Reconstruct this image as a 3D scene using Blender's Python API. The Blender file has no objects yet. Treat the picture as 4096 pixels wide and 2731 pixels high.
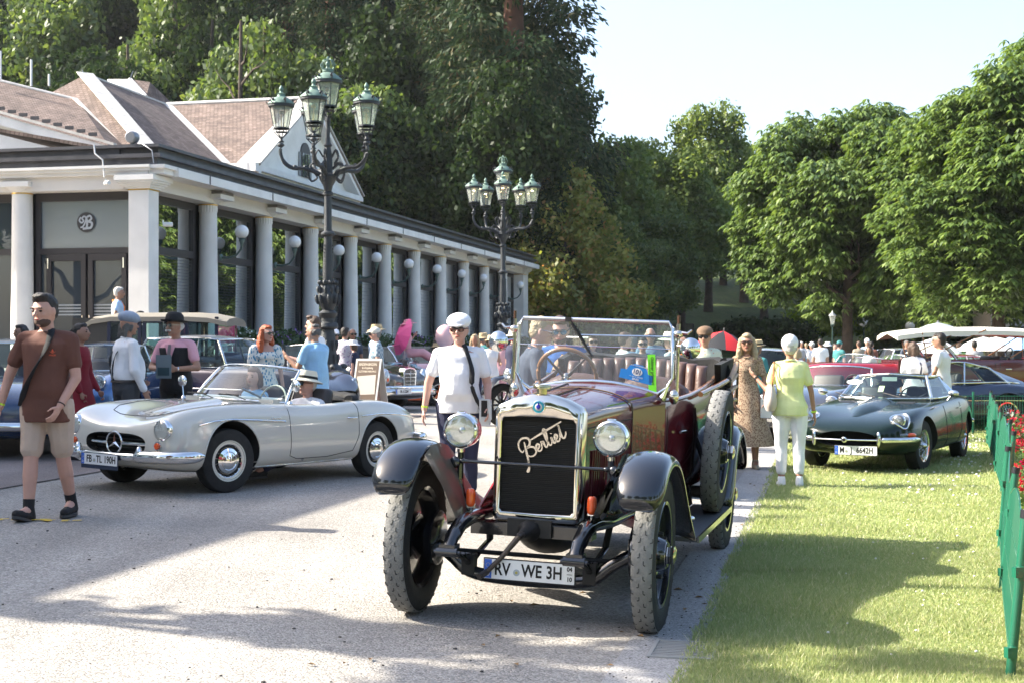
import bpy, bmesh, math, random
import numpy as np
from mathutils import Vector, Matrix, noise
from mathutils.bvhtree import BVHTree
R = math.radians
rnd = random.Random(7)
sc = bpy.context.scene
C = sc.collection
CH = 1.6; FP = 5689.0; HZ = 1385.0
cam_d = bpy.data.cameras.new('camera'); cam = bpy.data.objects.new('camera', cam_d); C.objects.link(cam)
cam.location = (0, 0, CH); cam.rotation_euler = (R(90), 0, 0)
cam_d.sensor_width = 36; cam_d.lens = 50; cam_d.shift_y = 0.00476
cam_d.clip_end = 3000; cam_d.clip_start = 0.1
cam_d.dof.use_dof = True; cam_d.dof.focus_distance = 9.0; cam_d.dof.aperture_fstop = 9.0
sc.camera = cam
SUN_EL, SUN_AZ = 38.0, 172.0     # azimuth of the sun, counter-clockwise from +x (sun stands to the left, slightly behind the scene)
w = bpy.data.worlds.new('World'); sc.world = w; w.use_nodes = True
nt = w.node_tree; bg = nt.nodes['Background']
sky = nt.nodes.new('ShaderNodeTexSky'); sky.sky_type = 'NISHITA'; sky.sun_disc = False
sky.sun_elevation = R(SUN_EL); sky.sun_rotation = R(90 - SUN_AZ)
sky.air_density = 1.0; sky.dust_density = 3.0; sky.ozone_density = 1.0
nt.links.new(sky.outputs[0], bg.inputs[0]); bg.inputs[1].default_value = 0.15
sd = bpy.data.lights.new('sun', 'SUN'); sun = bpy.data.objects.new('sun', sd); C.objects.link(sun)
sd.energy = 5.0; sd.angle = R(0.53); sd.color = (1.0, 0.93, 0.80)
_d = Vector((math.cos(R(SUN_AZ)) * math.cos(R(SUN_EL)), math.sin(R(SUN_AZ)) * math.cos(R(SUN_EL)), math.sin(R(SUN_EL))))
sun.rotation_euler = _d.to_track_quat('Z', 'Y').to_euler()
sc.view_settings.view_transform = 'Standard'; sc.view_settings.look = 'None'
sc.view_settings.exposure = 1.5; sc.view_settings.gamma = 1.0; sc.view_settings.use_curve_mapping = False
sc.cycles.use_denoising = True
sc.cycles.max_bounces = 8; sc.cycles.transparent_max_bounces = 24
sc.cycles.caustics_reflective = False; sc.cycles.caustics_refractive = False
sc.cycles.sample_clamp_indirect = 6.0

def ux(u, d): return (u - 2048.0) / FP * d          # photo column + distance -> world x
def vz(v, d): return CH + (HZ - v) / FP * d          # photo row + distance -> world z
def edge_x(y): return -0.675 + 0.2225 * y            # border between path and lawn
def gz(x, y):                                        # ground height: the path climbs gently away from the lawn
 d = (edge_x(y) - x) * 0.976
 return 0.022 * min(max(d, 0.0), 11.0)
tmp_sc = bpy.data.scenes.new('scratch'); tmp_vl = tmp_sc.view_layers[0]
def evaluate(me, mods):
 """apply modifiers to a mesh in the scratch scene; mods: list of (type, {props})"""
 o = bpy.data.objects.new('scratch', me); tmp_sc.collection.objects.link(o)
 for t, pr in mods:
  m = o.modifiers.new(t, t)
  for k, v in pr.items(): setattr(m, k, v)
 tmp_vl.update(); dg = tmp_vl.depsgraph
 r = bpy.data.meshes.new_from_object(o.evaluated_get(dg))
 bpy.data.objects.remove(o); bpy.data.meshes.remove(me)
 return r
def smooth_me(me, angle=40):
 me.polygons.foreach_set('use_smooth', [True] * len(me.polygons))
 if angle < 179: me.set_sharp_from_angle(angle=R(angle))
def tag(o, label=None, cat=None, group=None, kind=None):
 if label: o['label'] = label
 if cat: o['category'] = cat
 if group: o['group'] = group
 if kind: o['kind'] = kind
 return o
def link(name, me, parent=None, mats=None):
 o = bpy.data.objects.new(name, me); C.objects.link(o)
 if parent is not None: o.parent = parent
 if mats is not None and me is not None:
  me.materials.clear()
  for m in (mats if isinstance(mats, (list, tuple)) else [mats]): me.materials.append(m)
 return o
def empty(name, loc=(0, 0, 0), rz=0.0, label=None, cat=None, group=None, parent=None, rot=None):
 o = bpy.data.objects.new(name, None); C.objects.link(o); o.location = loc
 o.rotation_euler = rot if rot else (0, 0, rz); o.empty_display_size = 0.2
 if parent is not None: o.parent = parent
 return tag(o, label, cat, group)
def copy_tree(o, parent=None):
 c = o.copy(); C.objects.link(c)
 if parent is not None: c.parent = parent
 for ch in list(o.children): copy_tree(ch, c)
 return c
def frame(d, up=Vector((0, 0, 1))):
 d = Vector(d).normalized()
 if abs(d.dot(up)) > 0.98: up = Vector((1, 0, 0))
 a = up.cross(d).normalized(); b = d.cross(a).normalized()
 return a, b
class MB:
 def __init__(s): s.v = []; s.f = []; s.mi = []; s.cm = 0
 def add(s, vs, fs):
  n = len(s.v); s.v.extend([tuple(p) for p in vs]); s.f.extend([tuple(i + n for i in f) for f in fs]); s.mi.extend([s.cm] * len(fs)); return s
 def box(s, c, sz, rz=0.0, M=None):
  hx, hy, hz = sz[0] / 2, sz[1] / 2, sz[2] / 2
  P = [Vector((x * hx, y * hy, z * hz)) for x in (-1, 1) for y in (-1, 1) for z in (-1, 1)]
  if M is None: M = Matrix.Rotation(rz, 3, 'Z')
  P = [M @ p + Vector(c) for p in P]
  return s.add(P, [(0, 1, 3, 2), (4, 6, 7, 5), (0, 4, 5, 1), (2, 3, 7, 6), (0, 2, 6, 4), (1, 5, 7, 3)])
 def rings(s, rs, cap=True, close=True):
  n = len(rs[0]); vs = [p for r in rs for p in r]; fs = []
  for i in range(len(rs) - 1):
   for j in range(n if close else n - 1):
    k = (j + 1) % n; fs.append((i * n + j, i * n + k, (i + 1) * n + k, (i + 1) * n + j))
  if cap: fs.append(tuple(range(n - 1, -1, -1))); fs.append(tuple((len(rs) - 1) * n + j for j in range(n)))
  return s.add(vs, fs)
 def tube(s, pts, r, n=10, cap=True, closed=False, flat=1.0, up=(0, 0, 1)):
  pts = [Vector(p) for p in pts]; rs = []; N = len(pts)
  rr = r if isinstance(r, (list, tuple)) else [r] * N
  for i, p in enumerate(pts):
   a0 = pts[(i - 1) % N] if (closed or i > 0) else p; a1 = pts[(i + 1) % N] if (closed or i < N - 1) else p
   a, b = frame(a1 - a0, Vector(up))
   rs.append([p + a * math.cos(2 * math.pi * j / n) * rr[i] + b * math.sin(2 * math.pi * j / n) * rr[i] * flat for j in range(n)])
  if closed: rs.append(rs[0]); cap = False
  return s.rings(rs, cap)
 def lathe(s, prof, c=(0, 0, 0), axis='Z', n=24, M=None, sx=1.0, sy=1.0, cap=True):
  """prof: list of (radius, height)"""
  if M is None:
   M = {'Z': Matrix.Identity(3), 'Y': Matrix(((1, 0, 0), (0, 0, 1), (0, -1, 0))), 'X': Matrix(((0, 0, 1), (0, 1, 0), (-1, 0, 0)))}[axis]
  rs = [[M @ Vector((r * math.cos(2 * math.pi * j / n) * sx, r * math.sin(2 * math.pi * j / n) * sy, h)) + Vector(c) for j in range(n)] for r, h in prof]
  return s.rings(rs, cap)
 def ell(s, c, r, M=None, n=12, m=8):
  c = Vector(c); r = r if isinstance(r, (list, tuple)) else (r, r, r)
  M = M or Matrix.Identity(3); rs = []
  for i in range(m + 1):
   t = math.pi * (0.02 + 0.96 * i / m)
   rs.append([c + M @ Vector((r[0] * math.sin(t) * math.cos(2 * math.pi * j / n), r[1] * math.sin(t) * math.sin(2 * math.pi * j / n), -r[2] * math.cos(t))) for j in range(n)])
  return s.rings(rs)
 def cap(s, p0, p1, r0, r1, n=10):
  """rounded tapered limb"""
  p0 = Vector(p0); p1 = Vector(p1); d = (p1 - p0); L = max(d.length, 1e-5); d = d / L; a, b = frame(d); rs = []
  for k in (-0.98, -0.7, -0.3, 0.0):
   rs.append([p0 + d * k * r0 + (a * math.cos(t) + b * math.sin(t)) * r0 * math.sqrt(1 - k * k) for t in [2 * math.pi * j / n for j in range(n)]])
  for k in (0.0, 0.3, 0.7, 0.98):
   rs.append([p1 + d * k * r1 + (a * math.cos(t) + b * math.sin(t)) * r1 * math.sqrt(1 - k * k) for t in [2 * math.pi * j / n for j in range(n)]])
  return s.rings(rs)
 def quad(s, a, b, c, d): return s.add([a, b, c, d], [(0, 1, 2, 3)])
 def poly(s, pts): return s.add(pts, [tuple(range(len(pts)))])
 def prism(s, poly, off):
  """extrude a planar polygon (3D pts) by vector off"""
  n = len(poly); off = Vector(off); P = [Vector(p) for p in poly]
  fs = [tuple(range(n - 1, -1, -1)), tuple(range(n, 2 * n))] + [(j, (j + 1) % n, n + (j + 1) % n, n + j) for j in range(n)]
  return s.add(P + [p + off for p in P], fs)
 def mesh(s, name='m'):
  me = bpy.data.meshes.new(name); me.from_pydata([tuple(p) for p in s.v], [], s.f)
  if any(s.mi): me.polygons.foreach_set('material_index', s.mi)
  me.validate(); me.update(); return me
 def build(s, name, m, parent=None, smooth=40, label=None):
  me = s.mesh(name)
  if smooth: smooth_me(me, smooth)
  o = link(name, me, parent, m)
  if label: o['label'] = label
  return o
def fix_normals(me):
 bm = bmesh.new(); bm.from_mesh(me); bmesh.ops.recalc_face_normals(bm, faces=bm.faces); bm.to_mesh(me); bm.free(); return me

MAT = {}
def srgb(h):
 if isinstance(h, str):
  h = [int(h[i:i + 2], 16) / 255 for i in (0, 2, 4)]
  return tuple(c / 12.92 if c < 0.04045 else ((c + 0.055) / 1.055) ** 2.4 for c in h)
 return tuple(h)
def mat(name, col, rough=0.6, metal=0.0, coat=0.0, spec=0.5, nz=0.0, ns=8.0, bump=0.0, bs=60.0, trans=None, emit=None, detail=3.0, flake=0.0):
 if name in MAT: return MAT[name]
 m = bpy.data.materials.new(name); m.use_nodes = True; MAT[name] = m
 N = m.node_tree.nodes; L = m.node_tree.links; p = N['Principled BSDF']
 c = srgb(col); p.inputs['Base Color'].default_value = (*c, 1); p.inputs['Roughness'].default_value = rough
 p.inputs['Metallic'].default_value = metal; p.inputs['Coat Weight'].default_value = coat; p.inputs['Coat Roughness'].default_value = 0.03
 p.inputs['Specular IOR Level'].default_value = spec
 if nz > 0 or bump > 0:
  tc = N.new('ShaderNodeTexCoord')
  if nz > 0:
   n = N.new('ShaderNodeTexNoise'); n.inputs['Scale'].default_value = ns; n.inputs['Detail'].default_value = detail; L.new(tc.outputs['Object'], n.inputs['Vector'])
   mr = N.new('ShaderNodeMapRange'); mr.inputs[1].default_value = 0.25; mr.inputs[2].default_value = 0.75; mr.inputs[3].default_value = 1 - nz; mr.inputs[4].default_value = 1 + nz
   L.new(n.outputs[0], mr.inputs[0])
   mx = N.new('ShaderNodeMix'); mx.data_type = 'RGBA'; mx.blend_type = 'MULTIPLY'; mx.inputs[0].default_value = 1; mx.inputs[6].default_value = (*c, 1)
   L.new(mr.outputs[0], mx.inputs[7]); L.new(mx.outputs[2], p.inputs['Base Color'])
  if bump > 0:
   n2 = N.new('ShaderNodeTexNoise'); n2.inputs['Scale'].default_value = bs; n2.inputs['Detail'].default_value = 4; L.new(tc.outputs['Object'], n2.inputs['Vector'])
   b = N.new('ShaderNodeBump'); b.inputs['Strength'].default_value = bump; b.inputs['Distance'].default_value = 0.02
   L.new(n2.outputs[0], b.inputs['Height']); L.new(b.outputs[0], p.inputs['Normal'])
 if emit: p.inputs['Emission Color'].default_value = (*srgb(emit[0]), 1); p.inputs['Emission Strength'].default_value = emit[1]
 if trans:
  p.inputs['Transmission Weight'].default_value = trans
 return m
def glass(name, tint=(0.9, 0.95, 0.93), refl=0.06, rough=0.01, solid=0.0, solidcol=(0.5, 0.55, 0.5)):
 """thin pane: tinted see-through plus a Fresnel mirror"""
 if name in MAT: return MAT[name]
 m = bpy.data.materials.new(name); m.use_nodes = True; MAT[name] = m
 N = m.node_tree.nodes; L = m.node_tree.links; N.remove(N['Principled BSDF']); out = N['Material Output']
 tr = N.new('ShaderNodeBsdfTransparent'); tr.inputs[0].default_value = (*tint, 1)
 gl = N.new('ShaderNodeBsdfGlossy'); gl.inputs['Roughness'].default_value = rough; gl.inputs[0].default_value = (1, 1, 1, 1)
 fr = N.new('ShaderNodeFresnel'); ge = N.new('ShaderNodeNewGeometry'); io = N.new('ShaderNodeMapRange'); io.inputs[3].default_value = 1.5; io.inputs[4].default_value = 1 / 1.5; L.new(ge.outputs['Backfacing'], io.inputs[0]); L.new(io.outputs[0], fr.inputs[0])
 ad = N.new('ShaderNodeMath'); ad.operation = 'ADD'; ad.use_clamp = True; ad.inputs[1].default_value = refl; L.new(fr.outputs[0], ad.inputs[0])
 mx = N.new('ShaderNodeMixShader'); L.new(ad.outputs[0], mx.inputs[0]); L.new(gl.outputs[0], mx.inputs[2])
 if solid > 0:
  df = N.new('ShaderNodeBsdfDiffuse'); df.inputs[0].default_value = (*solidcol, 1)
  m2 = N.new('ShaderNodeMixShader'); m2.inputs[0].default_value = solid; L.new(tr.outputs[0], m2.inputs[1]); L.new(df.outputs[0], m2.inputs[2]); L.new(m2.outputs[0], mx.inputs[1])
 else: L.new(tr.outputs[0], mx.inputs[1])
 L.new(mx.outputs[0], out.inputs[0]); return m
chrome = mat('chrome', (0.78, 0.78, 0.77), 0.07, 1.0)
nickel = mat('nickel_plate', (0.72, 0.66, 0.58), 0.10, 1.0)
rubber = mat('tyre_rubber', (0.022, 0.022, 0.022), 0.75, spec=0.3, nz=0.25, ns=20, bump=0.25, bs=90)
black_paint = mat('black_enamel', (0.006, 0.007, 0.010), 0.18, coat=1.0)
dark_trim = mat('dark_trim', (0.012, 0.012, 0.012), 0.55)
well = mat('wheel_well', (0.008, 0.008, 0.008), 0.9)
car_glass = glass('car_glass', (0.80, 0.9, 0.88), 0.0)
lamp_lens = glass('headlamp_lens', (0.9, 0.93, 0.93), 0.10, solid=0.12, solidcol=(0.8, 0.82, 0.82))
amber = mat('amber_lens', (0.85, 0.10, 0.01), 0.15, coat=0.8)
white_paint = mat('white_paint', (0.80, 0.80, 0.78), 0.4)
black_mat = mat('black_matte', (0.01, 0.01, 0.01), 0.8)
tmp_font = None
def text_mesh(s, size, depth=0.0, sx=1.0, bold=0.0, align='CENTER'):
 cu = bpy.data.curves.new('t', 'FONT'); cu.body = s; cu.size = size; cu.extrude = depth; cu.align_x = align; cu.align_y = 'CENTER'; cu.offset = bold; cu.resolution_u = 3
 o = bpy.data.objects.new('t', cu); tmp_sc.collection.objects.link(o); tmp_vl.update()
 me = bpy.data.meshes.new_from_object(o.evaluated_get(tmp_vl.depsgraph)); bpy.data.objects.remove(o); bpy.data.curves.remove(cu)
 me.transform(Matrix.Diagonal((sx, 1, 1, 1))); return me
def text_on(name, s, size, m, parent, loc, M, depth=0.001, sx=1.0, bold=0.0, align='CENTER'):
 """text in the plane spanned by M's first two columns"""
 me = text_mesh(s, size, depth, sx, bold, align); T = Matrix.Translation(Vector(loc)) @ M.to_4x4(); me.transform(T)
 return link(name, me, parent, m)
def smst(a, b, x):
 t = min(max((x - a) / (b - a), 0), 1); return t * t * (3 - 2 * t)
def terrain(x, y):
 d = max(0.0, y - 80 + 0.25 * x if x < 0 else y - 80)
 h = 0.055 * d ** 1.2
 if x < 0: h *= 1 + min(-x / 22, 1) * 1.3
 if x > 24: h *= max((70 - x) / 46, 0.12)
 h += 0.35 * noise.noise(Vector((x * .05, y * .05, 0))) * smst(60, 110, y)
 return gz(x, y) - 0.02 - 0.02 * smst(30, 60, y) + h
def grid_sheet(name, xs, ys, zf, m, inside=None, kind='structure', off=0.0):
 vs = [(x, y, zf(x, y) + off) for y in ys for x in xs]; n = len(xs); fs = []
 for j in range(len(ys) - 1):
  for i in range(n - 1): fs.append((j * n + i, j * n + i + 1, (j + 1) * n + i + 1, (j + 1) * n + i))
 mb = MB(); mb.add(vs, fs); o = mb.build(name, m, None, 180); o['kind'] = kind; return o
def gnd_mat(name, c1, c2, c3, sc1, sc2, rough=0.9, bump=0.4, bdist=0.004, vor=None):
 m = bpy.data.materials.new(name); m.use_nodes = True; N = m.node_tree.nodes; L = m.node_tree.links; p = N['Principled BSDF']
 p.inputs['Roughness'].default_value = rough; p.inputs['Specular IOR Level'].default_value = 0.25
 tc = N.new('ShaderNodeTexCoord')
 a = N.new('ShaderNodeTexNoise'); a.inputs['Scale'].default_value = sc1; a.inputs['Detail'].default_value = 5; L.new(tc.outputs['Object'], a.inputs[0])
 b = N.new('ShaderNodeTexNoise'); b.inputs['Scale'].default_value = sc2; b.inputs['Detail'].default_value = 3; L.new(tc.outputs['Object'], b.inputs[0])
 r = N.new('ShaderNodeValToRGB'); r.color_ramp.elements[0].position = 0.32; r.color_ramp.elements[1].position = 0.68
 r.color_ramp.elements[0].color = (*c1, 1); r.color_ramp.elements[1].color = (*c2, 1); L.new(a.outputs[0], r.inputs[0])
 mx = N.new('ShaderNodeMix'); mx.data_type = 'RGBA'; mx.inputs[7].default_value = (*c3, 1); L.new(r.outputs[0], mx.inputs[6])
 r2 = N.new('ShaderNodeMapRange'); r2.inputs[1].default_value = 0.5; r2.inputs[2].default_value = 0.72; r2.inputs[4].default_value = 0.75; L.new(b.outputs[0], r2.inputs[0]); L.new(r2.outputs[0], mx.inputs[0])
 col = mx.outputs[2]
 if vor:
  v = N.new('ShaderNodeTexVoronoi'); v.inputs['Scale'].default_value = vor; L.new(tc.outputs['Object'], v.inputs[0])
  sp = N.new('ShaderNodeSeparateColor'); L.new(v.outputs['Color'], sp.inputs[0])
  mr = N.new('ShaderNodeMapRange'); mr.inputs[3].default_value = 0.62; mr.inputs[4].default_value = 1.3; L.new(sp.outputs[0], mr.inputs[0])
  mm = N.new('ShaderNodeMix'); mm.data_type = 'RGBA'; mm.blend_type = 'MULTIPLY'; mm.inputs[0].default_value = 1; L.new(col, mm.inputs[6]); L.new(mr.outputs[0], mm.inputs[7]); col = mm.outputs[2]
  bp = N.new('ShaderNodeBump'); bp.inputs['Strength'].default_value = bump; bp.inputs['Distance'].default_value = bdist; L.new(v.outputs['Distance'], bp.inputs['Height']); bp.invert = True
  L.new(bp.outputs[0], p.inputs['Normal'])
 else:
  bp = N.new('ShaderNodeBump'); bp.inputs['Strength'].default_value = bump; bp.inputs['Distance'].default_value = bdist; L.new(b.outputs[0], bp.inputs['Height']); L.new(bp.outputs[0], p.inputs['Normal'])
 mpg = N.new('ShaderNodeMapping'); mpg.inputs['Scale'].default_value = (1.5, .10, 1); mpg.inputs['Rotation'].default_value = (0, 0, .22); L.new(tc.outputs['Object'], mpg.inputs[0])
 sn = N.new('ShaderNodeTexNoise'); sn.inputs['Scale'].default_value = 1; sn.inputs['Detail'].default_value = 2; L.new(mpg.outputs[0], sn.inputs[0]); sr = N.new('ShaderNodeMapRange'); sr.inputs[1].default_value = .35; sr.inputs[2].default_value = .65; sr.inputs[3].default_value = .84; sr.inputs[4].default_value = 1.06; L.new(sn.outputs[0], sr.inputs[0])
 sm = N.new('ShaderNodeMix'); sm.data_type = 'RGBA'; sm.blend_type = 'MULTIPLY'; sm.inputs[0].default_value = 1; L.new(col, sm.inputs[6]); L.new(sr.outputs[0], sm.inputs[7]); col = sm.outputs[2]
 L.new(col, p.inputs['Base Color']); MAT[name] = m; return m
path_m = gnd_mat('path_gravel_asphalt', (0.30, 0.280, 0.255), (0.41, 0.385, 0.350), (0.24, 0.222, 0.203), 0.38, 26, vor=85, bump=0.8, bdist=0.006)
pave_m = gnd_mat('smooth_pavement', (0.25, 0.205, 0.185), (0.30, 0.25, 0.23), (0.21, 0.18, 0.165), 1.3, 40, vor=160, bump=0.3, bdist=0.003)
gutter_m = gnd_mat('gutter_concrete', (0.34, 0.33, 0.32), (0.40, 0.385, 0.37), (0.27, 0.265, 0.255), 2.0, 60, vor=120, bump=0.3, bdist=0.003)
soil_m = gnd_mat('lawn_soil', (0.22, 0.27, 0.09), (0.28, 0.32, 0.12), (0.30, 0.27, 0.15), 1.5, 30, bump=0.6, bdist=0.02)
hill_m = gnd_mat('hill_meadow', (0.05, 0.08, 0.022), (0.075, 0.105, 0.03), (0.13, 0.12, 0.05), 0.12, 2.5, bump=0.8, bdist=0.1)
lin = lambda a, b, n: [a + (b - a) * i / n for i in range(n + 1)]
grid_sheet('ground', [-700, -400, -250, -160] + lin(-120, 100, 74) + [130, 180, 260, 400, 700], [-30, -10] + lin(0, 80, 16) + lin(84, 300, 40) + [350, 420, 520, 800, 1600], lambda x, y: terrain(x, y) - 0.06, hill_m)
def strip(name, x0, x1, ys, m, off, kind='structure', nx=20):
 mb = MB(); rows = []
 for y in ys:
  a, b = x0(y), x1(y); rows.append([(a + (b - a) * i / nx, y, gz(a + (b - a) * i / nx, y) + off) for i in range(nx + 1)])
 mb.rings(rows, cap=False, close=False); o = mb.build(name, m, None, 180); o['kind'] = kind; return o
ys = lin(-6, 76, 82)
strip('path', lambda y: -60.0, lambda y: edge_x(y) + (0 if y < 46 else min((y - 46) * 6, 45)), ys, path_m, 0.0, nx=60)
strip('pavement', lambda y: -30.0, lambda y: -8.35 + 0.2225 * y, lin(2, 30, 28), pave_m, 0.006, nx=24)
strip('gutter_strip', lambda y: edge_x(y) - 0.40, lambda y: edge_x(y) - 0.004, lin(-2, 46, 96), gutter_m, 0.006, nx=2)
strip('lawn', lambda y: edge_x(y), lambda y: 34.0, lin(-6, 48, 60), soil_m, 0.004, nx=40)
strip('pavement_joint', lambda y: -8.35 + 0.2225 * y, lambda y: -8.325 + 0.2225 * y, lin(2, 30, 28), mat('joint_tar', (0.04, 0.04, 0.04), 0.8), 0.010, nx=1)
gr = empty('drain_grate', (ux(2735, 7.45), 7.45, 0.012), R(77.5), 'grey steel drain grate set in the gutter by the front tyre', 'drain grate')
mb = MB()
for s in (-1, 1): mb.box((0, s * 0.16, 0), (0.42, 0.02, 0.014)); mb.box((s * 0.2, 0, 0.0005), (0.02, 0.30, 0.013))
mb.build('frame', mat('cast_iron', (0.34, 0.34, 0.33), 0.6, 0.2), gr)
for i in range(9):
 o = MB().box((-0.16 + i * 0.04, 0, -0.001), (0.014, 0.298, 0.012)).build('bar', MAT['cast_iron'], gr)
MB().box((0, 0, -0.0075), (0.38, 0.30, 0.003)).build('pit', mat('pit_grey', (.10, .10, .10), .9), gr)
mb = MB()
for k in range(26):
 px = ux(150, 12.0) + rnd.gauss(0, .16); py = 12.0 + rnd.gauss(0, .05)
 mb.box((px, py, gz(px, py) + 0.011), (rnd.uniform(.02, .09), rnd.uniform(.01, .03), 0.002), rnd.uniform(-.4, .4))
tag(mb.build('yellow_paint_mark', mat('yellow_paint', (0.75, 0.5, 0.05), 0.8)), 'worn yellow paint mark on the path under the walking man\'s shoe', 'paint mark')
mb = MB()
for k in range(170):
 y = rnd.uniform(6.6, 16); x = rnd.uniform(-0.36 * y, edge_x(y) - .05); s = rnd.uniform(.004, .012)
 mb.ell((x, y, gz(x, y) + s * .3), (s, s * rnd.uniform(.6, 1.4), s * .5), Matrix.Rotation(rnd.uniform(0, 3), 3, 'Z'), 5, 3)
for k in range(230):
 y = rnd.uniform(6.4, 15); x = edge_x(y) - abs(rnd.gauss(0, .22)); s = rnd.uniform(.003, .007)
 mb.ell((x, y, gz(x, y) + 0.006 + s * .3), (s, s, s * .6), None, 4, 3)
mb2 = MB()
for k in range(46):
 y = rnd.uniform(6.6, 17); x = edge_x(y) - abs(rnd.gauss(0, .9)) - .05; a = rnd.uniform(0, 6); s = rnd.uniform(.015, .035); z = gz(x, y) + .008; c_, s_ = math.cos(a) * s, math.sin(a) * s
 mb2.add([(x - c_, y - s_, z), (x - s_ * .5, y + c_ * .5, z + s * .4), (x + c_, y + s_, z + .002), (x + s_ * .5, y - c_ * .5, z + s * .3)], [(0, 1, 2), (0, 2, 3)])
tag(mb2.build('fallen_leaves', mat('dry_leaf', (.20, .12, .05), .8)), 'dry brown leaves scattered on the path near the lawn', 'leaves', kind='stuff')
tag(mb.build('gravel', mat('dark_gravel', (0.06, 0.055, 0.05), 0.9)), 'loose dark pebbles lying on the path beside the lawn', 'gravel', kind='stuff')

def leaf_mat(name, c1, c2, c3=None, transl=0.35, gloss=0.05, rough=0.45):
 m = bpy.data.materials.new(name); m.use_nodes = True; MAT[name] = m; N = m.node_tree.nodes; L = m.node_tree.links
 N.remove(N['Principled BSDF']); out = N['Material Output']
 g = N.new('ShaderNodeNewGeometry'); r = N.new('ShaderNodeValToRGB'); L.new(g.outputs['Random Per Island'], r.inputs[0])
 e = r.color_ramp.elements; e[0].color = (*c1, 1); e[1].color = (*c2, 1); e[0].position = 0.1; e[1].position = 0.85
 if c3: k = e.new(1.0); k.color = (*c3, 1)
 df = N.new('ShaderNodeBsdfDiffuse'); tl = N.new('ShaderNodeBsdfTranslucent'); gl = N.new('ShaderNodeBsdfGlossy'); gl.inputs['Roughness'].default_value = rough
 hs = N.new('ShaderNodeHueSaturation'); hs.inputs['Hue'].default_value = 0.485; hs.inputs['Saturation'].default_value = 1.15; hs.inputs['Value'].default_value = 1.5
 L.new(r.outputs[0], df.inputs[0]); L.new(r.outputs[0], hs.inputs['Color']); L.new(hs.outputs[0], tl.inputs[0])
 m1 = N.new('ShaderNodeMixShader'); m1.inputs[0].default_value = transl; L.new(df.outputs[0], m1.inputs[1]); L.new(tl.outputs[0], m1.inputs[2])
 m2 = N.new('ShaderNodeMixShader'); m2.inputs[0].default_value = gloss; L.new(m1.outputs[0], m2.inputs[1]); L.new(gl.outputs[0], m2.inputs[2]); L.new(m2.outputs[0], out.inputs[0])
 return m
def np_mesh(name, V, nper, smooth=False):
 """V: (N*nper,3) vertex array, each nper verts one polygon"""
 n = len(V) // nper; me = bpy.data.meshes.new(name); me.vertices.add(len(V)); me.vertices.foreach_set('co', V.astype(np.float32).ravel())
 me.loops.add(len(V)); me.loops.foreach_set('vertex_index', np.arange(len(V), dtype=np.int32))
 me.polygons.add(n); me.polygons.foreach_set('loop_start', np.arange(0, len(V), nper, dtype=np.int32)); me.update(calc_edges=True); me.validate(); return me
rng = np.random.default_rng(3)
FEN = lambda y: 2.42 + 0.342 * (y - 6.85)          # green fence line
grass_m = leaf_mat('grass_blades', (0.26, 0.33, 0.13), (0.42, 0.45, 0.22), (0.66, 0.60, 0.40), 0.42, 0.03)
def blades(n, y0, y1, hmin, hmax, wd, xmax, xmin=None):
 y = y0 + (y1 - y0) * rng.random(n) ** 1.5; x0 = -0.675 + 0.2225 * y if xmin is None else xmin(y); x1 = xmax(y)
 x = x0 + (x1 - x0) * rng.random(n); h = rng.uniform(hmin, hmax, n) * (0.8 + 0.5 * np.sin(x * 3.1 + y * 1.7) * np.sin(y * 2.3)); a = rng.uniform(0, 6.283, n)
 x = x - (rng.random(n) < .10) * (x < x0 + .5) * rng.random(n) * .5; x = np.where(x < x0 - .07, x0 - .07 * rng.random(n), x)
 b = np.stack([x, y, np.zeros(n) + 0.004], 1); t = rng.normal(0, .5, (n, 2)); w_ = wd * rng.uniform(.7, 1.3, n)
 d = np.stack([np.cos(a) * w_, np.sin(a) * w_, np.zeros(n)], 1)
 tip = b + np.stack([t[:, 0] * h, t[:, 1] * h, h], 1)
 V = np.empty((n, 3, 3)); V[:, 0] = b - d; V[:, 1] = b + d; V[:, 2] = tip; return V.reshape(-1, 3)
V = np.concatenate([blades(140000, 6.0, 11, .016, .052, .0040, lambda y: 2.6 + 0.342 * (y - 6.85)),
     blades(85000, 10, 20, .025, .05, .006, lambda y: 2.6 + 0.342 * (y - 6.85)),
     blades(45000, 18, 32, .03, .06, .012, lambda y: 3.0 + 0.36 * y)])
go = link('grass', np_mesh('grass', V, 3), None, grass_m); tag(go, 'short sunlit grass blades of the lawn', 'grass', kind='stuff')
mb = MB()
for k in range(170):
 y = rnd.uniform(7, 26); y = 7 + 19 * ((y - 7) / 19) ** .7; xa = FEN(y) - (0.15 + abs(rnd.gauss(0, .8))) if rnd.random() < .8 else rnd.uniform(edge_x(y) + .3, FEN(y))
 s = rnd.uniform(.006, .011) * (1 + (y > 15)); mb.ell((xa, y, .035), (s, s, s * .7), None, 6, 4)
tag(mb.build('clover_blossoms', mat('white_petal', (0.7, 0.68, 0.6), 0.8)), 'small white clover blossoms dotted over the lawn', 'clover', kind='stuff')

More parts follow.
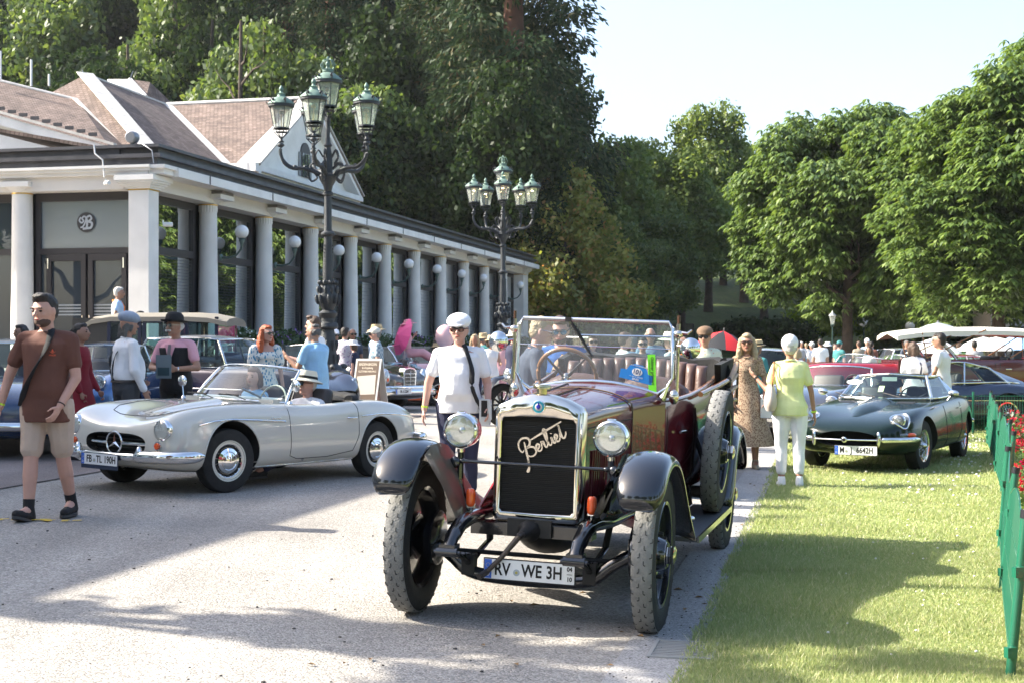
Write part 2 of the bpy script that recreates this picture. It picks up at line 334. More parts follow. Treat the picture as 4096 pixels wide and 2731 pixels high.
def foliage(lobes, n, size, style='card', seed=1, shell=0.35, up=0.3):
 g = np.random.default_rng(seed); Lb = np.array(lobes, float)
 wt = (Lb[:, 3] * Lb[:, 4] + Lb[:, 4] * Lb[:, 5] + Lb[:, 3] * Lb[:, 5]); idx = g.choice(len(Lb), n, p=wt / wt.sum()); q = Lb[idx]
 d = g.normal(0, 1, (n, 3)); d[:, 2] += up; d /= np.linalg.norm(d, axis=1)[:, None]
 r = g.random(n) ** shell; c = q[:, :3] + d * r[:, None] * q[:, 3:6]
 c += g.normal(0, size * .4, (n, 3))
 if style == 'card':
  nrm = d + g.normal(0, .7, (n, 3)); nrm /= np.linalg.norm(nrm, axis=1)[:, None]
  a = np.cross(nrm, g.normal(0, 1, (n, 3))); a /= np.linalg.norm(a, axis=1)[:, None]; b = np.cross(nrm, a)
  s = size * g.uniform(.55, 1.3, n)[:, None]; V = np.empty((n, 4, 3))
  V[:, 0] = c - a * s * .62; V[:, 1] = c - b * s * .34 + a * s * .05; V[:, 2] = c + a * s * .62; V[:, 3] = c + b * s * .36 - a * s * .08
  return V.reshape(-1, 3)
 if style == 'fan':      # horse-chestnut leaf: five drooping leaflets
  k = 5; az0 = g.uniform(0, 6.283, n); V = np.empty((n, k, 4, 3)); s = size * g.uniform(.7, 1.25, n)
  out = d.copy(); out[:, 2] *= .3; out /= (np.linalg.norm(out, axis=1)[:, None] + 1e-6)
  azo = np.arctan2(out[:, 1], out[:, 0])
  for j in range(k):
   az = azo + (j - 2) * 0.85 + g.normal(0, .15, n); dr = 0.55 + g.uniform(-.2, .35, n)
   dirv = np.stack([np.cos(az) * np.cos(dr), np.sin(az) * np.cos(dr), -np.sin(dr)], 1); sd_ = np.stack([-np.sin(az), np.cos(az), np.zeros(n)], 1)
   ln = (s * (1 - .13 * abs(j - 2)))[:, None]
   mid = c + dirv * ln * .58 + np.array([0, 0, .06 * size]); V[:, j, 0] = c; V[:, j, 1] = mid + sd_ * ln * .17; V[:, j, 2] = c + dirv * ln - np.array([0, 0, .12 * size]); V[:, j, 3] = mid - sd_ * ln * .17
  return V.reshape(-1, 3)
 if style == 'spray':    # conifer spray, hanging outwards
  az = np.arctan2(d[:, 1], d[:, 0]) + g.normal(0, .5, n); dr = g.uniform(.1, 1.3, n)
  dirv = np.stack([np.cos(az) * np.cos(dr), np.sin(az) * np.cos(dr), -np.sin(dr)], 1); sd_ = np.cross(dirv, g.normal(0, 1, (n, 3))); sd_ /= np.linalg.norm(sd_, axis=1)[:, None]
  s = size * g.uniform(.6, 1.4, n)[:, None]; V = np.empty((n, 4, 3))
  V[:, 0] = c; V[:, 1] = c + dirv * s * .5 + sd_ * s * .17; V[:, 2] = c + dirv * s; V[:, 3] = c + dirv * s * .5 - sd_ * s * .17
  return V.reshape(-1, 3)
def lobes_crown(cx, cz, rx, ry, rz, n, lr, seed, power=0.5, zmin=-1.0):
 g = np.random.default_rng(seed); out = []
 while len(out) < n:
  d = g.normal(0, 1, 3); d /= np.linalg.norm(d)
  if d[2] < zmin: continue
  r = g.random() ** power * (1 - lr * .7); k = lr * g.uniform(.6, 1.25)
  out.append((cx + d[0] * r * rx, d[1] * r * ry, cz + d[2] * r * rz, rx * k, ry * k, rz * k * .75))
 return out
Dv = Vector((.2247, .9744, 0)).normalized(); Nv = Vector((.9744, -.2247, 0)); BO = Vector((-15.8, 0, 0))
def BL(y, t, z):      # y: depth of the facade line, t: distance in front of the facade
 return BO + Vector((.2306 * y, y, 0)) + Nv * t + Vector((0, 0, z))
BA = math.atan2(Dv.y, Dv.x)
BM = Matrix.Rotation(BA, 3, 'Z')      # local x along the facade, local y = -Nv
cream = mat('cream_plaster', (0.70, 0.67, 0.63), 0.8, nz=0.05, ns=1.2, bump=0.15, bs=30)
white_st = mat('white_stucco', (0.76, 0.75, 0.73), 0.75, nz=0.10, ns=1.5, bump=0.12, bs=25)
gold = mat('gilt_ring', (0.75, 0.48, 0.12), 0.35, 0.8)
slate = mat('dark_sheet_metal', (0.085, 0.085, 0.095), 0.5, 0.3, nz=0.25, ns=3)
framem = mat('dark_window_frame', (0.035, 0.032, 0.036), 0.45)
lead = mat('lead_flashing', (0.50, 0.48, 0.45), 0.6, nz=0.2, ns=4)
sandst = mat('sandstone', (0.30, 0.20, 0.16), 0.85, nz=0.15, ns=3, bump=0.3, bs=30)
terr = mat('terrace_stone', (0.38, 0.35, 0.31), 0.85, nz=0.12, ns=2, bump=0.2)
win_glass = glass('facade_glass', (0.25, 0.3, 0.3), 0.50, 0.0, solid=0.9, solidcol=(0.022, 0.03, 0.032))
frost = glass('frosted_glass', (0.3, 0.3, 0.3), 0.22, 0.25, solid=0.97, solidcol=(0.20, 0.25, 0.285))
def tile_mat():
 m = bpy.data.materials.new('roof_tiles'); m.use_nodes = True; N = m.node_tree.nodes; L = m.node_tree.links; p = N['Principled BSDF']; p.inputs['Roughness'].default_value = .85
 uv = N.new('ShaderNodeUVMap'); b = N.new('ShaderNodeTexBrick'); L.new(uv.outputs[0], b.inputs[0]); b.offset = .5
 b.inputs['Scale'].default_value = 1.0; b.inputs['Brick Width'].default_value = .15; b.inputs['Row Height'].default_value = .12; b.inputs['Mortar Size'].default_value = .012; b.inputs['Bias'].default_value = -.1
 b.inputs['Color1'].default_value = (.135, .095, .078, 1); b.inputs['Color2'].default_value = (.225, .165, .138, 1); b.inputs['Mortar'].default_value = (.07, .045, .035, 1)
 n = N.new('ShaderNodeTexNoise'); n.inputs['Scale'].default_value = 1.4; n.inputs['Detail'].default_value = 6; L.new(uv.outputs[0], n.inputs[0])
 r = N.new('ShaderNodeMapRange'); r.inputs[1].default_value = .3; r.inputs[2].default_value = .7; r.inputs[3].default_value = .7; r.inputs[4].default_value = 1.35; L.new(n.outputs[0], r.inputs[0])
 mx = N.new('ShaderNodeMix'); mx.data_type = 'RGBA'; mx.blend_type = 'MULTIPLY'; mx.inputs[0].default_value = 1; L.new(b.outputs[0], mx.inputs[6]); L.new(r.outputs[0], mx.inputs[7]); L.new(mx.outputs[2], p.inputs[0])
 bp = N.new('ShaderNodeBump'); bp.inputs['Strength'].default_value = .8; bp.inputs['Distance'].default_value = .03; L.new(b.outputs['Fac'], bp.inputs['Height']); bp.invert = True; L.new(bp.outputs[0], p.inputs['Normal'])
 MAT['roof_tiles'] = m; return m
tiles = tile_mat()
bld = empty('colonnade_building', BL(32.5, 0, 0), 0, 'long white colonnaded hall with tiled roofs on the left', 'building')
OFF = Vector(bld.location)
def BB(mb): mb.v = [tuple(Vector(p) - OFF) for p in mb.v]; return mb
def bpart(name, mb, m, smooth=40, parent=None): return BB(mb).build(name, m, parent or bld, smooth)
def fbox(mb, y0, y1, t0, t1, z0, z1):      # box in facade coordinates
 P = [BL(y, t, z) for y in (y0, y1) for t in (t0, t1) for z in (z0, z1)]
 return mb.add(P, [(0, 1, 3, 2), (4, 6, 7, 5), (0, 4, 5, 1), (2, 3, 7, 6), (0, 2, 6, 4), (1, 5, 7, 3)])
ZT, YE = 1.1, 72.2
mb = MB(); fbox(mb, 28.5, YE, -.9, 1.75, -.3, ZT); bpart('terrace', mb, terr)
mb = MB()
for k in range(6): fbox(mb, 28.5 - (k + 1) * .34, 28.5 - k * .34, -7, 1.2, -.3, ZT - .17 * (k + 1) - .01)
bpart('steps', mb, terr)
mb = MB(); fbox(mb, 28.5, 34, -12, -.9, -.3, ZT - .004); bpart('terrace_floor', mb, terr)
COLY = [36.13 + 3.506 * i for i in range(10)]
def column(y, t, parts=True):
 p = BL(y, t, 0); prof = [(.265, ZT), (.262, ZT + .9), (.24, 3.4), (.222, 4.93), (.222, 5.0)]
 mb = MB(); mb.lathe(prof, p, n=28); c = bpart('column', mb, white_st)
 mb = MB(); n = 40; rs = []
 for z, r in ((5.0, .226), (5.16, .226)): rs.append([p + Vector(((r + (.012 if j % 2 else 0)) * math.cos(6.2832 * j / n), (r + (.012 if j % 2 else 0)) * math.sin(6.2832 * j / n), z)) for j in range(n)])
 mb.rings(rs); bpart('necking', mb, white_st, 10, c)
 mb = MB(); mb.lathe([(.245, 5.16), (.25, 5.175), (.245, 5.19)], p, n=24); bpart('gilt_ring', mb, gold, 40, c)
 mb = MB(); mb.lathe([(.24, 5.19), (.30, 5.24), (.37, 5.30)], p, n=24); mb.box(p + Vector((0, 0, 5.36)) + Nv * .08, (.82, .90, .12), M=BM); bpart('capital', mb, white_st, 40, c)
 mb = MB(); mb.box(p + Vector((0, 0, 5.46)) + Nv * .12, (.70, .84, .07), M=BM); bpart('bracket', mb, mat('weathered_stone', (.2, .19, .18), .9, nz=.3, ns=5), 40, c)
for y in COLY: column(y, -.27)
def pillar(y0, y1, t0, t1, name='corner_pillar'):
 mb = MB(); fbox(mb, y0, y1, t0, t1, ZT, 5.17); c = bpart(name, mb, white_st)
 mb = MB(); fbox(mb, y0 - .01, y1 + .01, t0 - .01, t1 + .01, 5.17, 5.20); bpart('gilt_ring', mb, gold, 40, c)
 mb = MB()
 for k in range(4): e = .05 + k * .05; fbox(mb, y0 - e, y1 + e, t0 - e, t1 + e, 5.20 + k * .045, 5.245 + k * .045)
 fbox(mb, y0 - .24, y1 + .24, t0 - .24, t1 + .24, 5.38, 5.50); bpart('capital', mb, white_st, 40, c)
pillar(32.5, 32.98, -.5, 0); pillar(71.0, 71.6, -.5, 0, 'end_pillar')
mb = MB(); fbox(mb, 32.5, YE, -.62, -.02, 5.20, 5.52); bpart('beam', mb, cream)
mb = MB(); fbox(mb, 32.42, YE, -.64, .42, 5.52, 5.64); fbox(mb, 32.9, YE, .42, .55, 5.50, 5.70); fbox(mb, 32.3, YE, -.64, .50, 5.64, 5.72)
bpart('cornice', mb, white_st)
for k in range(20):
 y = 34.5 + k * 1.9; mb = MB(); fbox(mb, y, y + .04, .55, .565, 5.50, 5.70)
 if k % 2 == 0: bpart('gutter_joint', mb, slate)
mb = MB(); fbox(mb, 32.35, YE, -.7, .30, 5.722, 5.88); fbox(mb, 32.25, YE + .1, -.7, .42, 5.88, 5.97); fbox(mb, 32.5, YE, -.7, .24, 5.97, 6.12); fbox(mb, 32.3, YE + .1, -.7, .36, 6.12, 6.19)
bpart('parapet', mb, slate)
def roof(name, pts, m=None, th=.08, parent=None, vdir=None):
 P = [Vector(p) - OFF for p in pts]; n = (P[1] - P[0]).cross(P[2] - P[0]).normalized()
 if n.z < 0: P.reverse(); n = -n
 me = bpy.data.meshes.new(name); k = len(P); me.from_pydata([tuple(p) for p in P] + [tuple(p - n * th) for p in P], [], [tuple(range(k)), tuple(range(2 * k - 1, k - 1, -1))] + [(j, k + j, k + (j + 1) % k, (j + 1) % k) for j in range(k)])
 uvl = me.uv_layers.new(name='UVMap'); ax = n.cross(Vector((0, 0, 1)));
 ax = ax.normalized() if ax.length > 1e-3 else Vector((1, 0, 0)); ay = n.cross(ax)
 for lp in me.loops:
  v = me.vertices[lp.vertex_index].co; uvl.data[lp.index].uv = (v.dot(ax), v.dot(ay))
 me.update(); return link(name, me, parent or bld, m or tiles)
roof('low_roof', [BL(33, -.7, 6.13), BL(YE, -.7, 6.13), BL(YE, -5, 6.95), BL(33, -5, 6.95)])
edges = [33.0] + COLY + [71.0]
for i in range(len(edges) - 1):
 a = edges[i] + (.0 if i == 0 else .24); b = edges[i + 1] - (.24 if i < 10 else 0)
 mb = MB(); T0, T1 = -.62, -.50
 fbox(mb, a, b, T0, T1, 5.02, 5.20); fbox(mb, a, b, T0, T1, ZT, ZT + .12)
 fbox(mb, b - .13, b, T0, T1, ZT + .12, 5.02); fbox(mb, a, a + .09, T0, T1, ZT + .12, 5.02)
 f = bpart('window_frame', mb, framem)
 mb = MB(); fbox(mb, a + .09, b - .13, T0 - .005, T1 + .03, 3.80, 3.98); bpart('transom_bar', mb, framem, 40, f)
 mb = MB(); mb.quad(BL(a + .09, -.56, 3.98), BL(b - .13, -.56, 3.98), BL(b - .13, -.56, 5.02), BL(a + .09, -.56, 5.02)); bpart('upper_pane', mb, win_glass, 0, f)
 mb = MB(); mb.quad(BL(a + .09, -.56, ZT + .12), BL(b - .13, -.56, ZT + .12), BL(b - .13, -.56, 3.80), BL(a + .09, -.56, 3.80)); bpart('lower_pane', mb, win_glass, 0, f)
 mb = MB(); ns = 26 if i < 4 else 16
 for k in range(ns): z = 3.72 - k * (2.0 / ns); fbox(mb, a + .09, b - .13, -.552, -.548, z, z + .008)
 o = bpart('blind_lines', mb, mat('blind_print', (.045, .06, .06), .6), 0, f); o['kind'] = 'stuff'
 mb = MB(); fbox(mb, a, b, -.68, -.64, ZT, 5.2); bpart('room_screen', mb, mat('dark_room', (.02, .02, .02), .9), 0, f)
for i, y in enumerate(COLY):
 t = empty('globe_wall_lamp', BL(y + .15, 0, 0), BA, 'white globe wall lamp on the %s column from the entrance corner' % ['first', 'second', 'third', 'fourth', 'fifth', 'sixth', 'seventh', 'eighth', 'ninth', 'last'][i], 'wall lamp', 'globe lamps along the colonnade')
 gl = mat('opal_globe', (.78, .78, .77), .25, coat=.5)
 MB().ell((0, -.58, 4.50), .178, None, 20, 14).build('globe', gl, t)
 brz = mat('bronze_green', (.10, .15, .14), .5, .5)
 mb = MB(); mb.tube([(0, -.02, 3.86), (0, -.2, 3.84), (0, -.42, 3.90), (0, -.56, 4.06), (0, -.58, 4.2)], [.035, .028, .026, .03, .04], 8); mb.build('bracket_arm', brz, t)
 MB().lathe([(.04, 0), (.05, .06), (.075, .1), (.07, .15), (.1, .17)], (0, -.58, 4.17), n=14).build('lamp_holder', brz, t)
 MB().lathe([(.09, 0), (.09, .03), (.05, .05)], (0, 0, 3.86), n=14, M=Matrix(((1, 0, 0), (0, 0, -1), (0, 1, 0)))).build('wall_plate', brz, t)
Lv = -Nv
def EL(a, q, z): return BL(32.5, 0, 0) + Lv * a - Dv * q + Vector((0, 0, z))   # a: metres left of the corner, q: out towards the camera
def ebox(mb, a0, a1, q0, q1, z0, z1):
 P = [EL(a, q, z) for a in (a0, a1) for q in (q0, q1) for z in (z0, z1)]
 return mb.add(P, [(0, 1, 3, 2), (4, 6, 7, 5), (0, 4, 5, 1), (2, 3, 7, 6), (0, 2, 6, 4), (1, 5, 7, 3)])
for a in (3.37, 6.9, 10.4):
 p = EL(a, -.25, 0); mb = MB(); mb.lathe([(.27, ZT), (.265, 2), (.25, 3.4), (.235, 5.16)], p, n=28); c = bpart('column', mb, white_st)
 mb = MB(); mb.lathe([(.25, 5.16), (.25, 5.19)], p, n=24); bpart('gilt_ring', mb, gold, 40, c)
 mb = MB(); mb.lathe([(.25, 5.19), (.31, 5.24), (.37, 5.31)], p, n=24); mb.box(p + Vector((0, 0, 5.37)), (.78, .78, .12), M=BM); bpart('capital', mb, white_st, 40, c)
mb = MB(); ebox(mb, 0, 14, -.6, 0, 5.20, 5.52); bpart('beam', mb, cream)
mb = MB(); ebox(mb, -.05, 14, -.6, .12, 5.5203, 5.60); ebox(mb, -.12, 14, -.6, .20, 5.60, 5.66); ebox(mb, -.15, 14, -.6, .26, 5.66, 5.721); bpart('cornice', mb, white_st)
mb = MB(); ebox(mb, .7, 14, -.6, .10, 5.7225, 5.885); ebox(mb, .7, 14, -.6, .2, 5.885, 5.975); ebox(mb, .7, 14, -.6, .05, 5.975, 6.125); ebox(mb, .7, 14, -.6, .16, 6.125, 6.195); bpart('parapet', mb, slate)
mb = MB(); q0, q1 = -.55, -.42
ebox(mb, .5, 3.12, q0, q1, 5.0, 5.20); ebox(mb, .5, .62, q0, q1, ZT, 5.0); ebox(mb, 3.0, 3.12, q0, q1, ZT, 5.0); ebox(mb, .62, 3.0, q0, q1, 3.76, 3.90)
bpart('entrance_frame', mb, framem)
mb = MB(); mb.quad(EL(.62, -.48, 3.9), EL(3.0, -.48, 3.9), EL(3.0, -.48, 5.0), EL(.62, -.48, 5.0)); fl = bpart('fanlight', mb, frost, 0)
MBe = Matrix((Lv * -1, Vector((0, 0, 1)), -Dv)).transposed()     # text plane facing the camera
mb = MB(); pc = EL(1.83, -.462, 4.50); mb.lathe([(.235, 0), (.235, .01)], pc, n=36, M=MBe); bpart('emblem_disc', mb, mat('emblem_grey', (.035, .035, .04), .5), 0, fl)
def stroke(mb, pts, wd, M, c, th=.008, n=2):
 """flat ribbon through 2D points; wd list"""
 P = [Vector((p[0], p[1])) for p in pts]; L_ = []; R_ = []
 for i, p in enumerate(P):
  d = (P[min(i + 1, len(P) - 1)] - P[max(i - 1, 0)]); d.normalize(); nn = Vector((-d.y, d.x)) * (wd[i] if isinstance(wd, (list, tuple)) else wd)
  L_.append(p + nn); R_.append(p - nn)
 f = lambda q, z: Vector(c) + M @ Vector((q.x, q.y, z))
 rs = [[f(L_[i], 0), f(L_[i], th), f(R_[i], th), f(R_[i], 0)] for i in range(len(P))]
 return mb.rings(rs)
def bez(pts, n=10):
 """Catmull-Rom through points"""
 out = []; P = [Vector(p) for p in pts]; P = [P[0] * 2 - P[1]] + P + [P[-1] * 2 - P[-2]]
 for i in range(1, len(P) - 2):
  for k in range(n):
   t = k / n; a, b, c, d = P[i - 1], P[i], P[i + 1], P[i + 2]
   out.append(.5 * ((2 * b) + (c - a) * t + (2 * a - 5 * b + 4 * c - d) * t * t + (-a + 3 * b - 3 * c + d) * t ** 3))
 out.append(P[-2]); return out
mb = MB(); pe = pc - Dv * .012
for pts, wd in (([(-.13, .12), (-.17, .05), (-.12, -.01), (-.06, .03), (-.1, .09), (-.05, .14), (.0, .1), (-.02, 0), (-.08, -.1), (-.14, -.12)], .018), ([(.0, .13), (.03, .0), (.02, -.13)], .024), ([(.02, .12), (.1, .15), (.14, .08), (.06, .02)], .022), ([(.05, .02), (.15, -.02), (.13, -.12), (.03, -.14), (-.08, -.15)], .026)):
 b_ = bez([(x, y, 0) for x, y in pts], 6); stroke(mb, b_, wd, MBe, pe)
bpart('emblem_letter', mb, mat('emblem_light', (.42, .46, .50), .6), 0, fl)
for k, (a0, a1) in enumerate(((.78, 1.76), (1.82, 2.84))):
 mb = MB(); ebox(mb, a0, a0 + .12, q0, q1 + .012, ZT, 3.755); ebox(mb, a1 - .12, a1, q0, q1 + .012, ZT, 3.755); ebox(mb, a0 + .12, a1 - .12, q0, q1 + .012, 3.60, 3.755); ebox(mb, a0 + .12, a1 - .12, q0, q1 + .012, ZT, ZT + .2)
 d = bpart('door', mb, framem)
 mb = MB(); mb.quad(EL(a0 + .12, -.48, ZT + .2), EL(a1 - .12, -.48, ZT + .2), EL(a1 - .12, -.48, 3.6), EL(a0 + .12, -.48, 3.6)); bpart('door_glass', mb, glass('door_glass', (.3, .33, .35), .02, 0, .9, (.045, .06, .075)), 0, d)
 mb = MB()
 for s in range(4): ebox(mb, a0 + .12, a1 - .12, -.479, -.476, 2.32 + s * .075, 2.355 + s * .075)
 bpart('frosted_stripe', mb, mat('frost_stripe', (.3, .33, .36), .6), 0, d)
 mb = MB(); a = a1 - .06 if k == 0 else a0 + .06; mb.tube([EL(a, -.36, 2.0), EL(a, -.36, 2.32)], .014, 8); bpart('handle', mb, chrome, 40, d)
 mb = MB(); aa = a0 + .05 if k == 0 else a1 - .06; ebox(mb, aa, aa + .03, q1 + .012, q1 + .03, 3.42, 3.66); bpart('hinge', mb, chrome, 40, d)
for a0, a1 in ((.62, .78), (2.84, 3.0)):
 mb = MB(); mb.quad(EL(a0, -.48, ZT), EL(a1, -.48, ZT), EL(a1, -.48, 3.76), EL(a0, -.48, 3.76)); bpart('side_light', mb, MAT['door_glass'], 0)
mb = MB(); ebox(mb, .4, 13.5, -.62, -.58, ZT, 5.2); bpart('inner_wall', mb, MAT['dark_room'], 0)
mb = MB(); ebox(mb, 3.62, 6.64, q0, q1, 5.0, 5.2); ebox(mb, 3.62, 3.74, q0, q1, ZT, 5.0); ebox(mb, 6.5, 6.64, q0, q1, ZT, 5.0); ebox(mb, 3.74, 6.5, q0, q1, 3.76, 3.9); f = bpart('window_frame', mb, framem)
mb = MB(); mb.quad(EL(3.74, -.48, ZT), EL(6.5, -.48, ZT), EL(6.5, -.48, 5), EL(3.74, -.48, 5)); bpart('pane', mb, MAT['door_glass'], 0, f)
for nm_, loc, lb_ in (('security_camera', EL(.98, .18, 5.42), 'small white security camera hanging from the entrance cornice'), ('security_camera', BL(33.0, .10, 4.52), 'small white security camera on the right face of the corner pillar')):
 t = empty(nm_, loc, BA - 2.3 if 'entrance' in lb_ else BA - 1.2, lb_, 'camera'); wp = mat('white_plastic', (.75, .75, .75), .4)
 MB().lathe([(.05, 0), (.055, .05), (.055, .2), (.045, .22)], (0, 0, -.1), axis='X', n=14).build('housing', wp, t); MB().lathe([(.035, 0), (.035, .01)], (.125, 0, -.1), axis='X', n=12).build('lens', black_mat, t); mb = MB(); mb.tube([(0, 0, 0), (0, 0, -.08)], .02, 8); mb.build('mount', wp, t)
t = empty('flood_lamp', EL(.35, .1, 6.2), BA, 'grey flood lamp on top of the parapet corner', 'flood lamp')
gm = mat('grey_metal', (.25, .26, .28), .4, .6)
MB().lathe([(.11, 0), (.14, .03), (.14, .2), (.1, .24)], (-.12, 0, .16), axis='X', n=16).build('housing', gm, t); MB().box((0, 0, .03), (.1, .06, .06)).build('mount', gm, t)
wc = mat('white_cable', (.7, .7, .7), .5)
mb = MB(); mb.tube([EL(1.25, .22, 6.2), EL(1.2, .26, 6.0), EL(1.02, .24, 5.85), EL(.98, .24, 5.45)], .018, 6); bpart('cable', mb, wc)
mb = MB(); mb.tube([EL(.3, .1, 6.22), EL(0, .3, 6.18), EL(-.3, .42, 6.0), EL(-.36, .45, 5.7)], .012, 6); bpart('cable', mb, gm)
Z0 = 0.08
def PP(u, v, d): return Vector((ux(u, d), d, vz(v, d)))
e1 = PP(905, 660, 43.8); e2 = PP(1035, 655, 43.2); rC0 = PP(667, 421, 49.2); rC1 = PP(1259, 394, 48.0)
roof('gable_roof', [e2, e1, rC0, rC1])
gR = PP(1453, 787, 52.9); rC1b = rC1 + Vector((0, 0, .02))
roof('gable_roof', [rC1b, rC0, PP(905, 660, 43.8) + Dv * 9.6 * 1.0, gR])
def wall(name, pts, off, m): mb = MB(); mb.prism(pts, off); return bpart(name, mb, m)
wall('gable_wall', [e2 - Nv * .45, gR - Nv * .45, rC1 - Nv * .35 - Vector((0, 0, .1))], -Nv * .3, white_st)
def rake(name, a, b, wd, m, up=.22, out=.0):
 d = (b - a).normalized(); n = d.cross(Nv).normalized()
 if n.z < 0: n = -n
 P = [a + Nv * out, a + Nv * out - n * up, a - Nv * wd + Nv * out - n * up, a - Nv * wd + Nv * out]; mb = MB(); mb.prism(P, b - a); return bpart(name, mb, m)
rake('raking_cornice', e2, rC1, .5, white_st); rake('raking_cornice', gR, rC1, .5, white_st)
rake('raking_cornice', e2 + Vector((0, 0, .03)), rC1 + Vector((0, 0, .03)), .6, lead, .05, .06); rake('raking_cornice', gR + Vector((0, 0, .03)), rC1 + Vector((0, 0, .03)), .6, lead, .05, .06)
mb = MB(); mb.prism([e2 + Vector((0, 0, -.02)), e2 + Vector((0, 0, -.2)), e2 - Nv * .5 + Vector((0, 0, -.2)), e2 - Nv * .5 + Vector((0, 0, -.02))], gR - e2); bpart('gable_cornice', mb, white_st)
mb = MB(); mb.prism([e2 + Nv * -.12 + Vector((0, 0, -.2)), e2 + Nv * -.12 + Vector((0, 0, -.34)), e2 - Nv * .5 + Vector((0, 0, -.34)), e2 - Nv * .5 + Vector((0, 0, -.2))], gR - e2); bpart('gable_cornice', mb, white_st)
mb = MB(); mb.prism([e2 - Nv * .5 + Vector((0, 0, -.2)), gR - Nv * .5 + Vector((0, 0, -.2)), gR - Nv * .5 + Vector((0, 0, -1.3)), e2 - Nv * .5 + Vector((0, 0, -1.3))], -Nv * .3); bpart('upper_wall', mb, white_st)
mb = MB(); mb.prism([e2, e1, e1 + Vector((0, 0, -.25)), e2 + Vector((0, 0, -.25))], -Dv * .25); bpart('eaves_cornice', mb, white_st)
mb = MB(); mb.prism([e2, e1 - Nv * 3, e1 - Nv * 3 + Vector((0, 0, -1.4)), e2 + Vector((0, 0, -1.4))], Dv * .2); bpart('upper_wall', mb, white_st)
wc0 = (e2 + gR) / 2 - Nv * .42 + Vector((0, 0, .15)); P = []
for k in range(13): a = math.pi * k / 12; P.append(wc0 + Dv * (.42 * math.cos(a)) + Vector((0, 0, .75 + .42 * math.sin(a))))
P = [wc0 + Dv * .42] + P + [wc0 - Dv * .42]
mb = MB(); mb.prism(P, Nv * .05); aw = bpart('arched_window', mb, framem)
for s in (-.24, 0, .24):
 mb = MB(); q = wc0 + Dv * s + Nv * .055; mb.prism([q - Dv * .08, q + Dv * .08, q + Dv * .08 + Vector((0, 0, .8)), q - Dv * .08 + Vector((0, 0, .8))], Nv * .005); bpart('pane', mb, MAT['door_glass'], 0, aw)
for s in (-.5, .5): mb = MB(); q = wc0 + Dv * s; mb.prism([q - Dv * .07, q + Dv * .07, q + Dv * .07 + Vector((0, 0, .8)), q - Dv * .07 + Vector((0, 0, .8))], Nv * .04); bpart('shutter', mb, MAT['grey_metal'], 0)
def ridge(a, b, r=.09): mb = MB(); mb.tube([a, b], r, 8); return bpart('ridge_cap', mb, lead)
ridge(rC0, rC1)
ap = PP(339, 298, 43.65); hipE = PP(585, 586, 39.6); r1 = rC0
roof('hip_roof_side', [ap, hipE, e1 + Vector((0, 0, .0)), r1])
hipW = hipE + Lv * 6.6
roof('hip_roof_front', [ap + Vector((0, 0, -.02)), hipW, hipE])
ridge(ap, r1, .05)
for a_, b_, w_ in ((ap, hipE, .26), (rC0, e1, .2)):
 n_ = 16
 for k in range(n_):
  p = a_.lerp(b_, (k + .5) / n_) + Vector((0, 0, .04)); mb = MB(); d = (b_ - a_).normalized(); s_ = d.cross(Vector((0, 0, 1))).normalized()
  mb.box(p, ((b_ - a_).length / n_ * .96, w_ * 2, .035), M=Matrix((d, s_, d.cross(s_))).transposed()); bpart('hip_flashing', mb, lead)
b0 = PP(520, 318, 50); roof('rear_roof', [b0, PP(600, 330, 50) , PP(700, 425, 52), PP(585, 388, 49)]); roof('rear_roof', [b0, PP(585, 388, 49), PP(470, 352, 49), PP(430, 318, 52)], lead)
ridge(b0, PP(585, 388, 48.9), .07)
a0 = PP(435, 586, 38.2); a1 = PP(-330, 370, 39.8); aR0 = PP(-330, 245, 43.0); aR1 = PP(312, 403, 42.6); a2 = PP(505, 582, 40.2)
roof('wing_roof', [a0, a1, aR0, aR1, a2]); ridge(aR0, aR1, .06)
for k in range(18):
 p = aR1.lerp(a2, (k + .5) / 18) + Vector((0, -.06, .05)); mb = MB(); d = (a2 - aR1).normalized(); s_ = d.cross(Vector((0, 0, 1))).normalized()
 mb.box(p, ((a2 - aR1).length / 18 * .96, .34, .04), M=Matrix((d, s_, d.cross(s_))).transposed()); bpart('hip_flashing', mb, lead)
for k in range(9):
 p = a1.lerp(a0, .42 + k * .06) + Vector((0, .35, .22)); mb = MB(); mb.box(p, (.25, .03, .10), M=BM.copy() @ Matrix.Rotation(R(90), 3, 'Z')); bpart('snow_guard', mb, framem)
dn = Vector((0, 0, -1))
mb = MB(); mb.prism([a0, a1, a1 + dn * .26, a0 + dn * .26], Vector((0, -.28, -.02))); bpart('raking_cornice', mb, white_st)
mb = MB(); mb.prism([a0 + Vector((.25, -.1, .05)), a1 + Vector((.25, -.1, .05)), a1 + Vector((.25, -.1, -.02)), a0 + Vector((.25, -.1, -.02))], Vector((0, -.34, -.02))); bpart('raking_cornice', mb, lead)
mb = MB(); mb.prism([a0 + dn * .2, a1 + dn * .2, a1 + dn * 3, a0 + dn * 3], Vector((0, .25, 0))); bpart('upper_wall', mb, white_st)
for u_, v0, v1, d_ in ((125, 325, 240, 44), (2, 300, 205, 42), (196, 325, 298, 47)): mb = MB(); mb.tube([PP(u_, v0 + 20, d_), PP(u_, v1, d_)], .035, 6); bpart('roof_mast', mb, wc)
for u_, v0, v1, du in ((336, 300, 280, -8), (520, 318, 285, 12)): mb = MB(); mb.tube([PP(u_, v0, 43.6), PP(u_ + du, v1, 43.6)], .02, 5); bpart('lightning_rod', mb, gm)
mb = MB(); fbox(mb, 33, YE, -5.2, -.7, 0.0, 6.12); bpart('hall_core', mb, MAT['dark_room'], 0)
mb = MB(); fbox(mb, 71.6, YE, -5.2, -.04, 0, 5.5); bpart('end_wall', mb, white_st)
pl_m = mat('planter_stone', (.30, .27, .23), .9, nz=.2, ns=6, bump=.4)
